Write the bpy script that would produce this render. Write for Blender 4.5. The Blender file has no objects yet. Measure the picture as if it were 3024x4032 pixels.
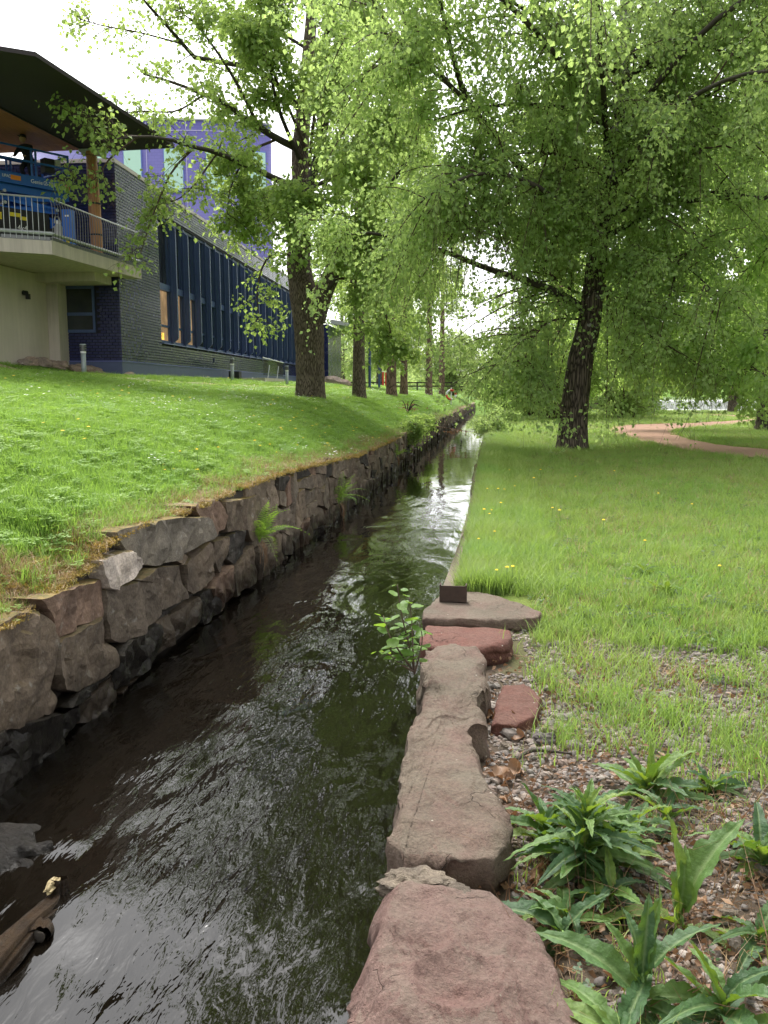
import bpy, math, random
import numpy as np
from mathutils import Vector, Matrix
from mathutils.geometry import delaunay_2d_cdt

random.seed(7)
RNG = np.random.default_rng(7)
SC = bpy.context.scene
COL = SC.collection
PI = math.pi
R = math.radians

# ------------------------------------------------------------------ camera
CAM = np.array([0.0, 0.0, 1.5])
PITCH, YAW, FPX = R(-8.0), R(7.4), 3400.0
cam_d = bpy.data.cameras.new('camera')
cam_d.sensor_fit = 'VERTICAL'
cam_d.sensor_height = 24.0
cam_d.lens = FPX / 4032 * 24.0
cam_d.clip_start, cam_d.clip_end = 0.05, 3000
cam = bpy.data.objects.new('camera', cam_d)
COL.objects.link(cam)
cam.location = CAM
cam.rotation_euler = (R(90) + PITCH, 0, YAW)
SC.camera = cam

# ------------------------------------------------------------------ light
SUN_EL, SUN_AZ = R(60), R(-20)          # behind cloud, ahead along the canal
world = bpy.data.worlds.new('World')
SC.world = world
world.use_nodes = True
wt = world.node_tree
wt.nodes.clear()
w_out = wt.nodes.new('ShaderNodeOutputWorld')
w_bg = wt.nodes.new('ShaderNodeBackground')
w_sky = wt.nodes.new('ShaderNodeTexSky')
w_sky.sky_type = 'NISHITA'
w_sky.sun_disc = False
w_sky.sun_elevation = SUN_EL
w_sky.sun_rotation = SUN_AZ
w_sky.air_density = 1.0
w_sky.dust_density = 3.0
w_sky.ozone_density = 1.0
w_hsv = wt.nodes.new('ShaderNodeHueSaturation')      # overcast: nearly colourless cloud light
w_hsv.inputs['Saturation'].default_value = 0.12
w_bg.inputs['Strength'].default_value = 0.15
wt.links.new(w_sky.outputs[0], w_hsv.inputs['Color'])
wt.links.new(w_hsv.outputs[0], w_bg.inputs['Color'])
wt.links.new(w_bg.outputs[0], w_out.inputs['Surface'])

sun_d = bpy.data.lights.new('sun', 'SUN')
sun_d.energy = 1.5
sun_d.angle = R(22)
sun_d.color = (1.0, 0.96, 0.9)
sun = bpy.data.objects.new('sun', sun_d)
COL.objects.link(sun)
sd = Vector((math.sin(SUN_AZ) * math.cos(SUN_EL), math.cos(SUN_AZ) * math.cos(SUN_EL), math.sin(SUN_EL)))
sun.rotation_euler = sd.to_track_quat('Z', 'Y').to_euler()
sun.location = (0, 0, 40)

SC.view_settings.view_transform = 'Standard'
SC.view_settings.look = 'None'
SC.view_settings.exposure = 1.6
SC.view_settings.gamma = 1.0
SC.view_settings.use_curve_mapping = False
SC.render.engine = 'CYCLES'
SC.cycles.max_bounces = 10
SC.cycles.diffuse_bounces = 7
SC.cycles.transmission_bounces = 8
SC.cycles.transparent_max_bounces = 6
SC.cycles.use_denoising = True

# ------------------------------------------------------------------ measuring helpers (photo pixel -> point in the place)
FW = np.array([-math.sin(YAW) * math.cos(PITCH), math.cos(YAW) * math.cos(PITCH), math.sin(PITCH)])
RT = np.array([math.cos(YAW), math.sin(YAW), 0.0])
UP = np.cross(RT, FW)
def ray(x, y): return FW + RT * (x - 1512) / FPX - UP * (y - 2016) / FPX
def at_z(x, y, z): r = ray(x, y); return CAM + r * ((z - 1.5) / r[2])
def at_x(x, y, X): r = ray(x, y); return CAM + r * (X / r[0])
def at_y(x, y, Y): r = ray(x, y); return CAM + r * (Y / r[1])
DS = 1.823
def dz(x, y, z): return at_z(x * DS, y * DS, z)
def dy(x, y, Y): return at_y(x * DS, y * DS, Y)

# ------------------------------------------------------------------ noise
def vn(p, seed=0):
    p = np.asarray(p, float)
    i = np.floor(p).astype(np.int64)
    f = p - i
    f = f * f * (3 - 2 * f)
    out = np.zeros(len(p))
    for c in range(8):
        o = np.array([c & 1, (c >> 1) & 1, (c >> 2) & 1])
        q = i + o
        h = (q[:, 0] * 374761393 + q[:, 1] * 668265263 + q[:, 2] * 1274126177 + seed * 974634777) & 0xFFFFFFFF
        h = ((h ^ (h >> 13)) * 1103515245) & 0xFFFFFFFF
        h = ((h ^ (h >> 16)) * 2654435761) & 0xFFFFFFFF
        val = (h & 0xFFFFFF) / float(0xFFFFFF) * 2 - 1
        w = np.prod(np.where(o, f, 1 - f), axis=1)
        out += val * w
    return out
def fbm(p, oct=4, seed=0, gain=0.5):
    p = np.asarray(p, float); a = 1.0; s = np.zeros(len(p))
    for k in range(oct):
        s += a * vn(p, seed + k * 17); p = p * 2.03 + 5.1; a *= gain
    return s
def n2(x, y, sc=1.0, seed=0, oct=3):
    x = np.atleast_1d(np.asarray(x, float)); y = np.atleast_1d(np.asarray(y, float))
    return fbm(np.stack([x * sc, y * sc, np.full_like(x, 3.7)], 1), oct, seed)
def sstep(a, b, x):
    t = np.clip((np.asarray(x, float) - a) / (b - a), 0, 1)
    return t * t * (3 - 2 * t)

def in_poly(x, y, poly):
    poly = np.asarray(poly)[:, :2]; c = np.zeros(len(x), bool); j = len(poly) - 1
    for i in range(len(poly)):
        xi, yi = poly[i]; xj, yj = poly[j]
        with np.errstate(divide='ignore', invalid='ignore'): c ^= ((yi > y) != (yj > y)) & (x < (xj - xi) * (y - yi) / (yj - yi + 1e-12) + xi)
        j = i
    return c

# ------------------------------------------------------------------ scene graph helpers
WLOC = {}
def tag(o, label=None, cat=None, group=None, kind=None):
    if label: o['label'] = label
    if cat: o['category'] = cat
    if group: o['group'] = group
    if kind: o['kind'] = kind
    return o
def thing(name, label, cat, loc=(0, 0, 0), group=None, kind=None):
    o = bpy.data.objects.new(name, None)
    o.empty_display_size = 0.1
    COL.objects.link(o)
    o.location = tuple(float(c) for c in loc)
    WLOC[o.name] = np.array(loc, float)
    return tag(o, label, cat, group, kind)
def mesh_data(name, v, f, mat=None, smooth=False, tint=None, tint_domain='POINT'):
    me = bpy.data.meshes.new(name)
    v = np.asarray(v, np.float32).reshape(-1, 3)
    if isinstance(f, np.ndarray):
        nf, k = f.shape
        me.vertices.add(len(v)); me.vertices.foreach_set('co', v.ravel())
        me.loops.add(nf * k); me.loops.foreach_set('vertex_index', f.astype(np.int32).ravel())
        me.polygons.add(nf); me.polygons.foreach_set('loop_start', np.arange(0, nf * k, k, dtype=np.int32))
        me.polygons.foreach_set('loop_total', np.full(nf, k, np.int32))
        me.update(calc_edges=True)
    else:
        me.from_pydata([tuple(map(float, c)) for c in v], [], [tuple(int(i) for i in q) for q in f])
        me.update()
    if mat is not None: me.materials.append(mat)
    if smooth: me.polygons.foreach_set('use_smooth', np.ones(len(me.polygons), bool))
    else: me.polygons.foreach_set('use_smooth', np.zeros(len(me.polygons), bool))
    if tint is not None:
        a = me.attributes.new('tint', 'FLOAT', tint_domain)
        a.data.foreach_set('value', np.asarray(tint, np.float32))
    return me
def part(name, vf, mat, parent=None, smooth=False, label=None, tint=None, kind=None, world=True, tint_domain='POINT'):
    v, f = vf
    v = np.asarray(v, float).reshape(-1, 3)
    if parent is not None and world: v = v - WLOC[parent.name]
    o = bpy.data.objects.new(name, mesh_data(name, v, f, mat, smooth, tint, tint_domain))
    COL.objects.link(o)
    if parent is not None:
        o.parent = parent
        WLOC[o.name] = WLOC[parent.name]
    else: WLOC[o.name] = np.zeros(3)
    if label: o['label'] = label
    if kind: o['kind'] = kind
    return o
def struct(name, vf, mat, smooth=True, tint=None):
    o = part(name, vf, mat, None, smooth, tint=tint)
    o['kind'] = 'structure'
    return o
def place(name, me, parent, loc, rot=(0, 0, 0), sc=(1, 1, 1)):
    """another object on a shared mesh, loc relative to the parent"""
    o = bpy.data.objects.new(name, me)
    COL.objects.link(o)
    if parent is not None:
        o.parent = parent; WLOC[o.name] = WLOC[parent.name]
    o.location = tuple(map(float, loc)); o.rotation_euler = rot
    o.scale = sc if hasattr(sc, '__len__') else (sc, sc, sc)
    return o
KIDS = {}
def copy_tree(o, parent=None):
    c = o.copy(); COL.objects.link(c)
    if parent is not None: c.parent = parent
    WLOC[c.name] = WLOC.get(o.name, np.zeros(3))
    for ch in list(o.children): copy_tree(ch, c)
    return c
def dup(o, loc, rz=0.0, label=None, group=None, sc=None):
    c = copy_tree(o)
    c.location = tuple(map(float, loc)); c.rotation_euler = (0, 0, rz)
    if sc: c.scale = (sc, sc, sc)
    if label: c['label'] = label
    if group: c['group'] = group
    return c

# ------------------------------------------------------------------ shapes
class MB:
    def __init__(s): s.v = []; s.f = []
    def add(s, v, f):
        b = len(s.v); s.v += [tuple(map(float, c)) for c in v]; s.f += [tuple(int(i) + b for i in q) for q in f]; return s
    def box(s, c, d, M=None):
        x, y, z = [k / 2 for k in d]
        v = np.array([(-x, -y, -z), (x, -y, -z), (x, y, -z), (-x, y, -z), (-x, -y, z), (x, -y, z), (x, y, z), (-x, y, z)])
        if M is not None: v = v @ np.asarray(M).T
        return s.add(v + np.array(c), [(0, 3, 2, 1), (4, 5, 6, 7), (0, 1, 5, 4), (1, 2, 6, 5), (2, 3, 7, 6), (3, 0, 4, 7)])
    def hexa(s, b4, t4):
        """prism from four bottom points and four top points"""
        return s.add(list(b4) + list(t4), [(0, 3, 2, 1), (4, 5, 6, 7), (0, 1, 5, 4), (1, 2, 6, 5), (2, 3, 7, 6), (3, 0, 4, 7)])
    def prism(s, poly, z0, z1):
        n = len(poly)
        v = [(p[0], p[1], z0) for p in poly] + [(p[0], p[1], z1) for p in poly]
        return s.add(v, [tuple(range(n - 1, -1, -1)), tuple(range(n, 2 * n))] + [(i, (i + 1) % n, n + (i + 1) % n, n + i) for i in range(n)])
    def tube(s, pts, rad, seg=8, cap=True):
        v, f = tube(pts, rad, seg, cap); return s.add(v, f)
    def beam(s, a, b, w, h):
        a = np.array(a, float); b = np.array(b, float); d = b - a; L = np.linalg.norm(d); d /= L
        up = np.array([0, 0, 1.0]) if abs(d[2]) < 0.95 else np.array([1.0, 0, 0])
        r = np.cross(d, up); r /= np.linalg.norm(r); q = np.cross(r, d)
        c = [(-1, -1), (1, -1), (1, 1), (-1, 1)]
        return s.hexa([a + r * i * w / 2 + q * j * h / 2 for i, j in c], [b + r * i * w / 2 + q * j * h / 2 for i, j in c])
    def get(s): return (s.v, s.f)
def frames(pts):
    pts = np.asarray(pts, float)
    t = np.gradient(pts, axis=0); t /= np.linalg.norm(t, axis=1)[:, None] + 1e-9
    ref = np.array([0.0, 0, 1]) if abs(t[0, 2]) < 0.9 else np.array([1.0, 0, 0])
    a = np.zeros_like(pts); b = np.zeros_like(pts)
    for i in range(len(pts)):
        r = np.cross(t[i], ref); r /= np.linalg.norm(r) + 1e-9
        a[i] = r; b[i] = np.cross(r, t[i]); ref = b[i]
    return t, a, b
def tube(pts, rad, seg=8, cap=True):
    pts = np.asarray(pts, float); n = len(pts)
    rad = np.full(n, rad) if np.isscalar(rad) else np.asarray(rad, float)
    t, a, b = frames(pts)
    th = np.arange(seg) * 2 * PI / seg
    v = pts[:, None, :] + rad[:, None, None] * (np.cos(th)[None, :, None] * a[:, None, :] + np.sin(th)[None, :, None] * b[:, None, :])
    v = v.reshape(-1, 3)
    f = []
    for i in range(n - 1):
        for k in range(seg):
            k2 = (k + 1) % seg
            f.append((i * seg + k, i * seg + k2, (i + 1) * seg + k2, (i + 1) * seg + k))
    if cap: f += [tuple(range(seg - 1, -1, -1)), tuple(range((n - 1) * seg, n * seg))]
    return v, f
def spline(pts, n):
    pts = np.asarray(pts, float)
    if len(pts) == 2:
        u = np.linspace(0, 1, n)[:, None]; return pts[0] * (1 - u) + pts[1] * u
    P = np.vstack([2 * pts[0] - pts[1], pts, 2 * pts[-1] - pts[-2]])
    out = []
    for u in np.linspace(0, len(pts) - 1 - 1e-6, n):
        i = int(u); t = u - i; p0, p1, p2, p3 = P[i:i + 4]
        out.append(0.5 * (2 * p1 + (p2 - p0) * t + (2 * p0 - 5 * p1 + 4 * p2 - p3) * t * t + (3 * p1 - p0 - 3 * p2 + p3) * t ** 3))
    return np.array(out)
def grid(xs, ys, zf):
    X, Y = np.meshgrid(xs, ys)
    Z = zf(X.ravel(), Y.ravel())
    v = np.stack([X.ravel(), Y.ravel(), Z], 1)
    nx, ny = len(xs), len(ys)
    i = np.arange(nx - 1)[None, :] + np.arange(ny - 1)[:, None] * nx
    i = i.ravel()
    return v, np.stack([i, i + 1, i + 1 + nx, i + nx], 1)

# ------------------------------------------------------------------ materials
def srgb(h): return tuple(((c / 255) / 12.92 if c / 255 <= 0.04045 else ((c / 255 + 0.055) / 1.055) ** 2.4) for c in h) + (1,)
class N:
    def __init__(s, name):
        s.m = bpy.data.materials.new(name); s.m.use_nodes = True; s.t = s.m.node_tree; s.t.nodes.clear()
        s.out = s.t.nodes.new('ShaderNodeOutputMaterial')
    def n(s, typ, **kw):
        nd = s.t.nodes.new('ShaderNode' + typ)
        for k, v in kw.items():
            if k in nd.inputs: nd.inputs[k].default_value = v
            else: setattr(nd, k, v)
        return nd
    def l(s, a, b): s.t.links.new(a, b)
    def coord(s, scale=(1, 1, 1), kind='Object'):
        tc = s.n('TexCoord'); mp = s.n('Mapping'); mp.inputs['Scale'].default_value = scale
        s.l(tc.outputs[kind], mp.inputs['Vector']); return mp.outputs[0]
    def noise(s, scale, co=None, detail=4, rough=0.55, dist=0.0):
        nd = s.n('TexNoise'); nd.inputs['Scale'].default_value = scale; nd.inputs['Detail'].default_value = detail
        nd.inputs['Roughness'].default_value = rough; nd.inputs['Distortion'].default_value = dist
        if co is not None: s.l(co, nd.inputs['Vector'])
        return nd.outputs['Fac']
    def ramp(s, fac, stops):
        nd = s.n('ValToRGB'); cr = nd.color_ramp
        while len(cr.elements) < len(stops): cr.elements.new(0.5)
        for e, (p, c) in zip(cr.elements, stops):
            e.position = p; e.color = tuple(c) + (1,) if len(c) == 3 else c
        s.l(fac, nd.inputs['Fac']); return nd.outputs['Color']
    def mix(s, fac, a, b, blend='MIX'):
        nd = s.n('Mix'); nd.data_type = 'RGBA'; nd.blend_type = blend
        for sock, val in ((nd.inputs[0], fac), (nd.inputs[6], a), (nd.inputs[7], b)):
            if hasattr(val, 'is_linked'): s.l(val, sock)
            elif isinstance(val, (int, float)): sock.default_value = val
            else: sock.default_value = tuple(val) + (1,) if len(val) == 3 else val
        return nd.outputs[2]
    def math(s, op, a, b=0.0, clamp=False):
        nd = s.n('Math'); nd.operation = op; nd.use_clamp = clamp
        for sock, val in zip(nd.inputs, (a, b)):
            if hasattr(val, 'is_linked'): s.l(val, sock)
            else: sock.default_value = val
        return nd.outputs[0]
    def mapr(s, v, a, b, c=0.0, d=1.0):
        nd = s.n('MapRange'); nd.clamp = True
        s.l(v, nd.inputs[0])
        for k, x in zip((1, 2, 3, 4), (a, b, c, d)): nd.inputs[k].default_value = x
        return nd.outputs[0]
    def bump(s, h, strength=0.4, dist=0.02, prev=None):
        nd = s.n('Bump'); nd.inputs['Strength'].default_value = strength; nd.inputs['Distance'].default_value = dist
        s.l(h, nd.inputs['Height'])
        if prev is not None: s.l(prev, nd.inputs['Normal'])
        return nd.outputs[0]
    def bsdf(s, col, rough=0.8, normal=None, spec=0.4, metal=0.0, **kw):
        b = s.n('BsdfPrincipled')
        if hasattr(col, 'is_linked'): s.l(col, b.inputs['Base Color'])
        else: b.inputs['Base Color'].default_value = tuple(col) + (1,) if len(col) == 3 else col
        if hasattr(rough, 'is_linked'): s.l(rough, b.inputs['Roughness'])
        else: b.inputs['Roughness'].default_value = rough
        b.inputs['Specular IOR Level'].default_value = spec
        b.inputs['Metallic'].default_value = metal
        for k, v in kw.items(): b.inputs[k.replace('_', ' ')].default_value = v
        if normal is not None: s.l(normal, b.inputs['Normal'])
        return b.outputs[0]
    def done(s, sh): s.l(sh, s.out.inputs['Surface']); return s.m
    def orand(s): return s.n('ObjectInfo').outputs['Random']
    def attr(s, name): return s.n('Attribute', attribute_name=name).outputs['Fac']
    def sepz(s, out, axis=2):
        nd = s.n('SeparateXYZ'); s.l(out, nd.inputs[0]); return nd.outputs[axis]
    def geo(s, o): return s.n('NewGeometry').outputs[o]

def plain(name, col, rough=0.6, var=0.12, nscale=6.0, bump=0.0, metal=0.0, spec=0.4):
    m = N(name); co = m.coord()
    f = m.noise(nscale, co)
    c = m.mix(f, tuple(x * (1 - var) for x in col), tuple(min(1, x * (1 + var)) for x in col))
    nm = m.bump(m.noise(nscale * 12, co), bump, 0.01) if bump else None
    return m.done(m.bsdf(c, rough, nm, spec, metal))

def leaf_mat(name, c0, c1, trans, tr=0.45, use_rand=False, gloss=0.35):
    """thin leaf: diffuse, a waxy sheen and light coming through"""
    m = N(name)
    t = m.orand() if use_rand else m.attr('tint')
    col = m.mix(t, c0, c1)
    tc = m.mix(t, trans, tuple(x * 1.25 for x in trans))
    d = m.bsdf(col, 0.5, None, gloss)
    tl = m.n('BsdfTranslucent'); m.l(tc, tl.inputs['Color'])
    mx = m.n('MixShader'); mx.inputs[0].default_value = tr
    m.l(d, mx.inputs[1]); m.l(tl.outputs[0], mx.inputs[2])
    return m.done(mx.outputs[0])

def stone_mat(name, pal, moss=0.0, wet=None, sc=1.0, rough=0.85, lichen=0.3, bump=0.5):
    m = N(name); co = m.coord(); wp = m.geo('Position')
    rnd = m.orand()
    base = m.ramp(rnd, [(i / (len(pal) - 1), p) for i, p in enumerate(pal)])
    big = m.noise(3.2 * sc, wp, 5, 0.6)
    fine = m.noise(42 * sc, wp, 5, 0.7)
    c = m.mix(m.mapr(big, 0.35, 0.68), m.mix(1.0, base, (0.62, 0.6, 0.6), 'MULTIPLY'), m.mix(1.0, base, (1.25, 1.2, 1.15), 'MULTIPLY'))
    c = m.mix(m.mapr(fine, 0.42, 0.62), m.mix(1.0, c, (0.68, 0.66, 0.66), 'MULTIPLY'), c)
    li = m.noise(9 * sc, wp, 6, 0.7)
    c = m.mix(m.math('MULTIPLY', m.mapr(li, 0.6, 0.68), lichen), c, (0.42, 0.41, 0.37))
    nz = m.sepz(m.geo('True Normal'))
    if moss:
        mm = m.math('MULTIPLY', m.mapr(nz, 0.55, 0.85), m.mapr(m.noise(5, wp, 5, 0.65), 0.5 - moss * 0.2, 0.58 - moss * 0.2))
        mm = m.math('MULTIPLY', mm, m.mapr(m.sepz(wp), -0.45, 0.1, 0.12, 1.0))
        mc = m.mix(m.mapr(m.noise(14, wp, 5, 0.7), 0.35, 0.65), (0.07, 0.075, 0.018), (0.24, 0.16, 0.05))
        c = m.mix(m.math('MULTIPLY', mm, 0.9), c, mc)
    r = rough
    if wet is not None:
        z = m.sepz(wp)
        wn = m.math('ADD', z, m.math('MULTIPLY', m.math('SUBTRACT', m.noise(4, wp), 0.5), 0.18))
        wf = m.mapr(wn, wet, wet + 0.22, 1.0, 0.0)
        c = m.mix(wf, c, m.mix(1.0, c, (0.3, 0.29, 0.29), 'MULTIPLY'))
        r = m.mapr(wn, wet, wet + 0.22, 0.35, rough)
    h = m.math('ADD', m.noise(14 * sc, wp, 6, 0.65), m.math('MULTIPLY', m.noise(90 * sc, wp, 4, 0.7), 0.35))
    return m.done(m.bsdf(c, r, m.bump(h, bump, 0.035), 0.3))

def bark_mat(name, dark, light, white=None, wz=(0, 0), sc=1.0):
    m = N(name); wp = m.geo('Position')
    mp = m.n('Mapping'); mp.inputs['Scale'].default_value = (1, 1, 0.16); m.l(wp, mp.inputs['Vector'])
    vor = m.n('TexVoronoi'); vor.feature = 'DISTANCE_TO_EDGE'; vor.inputs['Scale'].default_value = 16 * sc
    nz = m.n('TexNoise'); nz.inputs['Scale'].default_value = 5; m.l(mp.outputs[0], nz.inputs['Vector'])
    mx = m.n('VectorMath'); mx.operation = 'MULTIPLY_ADD'; m.l(nz.outputs['Color'], mx.inputs[0]); mx.inputs[1].default_value = (0.12, 0.12, 0.12); m.l(mp.outputs[0], mx.inputs[2])
    m.l(mx.outputs[0], vor.inputs['Vector'])
    e = m.mapr(vor.outputs['Distance'], 0.0, 0.22)
    big = m.noise(2.5, wp, 4)
    c = m.mix(e, dark, m.mix(big, tuple(x * 0.75 for x in light), tuple(x * 1.2 for x in light)))
    if white is not None:
        mp2 = m.n('Mapping'); mp2.inputs['Scale'].default_value = (1, 1, 3.2); m.l(wp, mp2.inputs['Vector'])
        patch = m.noise(3.0, wp, 5, 0.65)
        z = m.sepz(wp)
        th = m.mapr(z, wz[0], wz[1], 0.17, 0.0)
        wf = m.mapr(m.math('SUBTRACT', patch, th), 0.5, 0.54)
        wc = m.mix(m.mapr(m.noise(9, mp2.outputs[0], 5, 0.7), 0.52, 0.6), white, (0.16, 0.15, 0.14))
        c = m.mix(wf, c, wc)
    h = m.math('ADD', e, m.math('MULTIPLY', m.noise(40, mp.outputs[0], 4), 0.4))
    return m.done(m.bsdf(c, 0.9, m.bump(h, 0.8, 0.03), 0.2))

M = {}
M['bark_dark'] = bark_mat('bark_dark', (0.025, 0.02, 0.016), (0.16, 0.125, 0.10), (0.5, 0.48, 0.46), (0.5, 7.0), 1.0)
M['bark_linden'] = bark_mat('bark_linden', (0.05, 0.038, 0.03), (0.23, 0.18, 0.145), sc=1.6)
M['bark_pine'] = bark_mat('bark_pine', (0.07, 0.045, 0.035), (0.30, 0.20, 0.155), sc=0.9)
M['bark_limb'] = plain('bark_limb', (0.055, 0.045, 0.036), 0.9, 0.4, 9, 0.5)
M['bark_twig'] = plain('bark_twig', (0.075, 0.05, 0.035), 0.9, 0.3, 9)
M['leaf_birch'] = leaf_mat('leaf_birch', (0.13, 0.205, 0.075), (0.27, 0.355, 0.15), (0.50, 0.66, 0.19), 0.55)
M['leaf_linden'] = leaf_mat('leaf_linden', (0.13, 0.21, 0.06), (0.25, 0.34, 0.105), (0.45, 0.60, 0.14), 0.5)
M['leaf_cherry'] = leaf_mat('leaf_cherry', (0.10, 0.185, 0.06), (0.22, 0.32, 0.11), (0.46, 0.65, 0.15), 0.55)
M['leaf_far'] = leaf_mat('leaf_far', (0.16, 0.24, 0.09), (0.28, 0.36, 0.14), (0.45, 0.56, 0.18), 0.45)
M['leaf_weed'] = leaf_mat('leaf_weed', (0.028, 0.07, 0.02), (0.055, 0.11, 0.03), (0.12, 0.22, 0.02), 0.32, True, 0.45)
M['leaf_alder'] = leaf_mat('leaf_alder', (0.08, 0.17, 0.03), (0.14, 0.24, 0.05), (0.26, 0.42, 0.04), 0.4, True)
M['leaf_fern'] = leaf_mat('leaf_fern', (0.15, 0.28, 0.05), (0.24, 0.38, 0.08), (0.36, 0.56, 0.06), 0.4, True)
M['dry_leaf'] = leaf_mat('dry_leaf', (0.12, 0.062, 0.035), (0.30, 0.185, 0.11), (0.3, 0.14, 0.06), 0.2, True)
M['dry_grass'] = leaf_mat('dry_grass', (0.26, 0.17, 0.08), (0.42, 0.30, 0.16), (0.3, 0.2, 0.1), 0.25, True)
def grass_mat(name, c0, c1, c2, trans):
    m = N(name); wp = m.geo('Position')
    r = m.orand()
    p = m.mapr(m.noise(0.55, wp, 4, 0.6), 0.36, 0.66)
    col = m.mix(r, c0, c1)
    col = m.mix(m.math('MULTIPLY', p, 0.65), col, c2)
    d = m.bsdf(col, 0.55, None, 0.3)
    tl = m.n('BsdfTranslucent'); tl.inputs['Color'].default_value = tuple(trans) + (1,)
    mx = m.n('MixShader'); mx.inputs[0].default_value = 0.4
    m.l(d, mx.inputs[1]); m.l(tl.outputs[0], mx.inputs[2])
    return m.done(mx.outputs[0])
M['grass'] = grass_mat('grass', (0.11, 0.23, 0.045), (0.20, 0.325, 0.075), (0.34, 0.345, 0.125), (0.34, 0.50, 0.08))
M['grass_left'] = grass_mat('grass_left', (0.125, 0.245, 0.05), (0.22, 0.36, 0.085), (0.28, 0.38, 0.10), (0.36, 0.56, 0.08))
def ground_mat(name, grass_a, grass_b, soil, mask_attr=True):
    m = N(name); wp = m.geo('Position')
    g = m.mix(m.mapr(m.noise(1.3, wp, 5, 0.65), 0.35, 0.65), grass_a, grass_b)
    g = m.mix(m.mapr(m.noise(60, wp, 3), 0.35, 0.65), m.mix(1.0, g, (0.6, 0.65, 0.6), 'MULTIPLY'), g)
    s = m.mix(m.noise(28, wp, 5, 0.7), tuple(x * 0.6 for x in soil), tuple(x * 1.35 for x in soil))
    c = m.mix(m.attr('tint'), g, s) if mask_attr else g
    h = m.noise(55, wp, 5, 0.7)
    return m.done(m.bsdf(c, 0.95, m.bump(h, 0.7, 0.02), 0.15))
M['lawn'] = ground_mat('lawn', (0.11, 0.165, 0.03), (0.18, 0.21, 0.055), (0.085, 0.064, 0.047))
M['lawn_left'] = ground_mat('lawn_left', (0.10, 0.20, 0.028), (0.16, 0.25, 0.045), (0.15, 0.115, 0.045))
M['path'] = plain('path', (0.30, 0.185, 0.135), 0.95, 0.22, 22, 0.5, spec=0.15)
M['pale_path'] = plain('pale_path', (0.36, 0.29, 0.19), 0.95, 0.2, 8, 0.4, spec=0.15)
M['wall_stone'] = stone_mat('wall_stone', [(0.19, 0.157, 0.118), (0.28, 0.225, 0.165), (0.22, 0.187, 0.145), (0.33, 0.265, 0.195), (0.20, 0.172, 0.138), (0.30, 0.245, 0.185)], 0.5, -0.84)
M['brown_wall_stone'] = stone_mat('brown_wall_stone', [(0.17, 0.135, 0.10), (0.215, 0.17, 0.125), (0.145, 0.12, 0.094)], 0.5, -0.8)
M['granite'] = stone_mat('granite', [(0.24, 0.215, 0.175), (0.28, 0.255, 0.21)], 0.9, -0.65, 1.6, lichen=0.6)
M['red_wall_stone'] = stone_mat('red_wall_stone', [(0.235, 0.155, 0.115), (0.27, 0.19, 0.14)], 0.5, -0.8)
M['dark_wall_stone'] = stone_mat('dark_wall_stone', [(0.07, 0.063, 0.055), (0.095, 0.085, 0.072)], 0.4, -0.7)
M['white_stone'] = stone_mat('white_stone', [(0.74, 0.66, 0.57), (0.76, 0.68, 0.6)], 0.3, None, 1.2)
M['cavity'] = plain('cavity', (0.055, 0.046, 0.038), 0.95, 0.3, 4)
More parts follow.
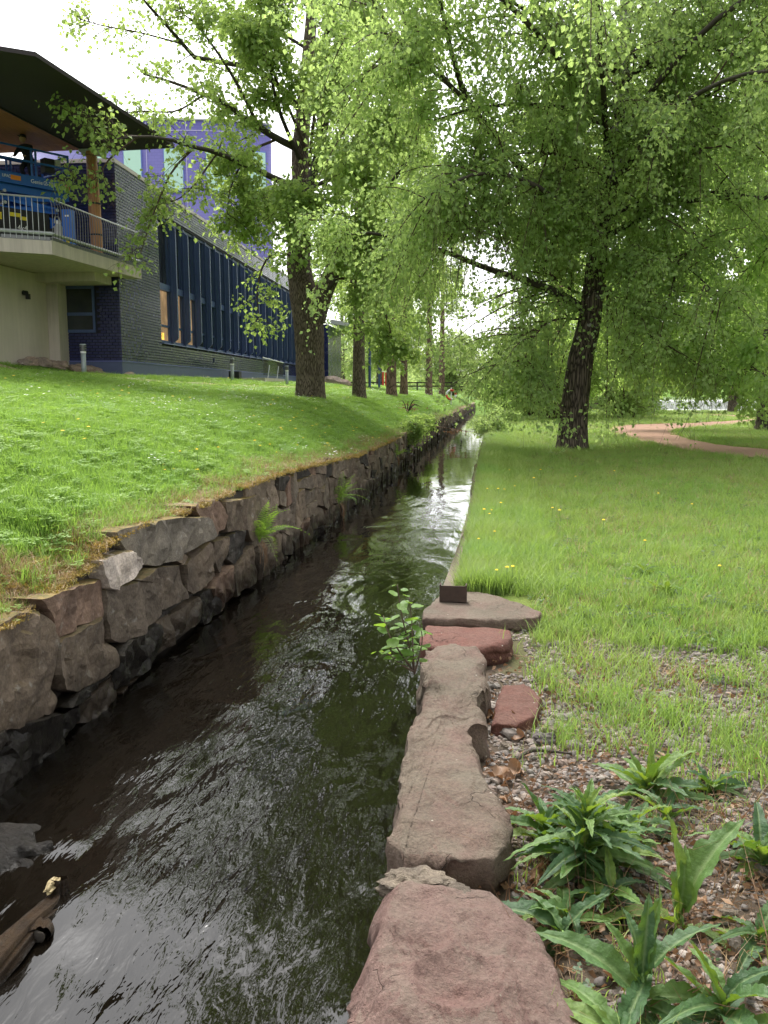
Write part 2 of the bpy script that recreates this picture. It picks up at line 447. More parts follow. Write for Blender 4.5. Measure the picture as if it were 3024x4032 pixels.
def sandstone(name, a, b, bloom, sc=1.0, mort=False):
    m = N(name); wp = m.geo('Position')
    big = m.noise(3.0 * sc, wp, 6, 0.6, 0.6)
    c = m.mix(m.mapr(big, 0.38, 0.62), a, b)
    nz = m.sepz(m.geo('True Normal'))
    top = m.math('MULTIPLY', m.mapr(nz, 0.72, 0.97), m.mapr(m.noise(5 * sc, wp, 5, 0.6), 0.38, 0.6))
    c = m.mix(m.math('MULTIPLY', top, 0.75), c, bloom)
    fine = m.noise(70 * sc, wp, 6, 0.75)
    c = m.mix(m.mapr(fine, 0.35, 0.65), m.mix(1.0, c, (0.72, 0.7, 0.7), 'MULTIPLY'), m.mix(1.0, c, (1.12, 1.1, 1.08), 'MULTIPLY'))
    sp = m.noise(160 * sc, wp, 2)
    c = m.mix(m.mapr(sp, 0.68, 0.72), c, m.mix(1.0, c, (0.45, 0.42, 0.42), 'MULTIPLY'))
    vor = m.n('TexVoronoi'); vor.inputs['Scale'].default_value = 11; m.l(wp, vor.inputs['Vector'])
    c = m.mix(m.mapr(vor.outputs['Distance'], 0.07, 0.04, 0.0, 0.65) if False else m.mapr(vor.outputs['Distance'], 0.035, 0.06, 0.8, 0.0), c, (0.55, 0.5, 0.43))
    ck = m.n('TexVoronoi'); ck.feature = 'DISTANCE_TO_EDGE'; ck.inputs['Scale'].default_value = 3.4
    cw_ = m.n('VectorMath'); cw_.operation = 'MULTIPLY_ADD'; cn_ = m.n('TexNoise'); cn_.inputs['Scale'].default_value = 7; cn_.inputs['Detail'].default_value = 5; m.l(wp, cn_.inputs['Vector']); m.l(cn_.outputs['Color'], cw_.inputs[0]); cw_.inputs[1].default_value = (.22, .22, .22); m.l(wp, cw_.inputs[2]); m.l(cw_.outputs[0], ck.inputs['Vector'])
    crack = m.math('MULTIPLY', m.mapr(ck.outputs['Distance'], 0.0, 0.012, 1.0, 0.0), m.mapr(m.noise(2.6, wp, 4, .6), 0.53, 0.62))
    c = m.mix(m.math('MULTIPLY', crack, 0.5), c, m.mix(1.0, c, (0.3, 0.28, 0.27), 'MULTIPLY'))
    st_ = m.mapr(m.noise(1.6, wp, 6, 0.7), 0.42, 0.62)
    c = m.mix(m.math('MULTIPLY', st_, 0.5), c, m.mix(1.0, c, (0.62, 0.64, 0.62), 'MULTIPLY'))
    h = m.math('ADD', m.math('SUBTRACT', m.noise(22 * sc, wp, 7, 0.7), m.math('MULTIPLY', crack, 0.8)), m.math('MULTIPLY', m.noise(130 * sc, wp, 4, 0.7), 0.25))
    return m.done(m.bsdf(c, 0.88, m.bump(h, 0.9, 0.03), 0.25))
M['sand_tan'] = sandstone('sand_tan', (0.18, 0.122, 0.10), (0.165, 0.132, 0.10), (0.17, 0.145, 0.112))
M['sand_red'] = sandstone('sand_red', (0.19, 0.115, 0.10), (0.22, 0.147, 0.127), (0.19, 0.15, 0.122))
M['sand_brick'] = sandstone('sand_brick', (0.17, 0.072, 0.055), (0.145, 0.07, 0.056), (0.165, 0.092, 0.073))
M['mortar'] = stone_mat('mortar', [(0.25, 0.21, 0.165), (0.27, 0.23, 0.18)], 0, None, 2.5, bump=0.9)
def concrete(name, col, streak=0.5):
    m = N(name); wp = m.geo('Position')
    mp = m.n('Mapping'); mp.inputs['Scale'].default_value = (3, 3, 0.25); m.l(wp, mp.inputs['Vector'])
    s = m.mapr(m.noise(2.2, mp.outputs[0], 5, 0.65), 0.4, 0.7)
    b = m.noise(1.3, wp, 5)
    c = m.mix(b, tuple(x * 0.85 for x in col), tuple(x * 1.12 for x in col))
    c = m.mix(m.math('MULTIPLY', s, streak), c, tuple(x * 0.5 for x in col))
    return m.done(m.bsdf(c, 0.9, m.bump(m.noise(30, wp, 5), 0.25, 0.01), 0.25))
M['concrete'] = concrete('concrete', (0.56, 0.49, 0.43), 0.45)
M['concrete_old'] = concrete('concrete_old', (0.17, 0.14, 0.105), 0.6)
M['concrete_wall'] = concrete('concrete_wall', (0.58, 0.51, 0.445), 0.2)
def water_mat():
    m = N('water'); wp = m.geo('Position')
    mp = m.n('Mapping'); mp.inputs['Scale'].default_value = (1.0, 0.45, 1.0); m.l(wp, mp.inputs['Vector'])
    y = m.sepz(wp, 1)
    mp2 = m.n('Mapping'); mp2.inputs['Rotation'].default_value = (0, 0, R(28)); mp2.inputs['Scale'].default_value = (1.7, 0.5, 1); m.l(wp, mp2.inputs['Vector'])
    a = m.noise(1.9, mp.outputs[0], 2, 0.45, 0.35)
    b = m.noise(9.0, mp2.outputs[0], 3, 0.5, 0.35)
    c = m.noise(22, mp.outputs[0], 2, 0.5, 0.3)
    patch = m.mapr(m.noise(0.9, mp.outputs[0], 3), 0.35, 0.65, 0.25, 1.0)
    h = m.math('ADD', a, m.math('MULTIPLY', m.math('ADD', m.math('MULTIPLY', b, 0.20), m.math('MULTIPLY', c, 0.05)), patch))
    near = m.mapr(y, 4, 24, 1.0, 0.12)
    bp = m.n('Bump'); bp.inputs['Distance'].default_value = 0.06; m.l(near, bp.inputs['Strength']); m.l(h, bp.inputs['Height'])
    return m.done(m.bsdf((0.004, 0.003, 0.002), 0.03, bp.outputs[0], 0.5, IOR=1.38))
M['water'] = water_mat()
M['river'] = plain('river', (0.05, 0.06, 0.05), 0.12, 0.1, 2, 0.1)
def weir_mat():
    m = N('weir_water'); wp = m.geo('Position')
    mp = m.n('Mapping'); mp.inputs['Scale'].default_value = (2.2, 2.2, 0.22); m.l(wp, mp.inputs['Vector'])
    s = m.mapr(m.noise(2.2, mp.outputs[0], 5, 0.7), 0.36, 0.6)
    c = m.mix(s, (0.36, 0.36, 0.37), (0.85, 0.85, 0.87))
    return m.done(m.bsdf(c, 0.5, m.bump(s, 0.4, 0.1), 0.4))
M['weir_water'] = weir_mat()
def tile_mat(name, col, col2, rough=0.16):
    m = N(name); wp = m.geo('Position')
    c = m.mix(m.orand(), col, col2)
    c = m.mix(m.mapr(m.noise(1.4, wp, 3), 0.35, 0.65), m.mix(1.0, c, (0.8, 0.8, 0.85), 'MULTIPLY'), c)
    r = m.mapr(m.noise(3, wp, 4), 0.3, 0.7, rough * 0.7, rough * 1.7)
    return m.done(m.bsdf(c, r, None, 0.42))
M['tile'] = tile_mat('tile', (0.018, 0.021, 0.07), (0.048, 0.053, 0.14), .17)
M['tile_stuff'] = tile_mat('tile_stuff', (0.028, 0.032, 0.095), (0.036, 0.04, 0.11), .17)
M['grout'] = plain('grout', (0.012, 0.012, 0.022), 0.8, 0.2)
M['tile_blue'] = tile_mat('tile_blue', (0.012, 0.016, 0.085), (0.02, 0.025, 0.12), 0.2)
M['plinth'] = plain('plinth', (0.085, 0.105, 0.20), 0.55, 0.15, 3)
M['plinth_cap'] = plain('plinth_cap', (0.12, 0.14, 0.36), 0.35, 0.1)
M['fin'] = plain('fin', (0.055, 0.085, 0.20), 0.5, 0.12, 4)
M['fin_edge'] = plain('fin_edge', (0.04, 0.052, 0.10), 0.4, 0.1, 4)
M['coping'] = plain('coping', (0.5, 0.44, 0.43), 0.5, 0.1)
def purple_mat():
    m = N('purple_tile'); wp = m.geo('Position')
    br = m.n('TexBrick'); br.inputs['Scale'].default_value = 1.0
    tc = m.n('Mapping'); m.l(wp, tc.inputs['Vector']); tc.inputs['Rotation'].default_value = (R(90), 0, 0)
    m.l(tc.outputs[0], br.inputs['Vector'])
    br.inputs['Brick Width'].default_value = 0.4; br.inputs['Row Height'].default_value = 0.2; br.inputs['Mortar Size'].default_value = 0.012
    br.inputs['Color1'].default_value = (0.15, 0.14, 0.40, 1); br.inputs['Color2'].default_value = (0.165, 0.15, 0.42, 1); br.inputs['Mortar'].default_value = (0.13, 0.12, 0.35, 1)
    return m.done(m.bsdf(br.outputs['Color'], 0.35, None, 0.5))
M['purple_tile'] = purple_mat()
M['purple_joint'] = plain('purple_joint', (0.5, 0.45, 0.72), 0.5)
M['mint_glass'] = plain('mint_glass', (0.50, 0.74, 0.66), 0.25, 0.06, 1.0, spec=0.5)
M['blue_frame'] = plain('blue_frame', (0.16, 0.22, 0.6), 0.5)
def glass_mat(name, col, emit=None, es=0.0, rough=0.06):
    m = N(name); wp = m.geo('Position')
    c = m.mix(m.mapr(m.noise(1.1, wp, 3), 0.35, 0.65), tuple(x * 0.5 for x in col), col)
    b = m.n('BsdfPrincipled'); m.l(c, b.inputs['Base Color']); b.inputs['Roughness'].default_value = rough
    b.inputs['Specular IOR Level'].default_value = 0.6
    if emit:
        e = m.mix(m.mapr(m.noise(1.6, wp, 2), 0.4, 0.7), tuple(x * 0.45 for x in emit), emit)
        m.l(e, b.inputs['Emission Color']); b.inputs['Emission Strength'].default_value = es
    return m.done(b.outputs[0])
M['glass_dark'] = glass_mat('glass_dark', (0.035, 0.04, 0.05))
M['glass_warm'] = glass_mat('glass_warm', (0.10, 0.08, 0.06), (0.62, 0.40, 0.20), 0.28)
M['lamp_glow'] = glass_mat('lamp_glow', (0.5, 0.3, 0.1), (1.0, 0.55, 0.08), 0.9)
M['canopy_dark'] = plain('canopy_dark', (0.032, 0.024, 0.026), 0.7, 0.12, 1.5)
def wood(name, a, b, scale=(1, 8, 8)):
    m = N(name); co = m.n('Mapping'); co.inputs['Scale'].default_value = scale; m.l(m.geo('Position'), co.inputs['Vector'])
    f = m.mapr(m.noise(2.5, co.outputs[0], 5, 0.6, 0.4), 0.3, 0.7)
    return m.done(m.bsdf(m.mix(f, a, b), 0.55, m.bump(f, 0.1, 0.01), 0.35))
M['soffit'] = wood('soffit', (0.30, 0.11, 0.05), (0.46, 0.18, 0.085), (9, 0.7, 4))
M['column_wood'] = wood('column_wood', (0.34, 0.15, 0.06), (0.50, 0.25, 0.11), (7, 7, 0.5))
M['panel_wood'] = wood('panel_wood', (0.24, 0.10, 0.05), (0.36, 0.16, 0.08), (7, 7, 0.5))
M['rail'] = plain('rail', (0.17, 0.17, 0.175), 0.42, 0.1, 5, metal=0.6)
M['galv'] = plain('galv', (0.45, 0.46, 0.47), 0.45, 0.12, 6, metal=0.55)
M['post_metal'] = plain('post_metal', (0.34, 0.38, 0.40), 0.5, 0.12, 6, metal=0.3)
M['black'] = plain('black', (0.02, 0.02, 0.022), 0.55, 0.2)
M['lift_blue'] = plain('lift_blue', (0.02, 0.115, 0.42), 0.4, 0.12, 5)
M['lift_blue_bright'] = plain('lift_blue_bright', (0.02, 0.14, 0.58), 0.4, 0.1, 5)
M['yellow'] = plain('yellow', (0.75, 0.62, 0.04), 0.5)
M['orange'] = plain('orange', (0.80, 0.26, 0.03), 0.5)
M['red'] = plain('red', (0.62, 0.05, 0.03), 0.5)
M['white'] = plain('white', (0.8, 0.8, 0.8), 0.5, 0.05)
M['grey_dirty'] = plain('grey_dirty', (0.5, 0.5, 0.49), 0.6)
M['rust'] = plain('rust', (0.055, 0.034, 0.026), 0.85, 0.5, 20, 0.6)
M['skin'] = plain('skin', (0.45, 0.26, 0.18), 0.55, 0.06)
M['dark_cloth'] = plain('dark_cloth', (0.022, 0.022, 0.028), 0.85, 0.25, 14)
M['hair'] = plain('hair', (0.02, 0.015, 0.012), 0.6, 0.3, 40)
M['log'] = stone_mat('log', [(0.05, 0.03, 0.016), (0.09, 0.055, 0.026)], 0, -1.02, 2.2, .35, .0, .9)
M['log_end'] = plain('log_end', (0.30, 0.235, 0.12), 0.6, 0.2, 12, 0.4)
M['dandelion'] = plain('dandelion', (0.82, 0.55, 0.015), 0.7, 0.15, 50)
M['stem'] = plain('stem', (0.14, 0.24, 0.06), 0.6, 0.2, 12)
M['stem_brown'] = plain('stem_brown', (0.10, 0.065, 0.045), 0.7, 0.2, 12)
M['daisy'] = plain('daisy', (0.75, 0.75, 0.7), 0.7, 0.05, 10)
def pebble_mat():
    m = N('pebble'); r = m.orand(); wp = m.geo('Position')
    c = m.ramp(r, [(0.0, (0.11, 0.10, 0.096)), (0.2, (0.235, 0.175, 0.145)), (0.4, (0.18, 0.163, 0.145)), (0.55, (0.27, 0.215, 0.175)), (0.7, (0.14, 0.127, 0.12)), (0.88, (0.38, 0.33, 0.29)), (1.0, (0.20, 0.175, 0.165))])
    f = m.noise(90, wp, 4, 0.7)
    c = m.mix(m.mapr(f, 0.35, 0.65), m.mix(1.0, c, (0.7, 0.7, 0.7), 'MULTIPLY'), c)
    return m.done(m.bsdf(c, 0.8, m.bump(f, 0.4, 0.006), 0.3))
M['pebble'] = pebble_mat()
M['boulder_pink'] = stone_mat('boulder_pink', [(0.36, 0.27, 0.22), (0.42, 0.33, 0.27), (0.33, 0.28, 0.25)], 0, None, 1.0)

# ------------------------------------------------------------------ the ground
WZ = -1.0                                  # water level
CL, CR = -3.1, -0.34                       # faces of the two canal walls
ZT = ([0, 4, 5.2, 5.55, 6.22, 6.42, 7.2, 8, 9.2, 11, 14, 19, 27, 42, 70, 130], [-.1, -.02, 0.03, 0.08, 0.16, .28, .34, .30, .31, .33, .27, .07, .03, 0, -.1, -.2])
def zt(Y): return np.interp(Y, *ZT)
def ground_left(X, Y):
    X = np.asarray(X, float); Y = np.asarray(Y, float)
    s = -3.25 - X + 0.10 * n2(X * 0 - 3.3, Y, 1.6, 77)
    t0 = zt(Y) - 0.015
    t = np.clip(s / 3.2, 0, 1)
    z = t0 + (1.2 - t0) * (1 - (1 - t) ** 1.7)
    z = z + 0.50 * np.clip((s - 3.2) / 3.8, 0, 1) + 0.24 * sstep(6.6, 8.6, s) + 0.35 * sstep(9.4, 11.2, s) * sstep(31, 27, Y)
    return z + 0.025 * n2(X, Y, 0.9, 3)
def soil_mask(X, Y):
    """1 on the bare gravel at the near right"""
    X = np.asarray(X, float); Y = np.asarray(Y, float)
    edge = 5.0 + 0.55 * n2(X, Y, 0.8, 11) + 0.12 * X
    m = sstep(edge + 0.7, edge - 0.5, Y)
    m = np.maximum(m, sstep(0.35, 0.05, X + 0.2 * n2(X, Y, 2.2, 5)) * sstep(6.2, 5.2, Y))
    return np.clip(m, 0, 1)
def ground_right(X, Y):
    X = np.asarray(X, float); Y = np.asarray(Y, float)
    dip = -0.11 * sstep(6.6, 5.0, Y) * sstep(2.6, 1.2, X) - 0.03
    far = -0.16 * sstep(55, 74, Y) * sstep(6, 14, X)
    return dip + far + 0.018 * n2(X, Y, 1.1, 8) + 0.03 * sstep(1.0, 3.0, X) * sstep(2.5, 6, Y)

xs = -3.20 - np.concatenate([np.linspace(0, 4, 26), np.linspace(4.3, 10, 20), [11, 12, 14, 17, 22, 30, 45, 80, 160, 400]])
ys = np.concatenate([np.linspace(-4, 16, 81), np.linspace(16.8, 60, 55), [65, 72, 80, 90, 105, 124, 126, 150, 220, 500]])
v, f = grid(xs[::-1], ys, ground_left)
dirt = sstep(0.10, 0.30, n2(v[:, 0], v[:, 1], 1.4, 21) + 0.5 * sstep(0.4, 0.0, -3.25 - v[:, 0])) * sstep(0.55, 0.1, -3.25 - v[:, 0])
struct('lawn', (v, f), M['lawn_left'], tint=dirt)
xs = np.concatenate([np.linspace(-0.24, 3.2, 46), np.linspace(3.4, 12, 36), [13, 15, 18, 22, 30, 45, 80, 160, 400]])
ys = np.concatenate([np.linspace(-4, 0.8, 8), np.linspace(1.0, 8, 90), np.linspace(8.3, 60, 120), [63, 66, 70, 73, 76, 82, 95, 124, 126, 150, 220, 500]])
v, f = grid(xs, ys, ground_right)
struct('lawn', (v, f), M['lawn'], tint=soil_mask(v[:, 0], v[:, 1]))
# bank closing the far end where the canal bends out of sight, and the bed
v, f = grid(np.linspace(-3.7, -0.3, 8), np.linspace(123, 140, 8), lambda x, y: -1.3 + 1.35 * sstep(123, 127, y))
struct('far_bank', (v, f), M['lawn_left'], tint=np.zeros(len(v)))
# water, with low swells as real relief near the camera
def water_z(x, y):
    near = sstep(14, 4, y)
    w = 0.016 * fbm(np.stack([x * 1.6, y * 0.9, np.zeros_like(x)], 1), 3, 41) * near
    # swell thrown up by the sunken log at the near left
    for cx, cy, a, k in ((-2.15, 3.75, 0.03, 0.34), (-2.45, 4.3, 0.03, 0.3), (-1.75, 3.2, -0.02, 0.25)):
        d2 = ((x - cx) ** 2 * 1.3 + (y - cy) ** 2) / k ** 2
        w = w + a * np.exp(-d2)
    return WZ + w
xs = np.linspace(-3.45, -0.3, 72)
ys = np.concatenate([np.linspace(0.6, 9, 190), np.linspace(9.1, 16, 60), np.linspace(16.5, 60, 60), np.linspace(62, 125, 20)])
struct('water', grid(xs, ys, water_z), M['water'])

# gravel path curving through the right lawn, and the branch that leads to the weir
def ribbon(left, right, n, zf, lift=0.03, m=6):
    L = spline(left, n); Rr = spline(right, n)
    v = []
    for i in range(n):
        for k in range(m + 1):
            p = L[i] * (1 - k / m) + Rr[i] * k / m
            v.append((p[0], p[1], 0))
    v = np.array(v); v[:, 2] = zf(v[:, 0], v[:, 1]) + lift
    i = (np.arange(m)[None, :] + np.arange(n - 1)[:, None] * (m + 1)).ravel()
    return v, np.stack([i, i + 1, i + m + 2, i + m + 1], 1)
def zpts(L, z=0.0): return [dz(a, b, z)[:2] for a, b in L]
outer = zpts([(1760, 998), (1659, 990), (1560, 982), (1450, 966), (1370, 948), (1326, 936), (1318, 925), (1345, 918), (1420, 915), (1520, 912), (1640, 905)], 0.03)
inner = zpts([(1760, 978), (1659, 970), (1600, 965), (1540, 958), (1480, 946), (1460, 938), (1452, 931), (1462, 926), (1500, 923), (1560, 918), (1640, 911)], 0.03)
struct('path', ribbon(outer, inner, 60, ground_right), M['path'])
struct('path', ribbon([(13.6, 47), (13.3, 52), (12.2, 58), (11.2, 66), (11.0, 71)], [(16.6, 45), (15.2, 51), (13.6, 58), (12.0, 66), (11.6, 71)], 30, ground_right), M['path'])
struct('path', ribbon([(-19, 22.2), (-14, 23.0), (-11.0, 25.6), (-10.2, 32), (-10.0, 44), (-9.9, 60)], [(-19, 21.5), (-14, 22.3), (-10.5, 25.3), (-9.6, 32), (-9.4, 44), (-9.3, 60)], 50, ground_left, 0.035), M['pale_path'])

# ------------------------------------------------------------------ left canal wall of rubble stone
def poly_stone(poly, xw, back, proud, seed, n=16, rings=(0.985, 0.93, 0.7, 0.36), gap=0.012, facet=0.05, rough=0.012):
    """one wall stone: an outline in the wall plane (y, z), pushed out of it with broken facets"""
    rg = np.random.default_rng(seed)
    P = np.array(poly, float)
    c = P.mean(0)
    d = np.linalg.norm(np.roll(P, -1, 0) - P, axis=1); cum = np.concatenate([[0], np.cumsum(d)])
    o = []
    for s in np.linspace(0, cum[-1], n, endpoint=False):
        i = np.searchsorted(cum, s, 'right') - 1
        t = (s - cum[i]) / d[i]; o.append(P[i] * (1 - t) + P[(i + 1) % len(P)] * t)
    o = np.array(o)
    size = np.sqrt(np.mean(np.sum((o - c) ** 2, 1)))
    k = max(0.5, 1 - gap / size)
    o = c + (o - c) * (k + 0.03 * rg.uniform(-.8, .8, (n, 1)))
    K = 5 + int(size * 22)
    sites = c + (o[rg.integers(0, n, K)] - c) * rg.uniform(0, .95, (K, 1))
    gr_ = rg.normal(size=(K, 2)) * .17; of_ = rg.uniform(0, facet * .8, K)
    tl_ = rg.normal(size=2) * .05
    sd = seed % 97
    def depth(q):
        jq = q + .03 * np.stack([vn(np.column_stack([q * 6, np.full(len(q), sd)]), 1), vn(np.column_stack([q * 6, np.full(len(q), sd + 9)]), 2)], 1)
        dd = np.linalg.norm(jq[:, None] - sites[None], axis=2); w = np.exp(-((dd - dd.min(1, keepdims=True)) / .012)); w /= w.sum(1, keepdims=True)
        pv = of_[None] + ((q[:, None] - sites[None]) * gr_[None]).sum(2)
        h = (w * pv).sum(1) + (q - c) @ tl_
        return h + rough * fbm(np.column_stack([q * 9, np.full(len(q), sd * 1.3)]), 4, sd)
    V = [np.column_stack([np.full(n, xw - back), o]), np.column_stack([np.full(n, xw - 0.05), o])]
    e1 = c + (o - c) * rings[0]; e2 = c + (o - c) * rings[1]
    V.append(np.column_stack([xw + proud * .6 - .010 + depth(e1) * .55, e1]))
    st = max(0.028, size * 0.85 / len(rings))
    lo, hi = e2.min(0), e2.max(0)
    gy, gz = np.meshgrid(np.arange(lo[0], hi[0], st), np.arange(lo[1], hi[1], st))
    g = np.stack([gy.ravel(), gz.ravel()], 1) + rg.uniform(-.36, .36, (gy.size, 2)) * st
    e3 = c + (o - c) * (rings[1] - .5 * st / size)
    g = g[in_poly(g[:, 0], g[:, 1], e3)]
    pts = np.vstack([e2, g])
    vv, _, ff, _, _, _ = delaunay_2d_cdt([Vector(p) for p in pts], [], [list(range(n))], 1, 1e-5)
    q = np.array([(p.x, p.y) for p in vv])
    k_ = len(q)
    V.append(np.column_stack([xw + proud + depth(q), q]))
    V = np.vstack(V)
    F = []
    for j in range(3):
        for i in range(n):
            i2 = (i + 1) % n
            F.append((j * n + i, j * n + i2, (j + 1) * n + i2, (j + 1) * n + i))
    b0_ = 3 * n
    for t_ in ff: F.append(tuple(b0_ + i for i in t_))
    F.append(tuple(range(n - 1, -1, -1)))
    return V, F

wall = thing('stone_wall', 'tall dry stone wall of brown rubble holding up the left bank above the dark canal', 'wall', (CL, 4, WZ))
Z3 = lambda x, y: tuple(at_x(x / 1.508, 1800 + y / 1.508, CL)[1:])
near_stones = [
 ('brown_wall_stone', [(-110, 1120), (-30, 1000), (100, 930), (200, 925), (262, 990), (285, 1100), (250, 1290), (205, 1520), (100, 1590), (-80, 1640)], .10),
 ('red_wall_stone', [(185, 845), (390, 775), (590, 725), (622, 880), (600, 945), (440, 1000), (330, 1065), (285, 1020), (255, 930)], .09),
 ('brown_wall_stone', [(292, 1100), (430, 1030), (590, 950), (640, 1100), (655, 1230), (560, 1320), (420, 1390), (330, 1370), (266, 1270)], .08),
 ('dark_wall_stone', [(-120, 1680), (20, 1610), (130, 1572), (270, 1530), (312, 1600), (342, 1700), (230, 1880), (60, 2010), (-60, 2110), (-160, 2160)], .14),
 ('brown_wall_stone', [(212, 1340), (262, 1310), (296, 1390), (290, 1520), (205, 1530)], .07),
 ('brown_wall_stone', [(418, 1590), (452, 1462), (540, 1392), (652, 1290), (688, 1470), (600, 1545)], .07),
 ('dark_wall_stone', [(300, 1545), (420, 1480), (450, 1470), (416, 1600), (345, 1665), (320, 1610)], .04),
 ('dark_wall_stone', [(345, 1480), (430, 1395), (560, 1330), (640, 1270), (540, 1385), (452, 1455)], .03),
 ('white_stone', [(550, 615), (640, 585), (730, 552), (832, 632), (758, 690), (662, 788), (602, 770)], .12),
 ('brown_wall_stone', [(612, 795), (740, 752), (862, 728), (902, 930), (810, 1030), (700, 1098), (642, 1090), (606, 930)], .10),
 ('dark_wall_stone', [(662, 1180), (702, 1108), (908, 990), (912, 1170), (872, 1245), (712, 1365), (655, 1372)], .09),
 ('brown_wall_stone', [(914, 985), (1000, 925), (1002, 1110), (914, 1180)], .03),
 ('granite', [(665, 446), (760, 410), (1000, 362), (1165, 360), (1185, 470), (1045, 595), (905, 645), (830, 628), (735, 545)], .13),
 ('brown_wall_stone', [(775, 730), (880, 665), (1022, 640), (1092, 745), (1080, 835), (930, 905), (888, 860), (868, 742)], .07),
 ('brown_wall_stone', [(1005, 610), (1080, 575), (1102, 592), (1082, 640)], .05),
 ('brown_wall_stone', [(1092, 640), (1212, 505), (1255, 620), (1262, 705), (1122, 812), (1098, 790)], .07),
 ('red_wall_stone', [(1105, 292), (1260, 248), (1312, 355), (1305, 422), (1200, 500), (1182, 400)], .09),
 ('brown_wall_stone', [(1310, 268), (1452, 246), (1440, 425), (1330, 442)], .10),
 ('brown_wall_stone', [(1242, 505), (1352, 470), (1342, 600), (1290, 692), (1258, 610)], .06),
 ('dark_wall_stone', [(1345, 470), (1425, 430), (1435, 570), (1375, 640), (1350, 600)], .04),
 ('red_wall_stone', [(1240, 780), (1285, 715), (1370, 640), (1372, 780), (1352, 855), (1280, 925)], .08),
 ('brown_wall_stone', [(1000, 955), (1170, 828), (1184, 960), (1045, 1065), (1004, 1095)], .05),
 ('dark_wall_stone', [(1186, 818), (1238, 780), (1268, 850), (1270, 925), (1190, 1000)], .05),
 ('brown_wall_stone', [(1376, 690), (1440, 590), (1500, 520), (1500, 740), (1384, 830)], .06),
 ('dark_wall_stone', [(905, 880), (990, 920), (905, 985)], .03),
 ('brown_wall_stone', [(700, 1390), (880, 1260), (1080, 1100), (1040, 1150), (860, 1290), (700, 1420)], .02),
 ('brown_wall_stone', [(1455, 250), (1560, 215), (1600, 380), (1500, 500), (1430, 440)], .06),
]
for i, (mt, pl, pr_) in enumerate(near_stones):
    pts = np.array([Z3(*q) for q in pl]); cc = pts.mean(0); pts = cc + (pts - cc) * 1.055
    big = len(pl) > 5
    part('stone', poly_stone(pts, CL - pr_ * 0.2, 0.24, pr_ * 0.5, 100 + i, 44 if big else 24, (0.994, 0.97, 0.86, 0.75, 0.63, 0.5, 0.37, 0.24, 0.12), 0.002, 0.075 if big else 0.04, 0.016), M[mt], wall)
# irregular courses along the rest of the wall
rg = np.random.default_rng(5)
cells = []
def wob(y, k): return 0.07 * math.sin(y * 2.1 + k * 2.4) + 0.05 * math.sin(y * 4.7 + k)
def courses(y0, y1, wmin, wmax):
    for k in range(3):
        y = y0 + rg.uniform(-0.15, 0.15) + (0, -0.4, -0.55)[k]
        lean = 0.0
        while y < y1:
            w = rg.uniform(wmin, wmax); l2 = rg.uniform(-0.12, 0.12)
            def lev(j, yy):
                top = zt(yy) + 0.03 * math.sin(yy * 3.3) + 0.04 * math.sin(yy * 1.3 + 1)
                if j == 0: return -1.25
                if j == 3: return top
                return -1.1 + (top + 1.1) * (0.36, 0.70)[j - 1] + wob(yy, j)
            a, b = y, y + w
            q = [(a - lean, lev(k, a)), ((a + b) / 2, lev(k, (a + b) / 2)), (b - l2, lev(k, b)), (b + l2, lev(k + 1, b)), ((a + b) / 2, lev(k + 1, (a + b) / 2) + rg.uniform(-.05, .05)), (a + lean, lev(k + 1, a))]
            r_ = rg.random()
            if r_ < 0.22 and w > 0.4:      # a block split by a slanting joint
                t0, t1 = rg.uniform(.3, .7), rg.uniform(.3, .7)
                m0 = (a + (b - a) * t0, lev(k, a + (b - a) * t0)); m1 = (a + (b - a) * t1, lev(k + 1, a + (b - a) * t1))
                cells.append((y, [q[0], m0, m1, q[5]])); cells.append((y, [m0, q[2], q[3], m1]))
            elif r_ < 0.42:                # one stone over another
                h0 = rg.uniform(.35, .65); h1 = rg.uniform(.35, .65)
                ma = (a, q[0][1] * (1 - h0) + q[5][1] * h0); mb = (b, q[2][1] * (1 - h1) + q[3][1] * h1)
                cells.append((y, [q[0], q[1], q[2], mb, ma])); cells.append((y, [ma, mb, q[3], q[4], q[5]]))
            else: cells.append((y, q))
            y = b; lean = l2
courses(1.0, 4.4, 0.5, 0.8)
cells = [c for c in cells if np.max([p[0] for p in c[1]]) < 4.75]
courses(11.05, 60, 0.42, 0.95)
cells.sort(key=lambda c: c[0])
cells_far = []
cells2, keep = cells, []
courses_start = len(cells)
rest = MB()
placed = len(near_stones)
for i, (y, q) in enumerate(cells):
    n_ = 16 if y < 22 else 10
    vf = poly_stone(q, CL - 0.03, 0.4 if y < 25 else 0.3, rg.uniform(0.0, 0.045), 300 + i, n_, (0.99, 0.955, 0.78, 0.56, 0.32) if y < 25 else (0.98, 0.94), 0.003, 0.05, 0.012)
    mt = 'wall_stone' if rg.random() < 0.78 else ('red_wall_stone' if rg.random() < 0.45 else 'dark_wall_stone')
    if placed < 300 and y > 4:
        part('stone', vf, M[mt], wall); placed += 1
    else: rest.add(*vf)
cells.clear()
courses(60, 124, 0.7, 1.3)
for i, (y, q) in enumerate(cells): rest.add(*poly_stone(q, CL - 0.03, 0.3, rg.uniform(0.0, 0.06), 2300 + i, 8, (0.98, 0.93), 0.012, 0.05, 0.01))
part('distant_stones', rest.get(), M['wall_stone'], wall, kind='stuff')
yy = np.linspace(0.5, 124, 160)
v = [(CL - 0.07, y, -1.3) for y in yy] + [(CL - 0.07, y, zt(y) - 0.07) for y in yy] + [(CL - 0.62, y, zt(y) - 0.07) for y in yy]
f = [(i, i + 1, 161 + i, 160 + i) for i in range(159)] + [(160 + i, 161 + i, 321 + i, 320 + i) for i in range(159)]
part('backing', (v, f), M['cavity'], wall)

